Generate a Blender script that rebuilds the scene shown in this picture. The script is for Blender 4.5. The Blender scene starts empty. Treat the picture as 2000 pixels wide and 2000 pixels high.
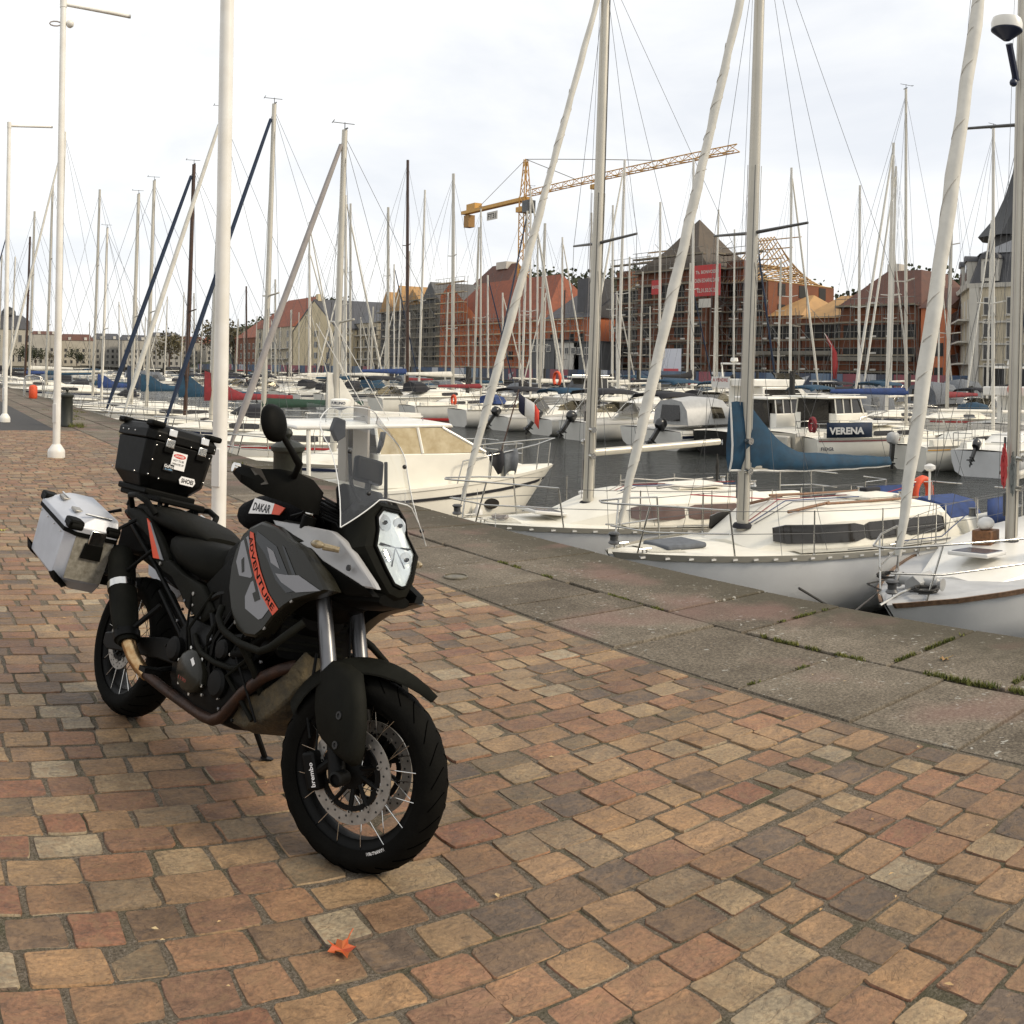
import bpy, bmesh, math, random
import numpy as np
from mathutils import Vector, Matrix
R = math.radians
random.seed(11)
S = bpy.context.scene
COL = S.collection

# ------------------------------------------------------------------ camera, sky, sun
# The photograph is a phone panorama: a cylindrical picture, 58 degrees wide.
# World: X points from the quay out over the water, Y runs along the quay, Z = 0 on the paving.
EYE = 1.62
HEAD = R(33.5)
cam_d = bpy.data.cameras.new("camera")
cam = bpy.data.objects.new("camera", cam_d)
COL.objects.link(cam)
cam_d.type = 'PANO'
cam_d.panorama_type = 'CENTRAL_CYLINDRICAL'
FP = 1975.0
cam_d.central_cylindrical_range_u_min = -1000 / FP
cam_d.central_cylindrical_range_u_max = 1000 / FP
cam_d.central_cylindrical_range_v_min = -(2000 - 722) / FP
cam_d.central_cylindrical_range_v_max = 722 / FP
cam_d.central_cylindrical_radius = 1.0
cam_d.clip_start = 0.05
cam_d.clip_end = 5000
cam.location = (0, 0, EYE)
_fw = Vector((math.sin(HEAD), math.cos(HEAD), 0))
_rt = Vector((math.cos(HEAD), -math.sin(HEAD), 0))
_ro = R(-1.0)
_up = Vector((0, 0, 1))
_r2 = _rt * math.cos(_ro) - _up * math.sin(_ro)
_u2 = _rt * math.sin(_ro) + _up * math.cos(_ro)
cam.matrix_world = Matrix(((_r2.x, _u2.x, -_fw.x, 0), (_r2.y, _u2.y, -_fw.y, 0), (_r2.z, _u2.z, -_fw.z, EYE), (0, 0, 0, 1)))
S.camera = cam

SUN_AZ = Vector((0.66, -0.75, 0)).normalized()     # horizontal direction towards the sun
SUN_EL = R(36)
world = bpy.data.worlds.new("World")
S.world = world
world.use_nodes = True
wn = world.node_tree.nodes
wl = world.node_tree.links
for n in list(wn):
    wn.remove(n)
wo = wn.new('ShaderNodeOutputWorld')
bg = wn.new('ShaderNodeBackground')
sky = wn.new('ShaderNodeTexSky')
sky.sky_type = 'NISHITA'
sky.sun_disc = False
sky.sun_elevation = SUN_EL
sky.sun_rotation = math.atan2(SUN_AZ.x, SUN_AZ.y)
sky.air_density = 1.0
sky.dust_density = 2.5
sky.ozone_density = 1.0
tc = wn.new('ShaderNodeTexCoord')
mp = wn.new('ShaderNodeMapping')
mp.inputs['Scale'].default_value = (1.0, 1.0, 2.6)
nz = wn.new('ShaderNodeTexNoise')
nz.inputs['Scale'].default_value = 2.6
nz.inputs['Detail'].default_value = 7
nz.inputs['Roughness'].default_value = 0.55
nz.inputs['Distortion'].default_value = 0.35
rp = wn.new('ShaderNodeValToRGB')
rp.color_ramp.elements[0].position = 0.30
rp.color_ramp.elements[0].color = (6.5, 6.7, 7.05, 1)
rp.color_ramp.elements[1].position = 0.58
rp.color_ramp.elements[1].color = (8.5, 8.45, 8.3, 1)
mx = wn.new('ShaderNodeMixRGB')
mx.inputs[0].default_value = 0.90                  # thin overcast over the clear sky
wl.new(tc.outputs['Generated'], mp.inputs['Vector'])
wl.new(mp.outputs[0], nz.inputs['Vector'])
wl.new(nz.outputs['Fac'], rp.inputs[0])
wl.new(sky.outputs[0], mx.inputs[1])
wl.new(rp.outputs[0], mx.inputs[2])
wl.new(mx.outputs[0], bg.inputs[0])
bg.inputs[1].default_value = 0.10
wl.new(bg.outputs[0], wo.inputs[0])

sun_d = bpy.data.lights.new("sun", 'SUN')
sun_d.energy = 2.1
sun_d.angle = R(14)
sun_d.color = (1.0, 0.87, 0.68)
sun = bpy.data.objects.new("sun", sun_d)
COL.objects.link(sun)
_sd = SUN_AZ * math.cos(SUN_EL) + Vector((0, 0, math.sin(SUN_EL)))
sun.rotation_euler = (-_sd).to_track_quat('-Z', 'Y').to_euler()
sun.location = (20, 10, 40)

S.view_settings.view_transform = 'Standard'
S.view_settings.look = 'None'
S.view_settings.exposure = 0.50
S.view_settings.gamma = 1.0
S.view_settings.use_curve_mapping = False
S.cycles.max_bounces = 8
S.cycles.transparent_max_bounces = 24
S.cycles.caustics_reflective = False
S.cycles.caustics_refractive = False

# ------------------------------------------------------------------ helpers
def put(o, **k):
    for a, b in k.items():
        o[a] = b
    return o

def empty(name, loc=(0, 0, 0), rz=0.0, label=None, category=None, group=None, parent=None):
    o = bpy.data.objects.new(name, None)
    COL.objects.link(o)
    o.location = loc
    o.rotation_euler = (0, 0, rz)
    o.empty_display_size = 0.1
    if label: o["label"] = label
    if category: o["category"] = category
    if group: o["group"] = group
    if parent: o.parent = parent
    return o

class MB:
    """Collects faces; build() links them as one mesh object."""
    def __init__(s):
        s.v = []; s.f = []; s.m = []; s.cm = 0
    def add(s, vs, fs):
        b = len(s.v)
        s.v += [tuple(p) for p in vs]
        s.f += [tuple(i + b for i in f) for f in fs]
        s.m += [s.cm] * len(fs)
        return s
    def box(s, c, d, rz=0.0, M=None, taper=1.0):
        x, y, z = d[0] / 2, d[1] / 2, d[2] / 2
        t = taper
        vs = [(-x, -y, -z), (x, -y, -z), (x, y, -z), (-x, y, -z), (-x * t, -y * t, z), (x * t, -y * t, z), (x * t, y * t, z), (-x * t, y * t, z)]
        if rz:
            cs, sn = math.cos(rz), math.sin(rz)
            vs = [(a * cs - b * sn, a * sn + b * cs, e) for a, b, e in vs]
        if M is not None:
            vs = [tuple(M @ Vector(p)) for p in vs]
        vs = [(a + c[0], b + c[1], e + c[2]) for a, b, e in vs]
        return s.add(vs, [(0, 3, 2, 1), (4, 5, 6, 7), (0, 1, 5, 4), (1, 2, 6, 5), (2, 3, 7, 6), (3, 0, 4, 7)])
    def loft(s, rings, cap=True, closed=True):
        n = len(rings[0]); vs = [p for r in rings for p in r]; fs = []
        for i in range(len(rings) - 1):
            for j in range(n if closed else n - 1):
                k = (j + 1) % n
                fs.append((i * n + j, i * n + k, (i + 1) * n + k, (i + 1) * n + j))
        if cap and closed:
            fs.append(tuple(range(n - 1, -1, -1)))
            fs.append(tuple((len(rings) - 1) * n + j for j in range(n)))
        return s.add(vs, fs)
    def tube(s, pts, r, n=8, cap=True):
        pts = [Vector(p) for p in pts]
        if not hasattr(r, '__len__'): r = [r] * len(pts)
        rings = []; prev = None
        for i, p in enumerate(pts):
            d = (pts[min(i + 1, len(pts) - 1)] - pts[max(i - 1, 0)])
            if d.length < 1e-9: d = Vector((0, 0, 1))
            d.normalize()
            if prev is None:
                a = Vector((0, 0, 1)) if abs(d.z) < .9 else Vector((1, 0, 0))
                u = d.cross(a).normalized()
            else:
                u = (prev - d * prev.dot(d))
                u = u.normalized() if u.length > 1e-6 else d.cross(Vector((1, 0, 0))).normalized()
            prev = u
            w = d.cross(u)
            rr = r[i]
            ra, rb = (rr if hasattr(rr, '__len__') else (rr, rr))
            rings.append([tuple(p + u * (ra * math.cos(2 * math.pi * k / n)) + w * (rb * math.sin(2 * math.pi * k / n))) for k in range(n)])
        return s.loft(rings, cap)
    def lathe(s, prof, n=16, c=(0, 0, 0), M=None):
        rings = []
        for r_, z in prof:
            ring = [Vector((r_ * math.cos(2 * math.pi * k / n), r_ * math.sin(2 * math.pi * k / n), z)) for k in range(n)]
            if M is not None: ring = [M @ p for p in ring]
            rings.append([(p[0] + c[0], p[1] + c[1], p[2] + c[2]) for p in ring])
        return s.loft(rings, True)
    def prism(s, out, a, b):
        """Outline of 3-D points swept by the vector b-a (a, b offsets)."""
        A = [tuple(Vector(p) + Vector(a)) for p in out]; B = [tuple(Vector(p) + Vector(b)) for p in out]
        return s.loft([A, B], True)
    def quad(s, *p):
        return s.add(p, [tuple(range(len(p)))])
    def grid(s, rows):
        n = len(rows[0]); fs = []
        for i in range(len(rows) - 1):
            for j in range(n - 1):
                fs.append((i * n + j, i * n + j + 1, (i + 1) * n + j + 1, (i + 1) * n + j))
        return s.add([p for r in rows for p in r], fs)
    def ball(s, c, r, n=12, m=8):
        if not hasattr(r, '__len__'): r = (r, r, r)
        rings = []
        for i in range(m + 1):
            t = math.pi * (i / m) * .996 + .006
            rings.append([(c[0] + r[0] * math.sin(t) * math.cos(2 * math.pi * k / n), c[1] + r[1] * math.sin(t) * math.sin(2 * math.pi * k / n), c[2] - r[2] * math.cos(t)) for k in range(n)])
        return s.loft(rings, True)
    def mirror_y(s):
        n = MB(); n.v = [(a, -b, c) for a, b, c in s.v]; n.f = [tuple(reversed(f)) for f in s.f]; n.m = list(s.m); return n
    def mesh(s, name, mat, smooth=35):
        me = bpy.data.meshes.new(name)
        me.from_pydata(s.v, [], s.f)
        for mm in (mat if isinstance(mat, (list, tuple)) else [mat]):
            me.materials.append(mm)
        if any(s.m): me.polygons.foreach_set('material_index', s.m)
        bm = bmesh.new(); bm.from_mesh(me)
        bmesh.ops.recalc_face_normals(bm, faces=bm.faces)
        bm.to_mesh(me); bm.free()
        if smooth:
            me.polygons.foreach_set('use_smooth', [True] * len(me.polygons))
            me.set_sharp_from_angle(angle=R(smooth))
        me.update()
        return me
    def build(s, name, mat, parent=None, smooth=35, bevel=0.0, seg=2, **props):
        o = bpy.data.objects.new(name, s.mesh(name, mat, smooth))
        COL.objects.link(o)
        if parent: o.parent = parent
        if bevel:
            b = o.modifiers.new('bevel', 'BEVEL'); b.width = bevel; b.segments = seg; b.limit_method = 'ANGLE'; b.angle_limit = R(30)
            b.harden_normals = False
        for k, v in props.items(): o[k] = v
        return o

def copy_tree(o, parent=None):
    c = o.copy(); COL.objects.link(c)
    c.parent = parent
    for ch in o.children:
        copy_tree(ch, c)
    return c

_tx = {}
def text_pts(txt, bold=0.0, shear=0.0):
    """Flat glyph mesh of a text, unit height, origin at its lower left: (verts 2D, faces, width)."""
    key = (txt, bold, shear)
    if key in _tx: return _tx[key]
    cu = bpy.data.curves.new('t', 'FONT'); cu.body = txt; cu.size = 1.0; cu.resolution_u = 2; cu.offset = bold; cu.shear = shear
    ob = bpy.data.objects.new('t', cu); COL.objects.link(ob)
    dg = bpy.context.evaluated_depsgraph_get()
    me = bpy.data.meshes.new_from_object(ob.evaluated_get(dg))
    v = [(p.co.x, p.co.y) for p in me.vertices]; f = [tuple(p.vertices) for p in me.polygons]
    bpy.data.meshes.remove(me); bpy.data.objects.remove(ob); bpy.data.curves.remove(cu)
    x0 = min(a for a, b in v); x1 = max(a for a, b in v); y0 = min(b for a, b in v); y1 = max(b for a, b in v)
    h = max(y1 - y0, 1e-6)
    v = [((a - x0) / h, (b - y0) / h) for a, b in v]
    _tx[key] = (v, f, (x1 - x0) / h)
    return _tx[key]

def lettering(txt, org, right, up, width, height, mat, parent, bold=0.02, shear=0.0, name='lettering', mb=None):
    """Writes a line of text on a surface: org lower left corner, stretched to width x height, standing proud by a hair."""
    v, f, w = text_pts(txt, bold, shear)
    org, right, up = Vector(org), Vector(right).normalized(), Vector(up).normalized()
    m = mb or MB()
    m.add([tuple(org + right * (a / w * width) + up * (b * height)) for a, b in v], f)
    if mb is None:
        return m.build(name, mat, parent, smooth=0)

def patch_y(out, y, t=0.0015):
    """A thin plate lying in a plane of constant y, from (x, z) points."""
    m = MB(); m.prism([(a, 0, b) for a, b in out], (0, y, 0), (0, y - t, 0)); return m

# ------------------------------------------------------------------ materials
def mat(name, col, rough=.5, metal=0.0, var=0.0, vscale=8.0, col2=None, bump=0.0, bscale=40.0, spec=None, coat=0.0, coords='Object', alpha=None, emis=None):
    m = bpy.data.materials.new(name); m.use_nodes = True
    nt = m.node_tree; b = nt.nodes['Principled BSDF']
    b.inputs['Base Color'].default_value = (*col, 1)
    b.inputs['Roughness'].default_value = rough
    b.inputs['Metallic'].default_value = metal
    if spec is not None: b.inputs['Specular IOR Level'].default_value = spec
    if coat: b.inputs['Coat Weight'].default_value = coat; b.inputs['Coat Roughness'].default_value = .1
    tcn = nt.nodes.new('ShaderNodeTexCoord')
    if var or col2:
        n1 = nt.nodes.new('ShaderNodeTexNoise'); n1.inputs['Scale'].default_value = vscale; n1.inputs['Detail'].default_value = 6; n1.inputs['Roughness'].default_value = .6
        nt.links.new(tcn.outputs[coords], n1.inputs['Vector'])
        rr = nt.nodes.new('ShaderNodeValToRGB')
        rr.color_ramp.elements[0].position = .35; rr.color_ramp.elements[1].position = .68
        c2 = col2 if col2 else tuple(min(1, c * (1 + var)) for c in col)
        c1 = col if col2 else tuple(c * (1 - var) for c in col)
        rr.color_ramp.elements[0].color = (*c1, 1); rr.color_ramp.elements[1].color = (*c2, 1)
        nt.links.new(n1.outputs['Fac'], rr.inputs[0]); nt.links.new(rr.outputs[0], b.inputs['Base Color'])
        mr = nt.nodes.new('ShaderNodeMapRange'); mr.inputs[3].default_value = max(0.02, rough - .08); mr.inputs[4].default_value = min(1, rough + .1)
        nt.links.new(n1.outputs['Fac'], mr.inputs[0]); nt.links.new(mr.outputs[0], b.inputs['Roughness'])
    if bump:
        n2 = nt.nodes.new('ShaderNodeTexNoise'); n2.inputs['Scale'].default_value = bscale; n2.inputs['Detail'].default_value = 5
        nt.links.new(tcn.outputs[coords], n2.inputs['Vector'])
        bn = nt.nodes.new('ShaderNodeBump'); bn.inputs['Strength'].default_value = min(1, bump); bn.inputs['Distance'].default_value = .02
        nt.links.new(n2.outputs['Fac'], bn.inputs['Height']); nt.links.new(bn.outputs[0], b.inputs['Normal'])
    if emis: b.inputs['Emission Color'].default_value = (*emis, 1); b.inputs['Emission Strength'].default_value = 1
    return m

def clear_mat(name, tint, gloss=.12, rough=.03):
    """Thin clear sheet: see-through with a mirror-like skin."""
    m = bpy.data.materials.new(name); m.use_nodes = True
    nt = m.node_tree
    for n in list(nt.nodes): nt.nodes.remove(n)
    out = nt.nodes.new('ShaderNodeOutputMaterial'); tr = nt.nodes.new('ShaderNodeBsdfTransparent'); gl = nt.nodes.new('ShaderNodeBsdfGlossy')
    tr.inputs[0].default_value = (*tint, 1); gl.inputs['Roughness'].default_value = rough
    fr = nt.nodes.new('ShaderNodeLayerWeight'); fr.inputs[0].default_value = .25
    mp_ = nt.nodes.new('ShaderNodeMapRange'); mp_.inputs[3].default_value = gloss * .5; mp_.inputs[4].default_value = min(.9, gloss * 5)
    nt.links.new(fr.outputs['Fresnel'], mp_.inputs[0])
    ms = nt.nodes.new('ShaderNodeMixShader')
    nt.links.new(mp_.outputs[0], ms.inputs[0]); nt.links.new(tr.outputs[0], ms.inputs[1]); nt.links.new(gl.outputs[0], ms.inputs[2]); nt.links.new(ms.outputs[0], out.inputs[0])
    return m
# ------------------------------------------------------------------ setting: quay, water, far shore
WATER = -1.60
QX = 5.64            # outer edge of the quay
BX = 3.76            # inner edge of the stone edging

def node_mat(name):
    m = bpy.data.materials.new(name); m.use_nodes = True
    nt = m.node_tree
    return m, nt, nt.nodes, nt.links, nt.nodes['Principled BSDF']

def noise(nt, scale, detail=6, rough=.6, vec=None, dist=0.0):
    n = nt.nodes.new('ShaderNodeTexNoise'); n.inputs['Scale'].default_value = scale; n.inputs['Detail'].default_value = detail
    n.inputs['Roughness'].default_value = rough; n.inputs['Distortion'].default_value = dist
    if vec is not None: nt.links.new(vec, n.inputs['Vector'])
    return n

def ramp(nt, fac, stops, interp='LINEAR'):
    r = nt.nodes.new('ShaderNodeValToRGB'); cr = r.color_ramp; cr.interpolation = interp
    while len(cr.elements) < len(stops): cr.elements.new(.5)
    for e, (p, c) in zip(cr.elements, stops):
        e.position = p; e.color = (*c, 1) if len(c) == 3 else c
    nt.links.new(fac, r.inputs[0]); return r

def mixc(nt, fac, a, b, mode='MIX'):
    m = nt.nodes.new('ShaderNodeMixRGB'); m.blend_type = mode
    for i, x in enumerate((fac, a, b)):
        if hasattr(x, 'is_output'): nt.links.new(x, m.inputs[i])
        elif isinstance(x, (int, float)): m.inputs[i].default_value = x
        else: m.inputs[i].default_value = (*x, 1)
    return m.outputs[0]

def math_(nt, op, a, b=0.0):
    m = nt.nodes.new('ShaderNodeMath'); m.operation = op
    for i, x in enumerate((a, b)):
        if hasattr(x, 'is_output'): nt.links.new(x, m.inputs[i])
        else: m.inputs[i].default_value = x
    return m.outputs[0]

def bump_(nt, h, strength, dist, prev=None):
    b = nt.nodes.new('ShaderNodeBump'); b.inputs['Strength'].default_value = strength; b.inputs['Distance'].default_value = dist
    nt.links.new(h, b.inputs['Height'])
    if prev is not None: nt.links.new(prev, b.inputs['Normal'])
    return b.outputs[0]

# cobble stone: every stone has its own colour
M_cob, nt, N_, L_, B_ = node_mat('sandstone_sett')
geo = N_.new('ShaderNodeNewGeometry'); oi = N_.new('ShaderNodeObjectInfo')
rnd = math_(nt, 'FRACT', math_(nt, 'ADD', geo.outputs['Random Per Island'], oi.outputs['Random']))
rnd2 = math_(nt, 'FRACT', math_(nt, 'MULTIPLY', rnd, 7.31))
cr_ = ramp(nt, rnd, [(0, (.200, .118, .066)), (.09, (.235, .132, .074)), (.18, (.245, .155, .086)), (.28, (.140, .092, .058)), (.36, (.260, .172, .094)), (.45, (.185, .104, .064)),
                     (.54, (.270, .196, .115)), (.62, (.150, .112, .070)), (.69, (.235, .126, .072)), (.77, (.200, .145, .090)), (.85, (.112, .082, .060)), (.90, (.275, .222, .148)), (.945, (.205, .100, .060)), (.975, (.26, .158, .082))], 'CONSTANT')
pos = geo.outputs['Position']
shift = N_.new('ShaderNodeVectorMath'); shift.operation = 'ADD'
cmb = N_.new('ShaderNodeCombineXYZ'); L_.new(math_(nt, 'MULTIPLY', rnd, 37.0), cmb.inputs[0]); L_.new(math_(nt, 'MULTIPLY', rnd2, 53.0), cmb.inputs[2])
L_.new(pos, shift.inputs[0]); L_.new(cmb.outputs[0], shift.inputs[1])
mpx = N_.new('ShaderNodeMapping'); mpx.inputs['Scale'].default_value = (1, 1.5, 1); mpx.inputs['Rotation'].default_value = (0, 0, .5)
L_.new(shift.outputs[0], mpx.inputs[0])
nA = noise(nt, 9, 5, .6, mpx.outputs[0], .8); nB = noise(nt, 70, 6, .65, pos); nC = noise(nt, 2.1, 3, .5, pos)
c = mixc(nt, .55, cr_.outputs[0], ramp(nt, nA.outputs['Fac'], [(.3, (.45, .42, .42)), (.52, (.95, .95, .95)), (.72, (1.5, 1.42, 1.3))]).outputs[0], 'MULTIPLY')
c = mixc(nt, .75, c, ramp(nt, nB.outputs['Fac'], [(.3, (.5, .5, .5)), (.5, (1, 1, 1)), (.7, (1.4, 1.4, 1.35))]).outputs[0], 'MULTIPLY')
nD = noise(nt, 14, 4, .55, mpx.outputs[0], 1.2)
c = mixc(nt, ramp(nt, nD.outputs['Fac'], [(.48, (0, 0, 0)), (.62, (.45, .45, .45))]).outputs[0], c, (.205, .130, .070))
c = mixc(nt, ramp(nt, nD.outputs['Fac'], [(.28, (.6, .6, .6)), (.42, (0, 0, 0))]).outputs[0], c, (.085, .060, .042))
c = mixc(nt, .6, c, ramp(nt, nC.outputs['Fac'], [(.35, (.66, .64, .62)), (.65, (1.25, 1.24, 1.22))]).outputs[0], 'MULTIPLY')
cr2 = noise(nt, 5.5, 2, .5, mpx.outputs[0], 2.5)       # the odd crack across a stone
crk = ramp(nt, cr2.outputs['Fac'], [(.485, (1, 1, 1)), (.5, (.35, .33, .3)), (.515, (1, 1, 1))])
c = mixc(nt, .35, c, crk.outputs[0], 'MULTIPLY')
L_.new(c, B_.inputs['Base Color'])
B_.inputs['Specular IOR Level'].default_value = .35
L_.new(ramp(nt, nA.outputs['Fac'], [(.3, (.55,) * 3), (.7, (.8,) * 3)]).outputs[0], B_.inputs['Roughness'])
L_.new(bump_(nt, nB.outputs['Fac'], .45, .006, bump_(nt, nA.outputs['Fac'], .6, .02, bump_(nt, crk.outputs[0], .4, .006))), B_.inputs['Normal'])

# joints: grit and soil
M_joint, nt, N_, L_, B_ = node_mat('sett_joint_grit')
geo = N_.new('ShaderNodeNewGeometry'); pos = geo.outputs['Position']
n1 = noise(nt, 130, 5, .7, pos); n2 = noise(nt, 4, 4, .5, pos); n3 = noise(nt, 420, 2, .5, pos)
c = ramp(nt, n1.outputs['Fac'], [(.3, (.050, .040, .028)), (.5, (.140, .115, .085)), (.7, (.26, .22, .175))]).outputs[0]
c = mixc(nt, ramp(nt, n2.outputs['Fac'], [(.5, (0, 0, 0)), (.68, (.5, .5, .5))]).outputs[0], c, (.035, .045, .014))
c = mixc(nt, ramp(nt, n3.outputs['Fac'], [(.69, (0, 0, 0)), (.72, (1, 1, 1))]).outputs[0], c, (.5, .47, .42))
L_.new(c, B_.inputs['Base Color']); B_.inputs['Roughness'].default_value = .95; B_.inputs['Specular IOR Level'].default_value = .15
L_.new(bump_(nt, n1.outputs['Fac'], 1, .012), B_.inputs['Normal'])

# granite edging slabs
M_slab, nt, N_, L_, B_ = node_mat('granite_slab')
geo = N_.new('ShaderNodeNewGeometry'); oi = N_.new('ShaderNodeObjectInfo'); pos = geo.outputs['Position']
n1 = noise(nt, 60, 7, .75, pos); n2 = noise(nt, 2.2, 5, .6, pos); n3 = noise(nt, 9, 5, .6, pos); n4 = noise(nt, 24, 3, .5, pos)
vo = N_.new('ShaderNodeTexVoronoi'); vo.inputs['Scale'].default_value = 110; L_.new(pos, vo.inputs['Vector'])
c = ramp(nt, n1.outputs['Fac'], [(.32, (.040, .033, .025)), (.48, (.118, .102, .080)), (.58, (.160, .140, .110)), (.72, (.29, .26, .21))]).outputs[0]
c = mixc(nt, .5, c, ramp(nt, vo.outputs['Color'], [(.2, (.6, .6, .6)), (.8, (1.4, 1.4, 1.4))]).outputs[0], 'MULTIPLY')
c = mixc(nt, .6, c, ramp(nt, n2.outputs['Fac'], [(.32, (.50, .45, .38)), (.65, (1.3, 1.26, 1.2))]).outputs[0], 'MULTIPLY')
c = mixc(nt, .55, c, ramp(nt, oi.outputs['Random'], [(0, (.55, .50, .45)), (.5, (1, .97, .93)), (1, (1.4, 1.38, 1.36))]).outputs[0], 'MULTIPLY')
sx = N_.new('ShaderNodeSeparateXYZ'); L_.new(pos, sx.inputs[0])
edge = math_(nt, 'ADD', sx.outputs[0], math_(nt, 'MULTIPLY', n3.outputs['Fac'], .9))      # dark algae on the weathered rim
algae = ramp(nt, math_(nt, 'SUBTRACT', edge, 5.05), [(.30, (0, 0, 0)), (.80, (.85, .85, .85))])
c = mixc(nt, algae.outputs[0], c, mixc(nt, n1.outputs['Fac'], (.030, .026, .017), (.085, .072, .045)))
lich = ramp(nt, n4.outputs['Fac'], [(.63, (0, 0, 0)), (.66, (1, 1, 1))])
lich2 = ramp(nt, noise(nt, 3.0, 2, .5, pos).outputs['Fac'], [(.5, (0, 0, 0)), (.6, (.85, .85, .85))])
c = mixc(nt, mixc(nt, 1, lich.outputs[0], lich2.outputs[0], 'MULTIPLY'), c, (.34, .33, .29))
pink = ramp(nt, noise(nt, 1.1, 2, .5, pos).outputs['Fac'], [(.54, (0, 0, 0)), (.68, (.55, .55, .55))])
c = mixc(nt, pink.outputs[0], c, (.17, .095, .08))
L_.new(c, B_.inputs['Base Color']); B_.inputs['Roughness'].default_value = .85; B_.inputs['Specular IOR Level'].default_value = .25
L_.new(bump_(nt, n1.outputs['Fac'], .55, .006, bump_(nt, n3.outputs['Fac'], .35, .02)), B_.inputs['Normal'])

M_asph = mat('asphalt', (.030, .028, .027), .9, var=.3, vscale=30, bump=.5, bscale=200, coords='Generated')
M_wall = mat('quay_masonry', (.10, .09, .07), .9, col2=(.045, .045, .03), vscale=1.5, bump=.8, bscale=6)
M_far = mat('far_ground', (.16, .15, .13), .9, var=.2, vscale=.3)

# water
M_wat, nt, N_, L_, B_ = node_mat('harbour_water')
geo = N_.new('ShaderNodeNewGeometry')
mpw = N_.new('ShaderNodeMapping'); mpw.inputs['Scale'].default_value = (1, 1.7, 1); mpw.inputs['Rotation'].default_value = (0, 0, -.5); L_.new(geo.outputs['Position'], mpw.inputs[0])
n1 = noise(nt, 3.2, 4, .6, mpw.outputs[0], .4); n2 = noise(nt, .45, 3, .5, mpw.outputs[0]); n3 = noise(nt, 9, 3, .6, mpw.outputs[0])
B_.inputs['Base Color'].default_value = (.020, .022, .018, 1); B_.inputs['Roughness'].default_value = .12; B_.inputs['IOR'].default_value = 1.33; B_.inputs['Specular IOR Level'].default_value = .26
L_.new(bump_(nt, n3.outputs['Fac'], .5, .07, bump_(nt, n1.outputs['Fac'], .9, .24, bump_(nt, n2.outputs['Fac'], .5, .6))), B_.inputs['Normal'])

def sheet(name, x0, x1, y0, y1, z, m, **k):
    b = MB(); b.quad((x0, y0, z), (x1, y0, z), (x1, y1, z), (x0, y1, z)); return b.build(name, m, smooth=0, **k)

ST = dict(kind='structure')
pavement = sheet('pavement', -40, BX + .02, -12, 23.6, -.0045, M_joint, label='tan and pink cobbled quay pavement', **ST)
sheet('asphalt_lane', -40, 3.25, 23.62, 420, -.012, M_asph, label='dark asphalt lane beyond the cobbles', **ST)
M_soil = mat('dark_joint_soil', (.022, .019, .012), .95, var=.4, vscale=40, bump=.6, bscale=150, coords='Generated')
edging = sheet('quay_edging', BX + .021, QX - .03, -12, 420, -.022, M_soil, label='large granite slabs along the quay edge', **ST)
sheet('path', 3.255, BX + .018, 23.62, 420, -.0155, M_slab, label='stone strip beside the asphalt lane', **ST)
b = MB(); b.box((QX - .53, 190, -2.55), (1.0, 460, 5.0))
b.build('quay_wall', M_wall, label='stone quay wall down to the water', **ST)
sheet('water', QX - .1, 92, -140, 900, WATER, M_wat, label='grey rippled harbour water', **ST)
b = MB(); b.box((91.5, 320, -2.0), (7, 1080, 4.0)); b.build('far_quay', M_wall, label='stone quay on the far side of the basin', **ST)
sheet('ground', 86, 900, -300, 1500, -.3, M_far, label='ground behind the far quay', **ST)
sheet('far_shore', -300, 92.5, 520, 1500, -.5, M_far, label='shore at the end of the basin', **ST)
b = MB(); b.box((-100, 521, -2.5), (385, 3, 4.2)); b.build('end_quay', M_wall, label='quay wall closing the end of the basin', **ST)

# --- setts: irregular stones in courses running from the lane to the water
def sett(l, w, rs):
    """one stone, origin on the joint level; 8-sided top with a worn rim"""
    m = MB()
    pts = []
    c = .10 + .35 * rs.random()
    for sx_, sy_ in ((-1, -1), (1, -1), (1, 1), (-1, 1)):
        cl, cw = l * (.03 + .07 * rs.random() ** 2 * c * 3), w * (.04 + .10 * rs.random() ** 2 * c * 3)
        px, py = sx_ * l / 2 + rs.uniform(-.006, .006), sy_ * w / 2 + rs.uniform(-.005, .005)
        a = (px - sx_ * cl, py + rs.uniform(-.002, .002)); bb = (px + rs.uniform(-.002, .002), py - sy_ * cw)
        pts += [a, bb] if sx_ * sy_ < 0 else [bb, a]
    # mid-edge points: a wavering outline
    out = []
    for i, p in enumerate(pts):
        q = pts[(i + 1) % 8]
        out.append(p)
        if i % 2 == 1:
            out.append(((p[0] + q[0]) / 2 + rs.uniform(-.006, .006), (p[1] + q[1]) / 2 + rs.uniform(-.006, .006)))
    tx, ty = rs.uniform(-.014, .014), rs.uniform(-.018, .018)
    z = rs.uniform(-.002, .003)
    H = lambda p, k: (p[0] * k, p[1] * k, z + p[0] * tx + p[1] * ty)
    bot = [(p[0] * 1.0, p[1] * 1.0, -.03) for p in out]
    lip = [(H(p, 1)[0], H(p, 1)[1], H(p, 1)[2] - .005) for p in out]
    top = [H(p, .972) for p in out]
    m.loft([bot, lip, top], cap=False)
    n = len(out); m.add(top, [tuple(range(n))])
    return m
rs = random.Random(5)
setts = []
y = -1.2; row = 0
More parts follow.
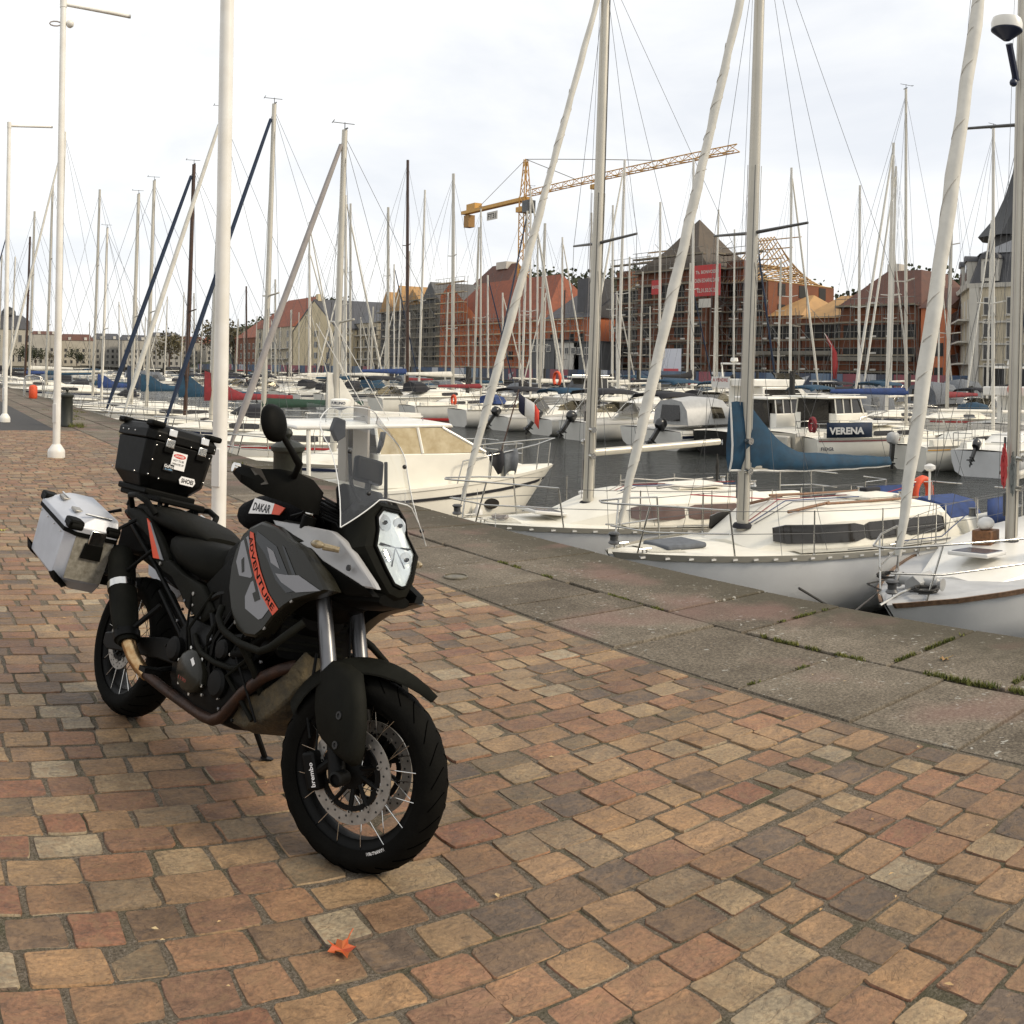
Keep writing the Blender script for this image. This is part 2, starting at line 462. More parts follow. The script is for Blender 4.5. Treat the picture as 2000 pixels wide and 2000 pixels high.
while y < 23.5:
    w = rs.uniform(.140, .165)
    gap = rs.uniform(.008, .015)
    yc_ = y + w / 2
    x = -2.6 - rs.random() * .2 if yc_ > 1 else -1.2 - rs.random() * .2
    while x < BX - .05:
        l = rs.choice((.165, .185, .20, .21, .22, .25)) * rs.uniform(.83, .93)
        if x + l > BX - .12: l = BX - .015 - x
        if l > .06:
            k_ = rs.random()      # the odd broken or replaced stone
            setts.append((x + l / 2, yc_ + rs.uniform(-.004, .004), l * (.72 if k_ < .03 else 1), w * (.8 if .03 < k_ < .06 else 1)))
        x += l + rs.uniform(.008, .024)
    y += w + gap; row += 1
# seen size: nearer stones within the picture show largest
def in_view(px, py):
    a = math.atan2(px, py)
    return HEAD - 30.5 * math.pi / 180 < a < HEAD + 30.5 * math.pi / 180 and math.hypot(px, py) > 2.2
vis = sorted([s_ for s_ in setts if in_view(s_[0], s_[1])], key=lambda s_: math.hypot(s_[0], s_[1]))
near = set(id(s_) for s_ in vis[:300])
rest = MB()
var = [(l_, w_, sett(l_, w_, rs).mesh('cobble', M_cob, 40)) for l_ in (.165, .185, .20, .21, .22, .25) for w_ in (.150, .165) for _ in range(4)]
for s_ in setts:
    if id(s_) in near:
        cand = [q for q in var if abs(q[0] - s_[2]) < .03]
        q = rs.choice(cand or var)
        o = bpy.data.objects.new('cobble', q[2]); COL.objects.link(o); o.parent = pavement
        o.location = (s_[0], s_[1], rs.uniform(-.002, .002)); o.scale = (s_[2] / q[0], s_[3] / q[1], 1)
        o.rotation_euler = (0, 0, rs.uniform(-.02, .02) + (math.pi if rs.random() < .5 else 0))
    else:
        mm = sett(s_[2], s_[3], rs)
        a = rs.uniform(-.02, .02); ca, sa = math.cos(a), math.sin(a)
        rest.add([(px * ca - py * sa + s_[0], px * sa + py * ca + s_[1], pz) for px, py, pz in mm.v], mm.f)
rest.build('cobbles', M_cob, pavement, smooth=40, kind='stuff')

# --- granite slabs in two rows
M_slabs = M_slab
def slab(x0, x1, y0, y1, z=0.0):
    m = MB(); rs_ = rs
    g = .011
    k = lambda: rs_.uniform(-.006, .006)
    P = [(x0 + g + k(), y0 + g + k()), (x1 - g + k(), y0 + g + k()), (x1 - g + k(), y1 - g + k()), (x0 + g + k(), y1 - g + k())]
    o_ = []
    for i in range(4):
        p, q = P[i], P[(i + 1) % 4]
        for t in (0.0, .03, .35, .68, .97):
            o_.append((p[0] + (q[0] - p[0]) * t + (k() * .5 if t > .1 and t < .9 else 0), p[1] + (q[1] - p[1]) * t + (k() * .5 if .1 < t < .9 else 0)))
    cx, cy = sum(p[0] for p in P) / 4, sum(p[1] for p in P) / 4
    sc = lambda p, d: (p[0] + (cx - p[0]) * d, p[1] + (cy - p[1]) * d)
    m.loft([[(p[0], p[1], z - .12) for p in o_], [(p[0], p[1], z - .008) for p in o_], [(*sc(p, .012), z) for p in o_]], cap=False)
    m.add([(*sc(p, .012), z) for p in o_], [tuple(range(len(o_)))])
    return m
inner_j = [-1.1, -.35, .35, 1.0, 1.62, 2.27, 2.86, 3.58, 3.9 + .68, 5.28, 5.78, 6.35, 7.2, 8.0, 8.75, 9.6, 10.3, 11.2, 12, 12.9, 13.7, 14.6, 15.5, 16.3, 17.2, 18.2, 19.1, 20, 21, 22, 23]
outer_j = [-1.5, -.6, .2, 1.1, 1.95, 2.5, 3.25, 4.35, 5.05, 6.2, 7.1, 8.15, 9.0, 10.1, 11.0, 12.1, 13.1, 14.1, 15.2, 16.2, 17.3, 18.4, 19.5, 20.6, 21.7, 22.8]
def xs(yv):   # the seam between the two rows wanders
    return 4.63 + .012 * math.sin(yv * 2.3)
for i in range(len(inner_j) - 1):
    slab(BX + .02, xs(i * 1.0), inner_j[i], inner_j[i + 1], rs.uniform(-.004, .004)).build('slab', M_slab, edging)
outs = []
for i in range(len(outer_j) - 1):
    x0 = max(xs(j * 1.0) for j in range(len(inner_j) - 1) if inner_j[j] < outer_j[i + 1] and inner_j[j + 1] > outer_j[i]) + .004
    slab(x0, QX, outer_j[i], outer_j[i + 1], rs.uniform(-.004, .004)).build('slab', M_slab, edging)
yy = 22.9
while yy < 60:
    d = rs.uniform(1.0, 1.5)
    slab(BX + .03, 4.7, yy + .2, yy + d + .2, 0).build('slab', M_slab, edging)
    slab(4.72, QX, yy, yy + d, 0).build('slab', M_slab, edging)
    yy += d

# --- moss and grass growing in the slab joints (nobody could count it)
M_moss = mat('moss', (.055, .075, .012), .9, col2=(.16, .15, .03), vscale=30)
mg = MB()
def tuft(x, y, n, r, h, z=-.004):
    for _ in range(n):
        a = rs.random() * 6.28; d = r * rs.random() ** .6
        bx_, by_ = x + d * math.cos(a), y + d * math.sin(a)
        t = rs.random() * 6.28; hh = h * rs.uniform(.5, 1.2); wv = .0035 + .003 * rs.random()
        lx, ly = math.cos(t), math.sin(t); le = rs.uniform(.3, 1.0) * hh
        mg.add([(bx_ - ly * wv, by_ + lx * wv, z), (bx_ + ly * wv, by_ - lx * wv, z), (bx_ + lx * le, by_ + ly * le, z + hh)], [(0, 1, 2)])
def seam(x0, y0, x1, y1, dens, h):
    L_n = math.hypot(x1 - x0, y1 - y0); k = int(L_n / .012)
    for i in range(k):
        t = (i + rs.random()) / k
        if math.sin(t * 9 + x0 * 7) + math.sin(t * 23 + y0) > .1 - dens:
            tuft(x0 + (x1 - x0) * t + rs.gauss(0, .008), y0 + (y1 - y0) * t, 9, .020, h)
seam(4.64, 3.4, 4.64, 4.2, .5, .022); seam(4.64, 2.2, 4.64, 3.0, 1.2, .030); seam(4.64, 1.5, 4.64, 2.2, .2, .02); seam(4.64, 5.1, 4.64, 5.7, .1, .018)
seam(4.64, 6.4, 4.64, 7.2, -.2, .018); seam(4.95, 4.36, 5.5, 4.36, .4, .015); seam(4.75, 3.26, 5.5, 3.26, .5, .02); seam(4.75, 2.51, 5.5, 2.51, .6, .022); seam(3.8, 3.59, 4.5, 3.59, -.5, .012)
for _ in range(16):
    yv = rs.uniform(11, 34); xv = rs.uniform(3.9, 5.4)
    for q in range(10): tuft(xv + rs.gauss(0, .12), yv + rs.gauss(0, .5), 10, .07, .05)
for _ in range(10): tuft(3.9 + rs.gauss(0, .1), 25.0 + rs.gauss(0, .25), 26, .09, .12, 0)
mg.build('moss', M_moss, None, smooth=0, kind='stuff', label='green moss and grass in the slab joints')
# ------------------------------------------------------------------ the touring motorcycle
# Local frame: x forwards from the rear contact point, y to the rider's left, z up; leaning on its side stand.
BKO = Vector((0.9545, 4.5260, 0.0))
bex = Vector((0.24825, -0.96870, 0.0)); _lf = Vector((0.96870, 0.24825, 0.0))
_ln = R(14.5)
bez = Vector((0, 0, 1)) * math.cos(_ln) + _lf * math.sin(_ln)
bey = _lf * math.cos(_ln) - Vector((0, 0, 1)) * math.sin(_ln)
BM = Matrix(((bex.x, bey.x, bez.x, BKO.x), (bex.y, bey.y, bez.y, BKO.y), (bex.z, bey.z, bez.z, BKO.z), (0, 0, 0, 1)))
bike = empty('motorcycle', label='black and grey adventure touring motorcycle with aluminium panniers parked on the cobbles', category='motorcycle')
bike.matrix_world = BM

K_plast = mat('black_plastic', (.0040, .0040, .0033), .58, var=.25, vscale=14, bump=.08, bscale=300, spec=.07)
K_olive = mat('dark_olive_paint', (.0165, .0155, .0108), .28, var=.10, vscale=5, spec=.18, coat=.12)
K_matt = mat('graphite_plastic', (.0085, .0085, .0063), .6, var=.3, vscale=9, bump=.1, bscale=250, spec=.07)
K_seat = mat('seat_vinyl', (.0082, .0080, .0062), .62, var=.2, vscale=20, bump=.15, bscale=500, spec=.07)
K_rub = mat('tyre_rubber', (.0042, .0040, .0032), .75, var=.3, vscale=20, bump=.1, bscale=120, spec=.07)
K_black = mat('black_metal', (.0038, .0038, .0034), .48, var=.3, vscale=30, spec=.12)
K_silver = mat('silver_paint', (.30, .295, .29), .34, var=.07, vscale=3, coat=.3)
K_grey = mat('grey_decal', (.20, .20, .21), .4)
K_gloss = mat('gloss_black_decal', (.006, .006, .006), .15)
K_orange = mat('orange_decal', (.60, .062, .016), .42, var=.08, vscale=20)
K_alu = mat('brushed_aluminium', (.46, .475, .51), .48, metal=.35, var=.10, vscale=6, bump=.05, bscale=90)
K_alu_sun = mat('sunlit_dusty_aluminium', (.34, .325, .275), .55, metal=.3, col2=(.18, .165, .13), vscale=38)  # warmth of sunlight painted into the base colour, with dust mottling
K_chr = mat('polished_steel', (.62, .61, .58), .18, metal=1.0, var=.05, vscale=40)
K_fork = mat('anodised_fork', (.15, .15, .155), .36, metal=.9, var=.08, vscale=12)
K_rust = mat('heat_stained_pipe', (.045, .020, .011), .5, metal=.5, col2=(.020, .011, .008), vscale=18, bump=.1, bscale=80)
K_gold = mat('brazed_steel', (.33, .17, .065), .3, metal=.9, col2=(.55, .40, .22), vscale=22)
K_mud = mat('muddy_skid_plate', (.018, .016, .010), .8, col2=(.085, .062, .028), vscale=16, bump=.5, bscale=60)
K_disc = mat('brake_steel', (.30, .285, .26), .4, metal=.75, var=.15, vscale=30)
K_white = mat('white_sticker', (.75, .74, .72), .5)
K_groove = mat('groove_black', (.0008, .0008, .0007), 1.0, spec=0.0)
K_red = mat('red_sticker', (.55, .05, .03), .5)
K_ink = mat('black_ink', (.010, .010, .010), .5)
K_refl = mat('headlight_reflector', (.88, .88, .85), .22, metal=.55, bump=.25, bscale=30)
K_amber = mat('smoked_lens', (.25, .20, .12), .2, var=.3, vscale=60)
K_clear = clear_mat('clear_screen', (.945, .955, .955), .10, .05)
K_smoke = clear_mat('lens_glass', (.93, .95, .95), .10, .02)
K_tint = clear_mat('tinted_screen', (.88, .89, .91), .05, .08)
K_bag = mat('black_cordura', (.0065, .0065, .0070), .85, var=.3, vscale=50, bump=.3, bscale=400, spec=.07)

def both(fn):
    """build the right-hand piece and its mirror image"""
    for s_ in (False, True):
        fn(s_)
def lr(mb, name, m, parent=None, **k):
    o = mb.build(name, m, parent or bike, **k)
    return o, mb.mirror_y().build(name, m, parent or bike, **k)

def dome(out, rim=.014, s=.90, back=.05, y=None):
    """a panel: outline of (x, y, z) or (x, z) with y; face stands `rim` proud of its edge, and is `back` deep"""
    P = [Vector(p) if len(p) == 3 else Vector((p[0], y, p[1])) for p in out]
    c = sum(P, Vector()) / len(P)
    def ring(k, dy): return [(c.x + (p.x - c.x) * k, p.y + (c.y - p.y) * (1 - k) + dy, c.z + (p.z - c.z) * k) for p in P]
    m = MB()
    m.loft([ring(.985, back), ring(1, rim), ring((1 + s) / 2 + .01, rim * .3), ring(s, 0)], cap=True)
    return m

def sect(x, w, zt, zb, n=16, p=2.6, flat=1.0):
    """closed rounded section across the bike at x"""
    r_ = []
    cz, hz = (zt + zb) / 2, (zt - zb) / 2
    for k in range(n):
        a = 2 * math.pi * (k + .5) / n
        ca, sa = math.cos(a), math.sin(a)
        r_.append((x, w * math.copysign(abs(ca) ** (2 / p), ca), cz + hz * math.copysign(abs(sa) ** (2 / p), sa)))
    return r_

# --- wheels ---
def wheel(name, rad, width, rim_r, rim_w, front, M):
    W = MB()
    # rim: U-shaped ring, axis along local y
    A = Matrix.Rotation(R(-90), 4, 'X')
    pr = [(rim_r - .022, -rim_w * .30), (rim_r - .012, -rim_w * .44), (rim_r + .012, -rim_w * .5), (rim_r + .014, -rim_w * .42), (rim_r + .002, -rim_w * .3), (rim_r + .002, rim_w * .3), (rim_r + .014, rim_w * .42), (rim_r + .012, rim_w * .5), (rim_r - .012, rim_w * .44), (rim_r - .022, rim_w * .30), (rim_r - .026, 0)]
    n = 64
    rings = [[A @ Vector((a * math.cos(2 * math.pi * k / n), a * math.sin(2 * math.pi * k / n), b_)) for k in range(n)] for a, b_ in pr + [pr[0]]]
    W.loft(rings, cap=False)
    wo_ = W.build(name, K_black, bike, smooth=50)
    wo_.matrix_local = M
    T = MB(); tp = []
    hw = width / 2
    for k in range(15):
        t = -1 + 2 * k / 14
        a = t * 1.9
        yy_ = hw * math.sin(a) if abs(a) < 1.57 else math.copysign(hw * (1 - (abs(a) - 1.57) * .55), t)
        rr_ = rad - (rad - rim_r) * .62 * (1 - math.cos(a)) if abs(a) < 1.57 else rad - (rad - rim_r) * (.62 + (abs(a) - 1.57) / .33 * .34)
        tp.append((rr_, yy_))
    rings = [[A @ Vector((a * math.cos(2 * math.pi * k / n), a * math.sin(2 * math.pi * k / n), b_)) for k in range(n)] for a, b_ in tp]
    T.loft(rings, cap=False)
    T.build('tyre', K_rub, wo_, smooth=60)
    # tread grooves: short curved cuts standing as dark lips
    G = MB()
    for k in range(26):
        for sgn in (-1, 1):
            a0 = 2 * math.pi * (k + (.5 if sgn > 0 else 0)) / 26
            pts = []
            for q in range(6):
                t = .12 + .75 * q / 5
                a = t * 1.2; yy_ = sgn * hw * math.sin(a); rr_ = rad - (rad - rim_r) * .62 * (1 - math.cos(a)) + .0006
                an = a0 + .20 * (q / 5) ** 1.4
                pts.append(A @ Vector((rr_ * math.cos(an), rr_ * math.sin(an), yy_)))
            G.tube(pts, .0016, 4, cap=False)
    G.build('tread_groove', K_groove, wo_, smooth=60)
    H = MB()
    H.lathe([(.02, -.075), (.045, -.07), (.045, -.055), (.024, -.04), (.024, .04), (.045, .055), (.045, .07), (.02, .075)], 24, M=A)
    H.build('hub', K_black, wo_)
    sp = MB(); sp.tube([(0.04, 0, -.05), (0.0, 0, 0)], .0019, 5)
    for k in range(32):
        a = 2 * math.pi * k / 32
        sd = -1 if k % 2 else 1
        tw = (.30 if (k // 2) % 2 else -.30)
        p0 = A @ Vector((.043 * math.cos(a - tw * 2.2), .043 * math.sin(a - tw * 2.2), sd * .058))
        p1 = A @ Vector(((rim_r + .004) * math.cos(a), (rim_r + .004) * math.sin(a), sd * rim_w * .47))
        s_ = MB(); s_.tube([p0, p1], .0016, 5); s_.build('spoke', K_chr, wo_, smooth=60)
    return wo_, A

def brake_disc(parent, A, y, r1, r0, m=K_disc):
    D = MB(); n = 60
    for (zz, ) in ((0,),):
        rings = [[A @ Vector((a * math.cos(2 * math.pi * k / n), a * math.sin(2 * math.pi * k / n), b_)) for k in range(n)] for a, b_ in ((r0, y - .0025), (r1, y - .0025), (r1, y + .0025), (r0, y + .0025), (r0, y - .0025))]
        D.loft(rings, cap=False)
    d = D.build('brake_disc', m, parent, smooth=40)
    Hh = MB()
    for k in range(36):
        a = 2 * math.pi * k / 36
        for rr_ in (r0 + (r1 - r0) * (.3 if k % 2 else .72),):
            for sgn in (-1, 1):
                c_ = A @ Vector((rr_ * math.cos(a), rr_ * math.sin(a), y + sgn * .0028))
                Hh.lathe([(.0038, -.0003), (.0038, .0003)], 8, c=c_, M=A)
    Hh.build('disc_hole', K_ink, d, smooth=0)
    C_ = MB()
    for k in range(10):        # carrier spider and buttons
        a = 2 * math.pi * k / 10
        p0 = A @ Vector((.042 * math.cos(a), .042 * math.sin(a), y * .92)); p1 = A @ Vector((r0 * math.cos(a + .22), r0 * math.sin(a + .22), y))
        C_.tube([p0, p1], .008, 6)
    rings = [[A @ Vector((a * math.cos(2 * math.pi * k / 30), a * math.sin(2 * math.pi * k / 30), b_)) for k in range(30)] for a, b_ in ((r0 - .004, y - .004), (r0 - .02, y - .004), (r0 - .02, y + .004), (r0 - .004, y + .004), (r0 - .004, y - .004))]
    C_.loft(rings, cap=False)
    C_.build('disc_carrier', K_black, d)
    for k in range(10):
        a = 2 * math.pi * k / 10 + .22
        Bt = MB(); Bt.lathe([(.0085, -.006), (.0085, .006)], 10, c=A @ Vector((r0 * math.cos(a), r0 * math.sin(a), y)), M=A); Bt.build('disc_button', K_disc, d)
    return d

# rear wheel
rw, RA = wheel('rear_wheel', .316, .170, .222, .125, False, Matrix.Translation((-.045, 0, .316)))
brake_disc(rw, RA, -.085, .118, .082)
# front wheel: steered towards the rider's left
F_c = Vector((1.385, 2.905, 0))
_st = R(19); _fl = R(9)
f_x = Matrix.Rotation(_st, 3, 'Z') @ bex
f_l = Vector((-f_x.y, f_x.x, 0))
f_z = Vector((0, 0, 1)) * math.cos(_fl) + f_l * math.sin(_fl)
f_y = f_l * math.cos(_fl) - Vector((0, 0, 1)) * math.sin(_fl)
f_o = BM @ Vector((1.600, -.006, .303))
FWm = Matrix(((f_x.x, f_y.x, f_z.x, f_o.x), (f_x.y, f_y.y, f_z.y, f_o.y), (f_x.z, f_y.z, f_z.z, f_o.z), (0, 0, 0, 1)))
FL = BM.inverted() @ FWm
fw, FA = wheel('front_wheel', .308, .122, .226, .082, True, FL)
brake_disc(fw, FA, -.070, .150, .114)
brake_disc(fw, FA, .070, .150, .114)
lettering('TOURANCE', FL @ Vector((0, 0, 0)), (1, 0, 0), (0, 0, 1), .01, .01, K_ink, bike, mb=MB())   # warm the glyph cache
def ring_text(txt, r0_, h, a0, a1, y, m):
    v, f, w = text_pts(txt, .02)
    o_ = MB()
    pts = []
    for a, b_ in v:
        an = a0 + (a1 - a0) * (a / w); rr_ = r0_ + h * b_
        pts.append(tuple(FA @ Vector((rr_ * math.cos(an), rr_ * math.sin(an), y - .006 * b_ * 0))))
    o_.add(pts, f); return o_.build('tyre_lettering', m, fw, smooth=0)
ring_text('TOURANCE NEXT', .236, .014, 0.95, 1.25, -.0565, K_white)

def fpt(x, y, z): return FL @ Vector((x, y, z))     # point in the front-wheel frame, origin at the axle
rake = R(27)
FDIR = Vector((-.446, .0, .895)).normalized()      # the fork follows the leaning frame
def fork_axis(y, d):    # d metres up along the fork from the axle
    return fpt(-.028, y, 0) + FDIR * d
for sy in (-1, 1):
    f = MB(); f.tube([fork_axis(sy * .105, -.01), fork_axis(sy * .105, .12), fork_axis(sy * .105, .30)], [.030, .026, .0245], 16)
    leg = f.build('fork_leg', K_black, bike, smooth=50)
    f = MB(); f.tube([fork_axis(sy * .105, .30), fork_axis(sy * .105, .325)], [.0225, .0225], 16); f.build('fork_tube', K_chr, leg, smooth=50)
    f = MB(); f.tube([fork_axis(sy * .105, .325), fork_axis(sy * .105, .335), fork_axis(sy * .105, .35), fork_axis(sy * .105, .55), fork_axis(sy * .105, .70)], [.030, .030, .0275, .0275, .029], 18)
    f.build('fork_upper_tube', K_fork, leg, smooth=50)
    f = MB(); f.lathe([(.016, -.02), (.024, -.02), (.024, .035), (.017, .04), (.017, .03)], 16, c=fpt(0, sy * .125, 0), M=(FL.to_3x3().to_4x4() @ Matrix.Rotation(R(90 if sy < 0 else -90), 4, 'X')))
    f.build('axle_clamp', K_black, leg)
    # guard plate over the slider
    gx = [(1.405, .535), (1.418, .592), (1.455, .625), (1.530, .632), (1.600, .618), (1.640, .545), (1.668, .469), (1.680, .400), (1.678, .354), (1.651, .338), (1.610, .342), (1.553, .356), (1.500, .372), (1.462, .395), (1.425, .460)]
    gdm = dome([(a + .025 - (0 if sy < 0 else .05), b_) for a, b_ in gx], .030, .80, .045, y=-.152)
    gd = (gdm if sy < 0 else gdm.mirror_y()).build('fork_guard', K_matt, leg, smooth=60)
    for d in (.085, .175):
        f = MB(); f.lathe([(.013, -.003), (.013, .003), (.007, .003), (.006, -.001)], 12, c=(1.608 + .05 * (1 - d * 8) * .3 - (0 if sy < 0 else .05), sy * .1535, .30 + d), M=Matrix.Rotation(R(90 if sy < 0 else -90), 4, 'X'))
        f.build('bolt', K_ink, leg)
    # caliper
    f = MB(); f.box((0, 0, 0), (.05, .052, .12)); 
    c_ = FL @ Vector((-.128, sy * .088, -.012))
    Mx = FL.to_3x3() @ Matrix.Rotation(R(-18), 3, 'Y')
    f.v = [tuple(Mx @ Vector(p) + c_) for p in f.v]
    cal = f.build('brake_caliper', K_black, leg, bevel=.010, seg=3)
    f = MB(); f.tube([fpt(-.11, sy * .095, -.01), fpt(-.05, sy * .10, .04), fpt(-.03, sy * .105, .10)], .015, 8); f.build('caliper_bracket', K_black, leg)
    f = MB(); f.tube([c_ + FL.to_3x3() @ Vector((0, 0, .06)), fork_axis(sy * .09, .25) + FL.to_3x3() @ Vector((-.05, 0, 0)), fork_axis(sy * .06, .5)], .004, 6); f.build('brake_hose', K_black, leg)
    if sy < 0:
        up_ = Mx @ Vector((0, 0, 1)); rt_ = Mx @ Vector((1, 0, 0)); nn = Mx @ Vector((0, -1, 0))
        lettering('brembo', c_ + nn * .0275 - up_ * .048 - rt_ * (-.006) + rt_ * .01, up_, -rt_, .075, .017, K_white, cal)
# fender
f = MB(); rows = []
for k in range(15):
    a = R(150 - 102 * k / 14)
    t = k / 14
    rr_ = .340 + .010 * math.sin(t * 3.1) + .030 * t ** 3
    w_ = (.070 + .010 * math.sin(t * 3.14)) * (1 if t < .55 else max(.06, 1 - ((t - .55) / .45) ** 1.2 * .96))
    row_ = []
    for j in range(9):
        s_ = -1 + j / 4
        drop = (.055 * (1 - .7 * t)) * abs(s_) ** 2.0
        rz_ = rr_ - drop + .008 * (1 - abs(s_))
        row_.append(tuple(fpt(rz_ * math.cos(a), w_ * s_, rz_ * math.sin(a))))
    rows.append(row_)
ins = [[tuple(Vector(p) - (FL.to_3x3() @ Vector((.006 * math.cos(R(150 - 102 * i / 14)), 0, .006 * math.sin(R(150 - 102 * i / 14)))))) for p in r_] for i, r_ in enumerate(rows)]
f.loft([rows[i] + list(reversed(ins[i])) for i in range(len(rows))], True)
fend = f.build('front_fender', K_matt, bike, smooth=35)
# triple clamps and headstock
f = MB(); f.tube([fork_axis(-.12, .60), fork_axis(.12, .60)], .032, 10); f.build('lower_triple_clamp', K_black, bike)
f = MB(); f.tube([fork_axis(-.12, .72), fork_axis(.12, .72)], .030, 10); f.build('upper_triple_clamp', K_black, bike)

# --- engine, frame, exhaust ---
eng = MB()
eng.loft([sect(.50, .13, .52, .30, 12, 4), sect(.58, .18, .60, .25, 12, 4), sect(.80, .19, .60, .23, 12, 5), sect(1.0, .185, .56, .25, 12, 5), sect(1.08, .13, .50, .30, 12, 4)])
engine = eng.build('engine', K_black, bike, smooth=35)
f = MB()
for k in range(8):      # finned front cylinder
    t = k / 7
    f.box((1.02 + .17 * t, 0, .50 + .20 * t), (.17, .26 - .02 * t, .015), M=Matrix.Rotation(R(-40), 4, 'Y'))
f.loft([sect(.98, .10, .55, .45, 12, 4), sect(1.20, .115, .82, .62, 12, 4), sect(1.24, .10, .82, .68, 12, 4)])
f.build('front_cylinder', K_black, engine, smooth=30)
f = MB(); f.loft([sect(.60, .10, .62, .50, 12, 4), sect(.62, .12, .75, .60, 12, 4), sect(.72, .12, .74, .55, 12, 4)]); f.build('rear_cylinder', K_black, engine)
cc = [(.674, .412), (.700, .452), (.740, .476), (.790, .478), (.832, .455), (.858, .415), (.866, .368), (.838, .334), (.795, .318), (.745, .318), (.708, .335), (.680, .370)]
cl = dome(cc, .012, .86, .05, y=-.222); clutch = cl.build('clutch_cover', K_olive, engine, smooth=40)
for p in cc[::2]:
    f = MB(); f.lathe([(.007, -.004), (.007, .004)], 8, c=(p[0] * 1.03 - .77 * .03, -.207, p[1] * 1.03 - .395 * .03), M=Matrix.Rotation(R(90), 4, 'X')); f.build('bolt', K_chr, clutch)
lettering('1190', (.715, -.2228, .352), (1, 0, -.05), (0, 0, 1), .06, .014, mat('red_engraving', (.20, .03, .015), .6), clutch)
f = patch_y([(.775, .440), (.790, .452), (.812, .432), (.800, .420)], -.2226); f.build('badge', K_white, clutch, smooth=0)
for c_, r_ in (((.60, -.19, .44), .05), ((.95, -.19, .40), .055), ((.93, -.185, .52), .04)):
    f = MB(); f.lathe([(r_, -.01), (r_, .012), (r_ * .8, .022), (r_ * .3, .024)], 16, c=c_, M=Matrix.Rotation(R(90), 4, 'X')); f.build('engine_cap', K_black, engine)
f = MB(); f.loft([sect(1.14, .16, .92, .58, 10, 8), sect(1.22, .17, .92, .56, 10, 8)]); f.build('radiator', K_black, bike)

fr = empty('frame', parent=bike); del fr
frame = MB()
for sy in (-1, 1):
    T = lambda *p, r=.014: frame.tube([(a, sy * b_, c_) for a, b_, c_ in p], r, 8)
    T((1.26, .04, .96), (1.05, .15, .80), (.78, .165, .70), (.60, .15, .60))
    T((1.28, .04, .84), (1.10, .15, .62), (.90, .17, .56), (.62, .15, .50))
    T((1.05, .15, .80), (1.02, .16, .60)); T((.90, .16, .74), (1.02, .16, .60)); T((.90, .16, .74), (.82, .17, .56)); T((.72, .16, .67), (.82, .17, .56))
    T((.62, .15, .60), (.30, .13, .78), (-.10, .11, .86), (-.28, .10, .90), r=.012)
    T((.60, .15, .52), (.20, .13, .70), (-.20, .11, .86), r=.011)
    T((.58, .14, .46), (.30, .15, .62), r=.010)
frame.build('trellis_frame', K_black, bike)
for sy in (-1, 1):
    f = MB(); f.loft([[(x_, sy * y_ + dy, z_ + dz) for dy, dz in ((-.018, -h_), (.018, -h_), (.018, h_), (-.018, h_))] for x_, y_, z_, h_ in ((.60, .12, .42, .05), (.40, .13, .40, .045), (.15, .135, .35, .035), (-.05, .135, .318, .04), (-.10, .135, .318, .025))])
    f.build('swingarm', K_black, bike, bevel=.006)
f = MB(); f.tube([(.42, .02, .42), (.50, .02, .70)], .030, 10)
for k in range(7): f.tube([(.425 + .0105 * k, .02, .44 + .036 * k), (.428 + .0105 * k, .02, .447 + .036 * k)], .042, 10)
f.build('shock_absorber', K_black, bike)
f = MB(); f.loft([sect(-.20, .07, .78, .74, 10, 3), sect(-.10, .09, .82, .70, 10, 3), sect(.18, .09, .74, .66, 10, 3), sect(.34, .07, .70, .62, 10, 3)]); f.build('rear_mudguard', K_plast, bike)
f = MB(); f.loft([[(a, b_, c_) for b_ in (-.10, .10) for c_ in ((z0, z1) if b_ < 0 else (z1, z0))] for a, z0, z1 in ((-.30, .70, .84), (-.12, .72, .88), (.02, .74, .86))]); f.build('tail_box', K_plast, bike, bevel=.015)
f = MB(); f.box((-.40, 0, .62), (.012, .17, .22), M=Matrix.Rotation(R(18), 4, 'Y')); f.build('number_plate_holder', K_plast, bike)
hp = [(1.263, -.10, .555), (1.240, -.15, .530), (1.184, -.17, .489), (1.090, -.175, .407), (1.03, -.175, .335), (.985, -.172, .287), (.933, -.17, .262), (.87, -.17, .256), (.789, -.17, .258), (.563, -.172, .268), (.441, -.175, .278), (.38, -.18, .285)]
f = MB(); f.tube(hp, .0215, 12); f.build('exhaust_header', K_rust, bike, smooth=60)
f = MB(); f.tube([(.40, -.178, .282), (.345, -.185, .296), (.30, -.20, .325), (.225, -.215, .390)], [.026, .030, .031, .033], 14); f.build('link_pipe', K_gold, bike, smooth=60)
f = MB(); f.tube([(.245, -.215, .372), (.222, -.215, .395), (.14, -.208, .478), (.01, -.190, .605), (-.08, -.170, .69), (-.11, -.165, .72)], [(.044, .040), (.056, .050), (.066, .056), (.068, .058), (.066, .056), (.05, .045)], 18)
sil = f.build('silencer', K_matt, bike, smooth=50)
f = MB(); f.tube([(.055, -.197, .560), (.030, -.194, .585)], [(.071, .061), (.071, .061)], 18); f.build('silencer_band', K_chr, sil)
f = MB(); f.tube([(.235, -.215, .383), (.212, -.214, .407)], [(.060, .054), (.063, .056)], 18); f.build('silencer_cap', K_black, sil)
f = MB(); rows = []
for x_, z_, w_ in ((1.325, .500, .10), (1.30, .43, .13), (1.26, .375, .145), (1.19, .315, .15), (1.10, .270, .15), (1.0, .262, .15), (.88, .262, .13)):
    rows.append([(x_, y_, z_ + (.02 if abs(y_) > w_ * .8 else 0)) for y_ in (-w_, -w_ * .6, 0, w_ * .6, w_)])
bk = [[(a - .03, b_, c_ + .10) for a, b_, c_ in r_] for r_ in rows]
f.loft([rows[i] + list(reversed(bk[i])) for i in range(len(rows))], True); f.build('skid_plate', K_mud, bike, smooth=35, bevel=.008)
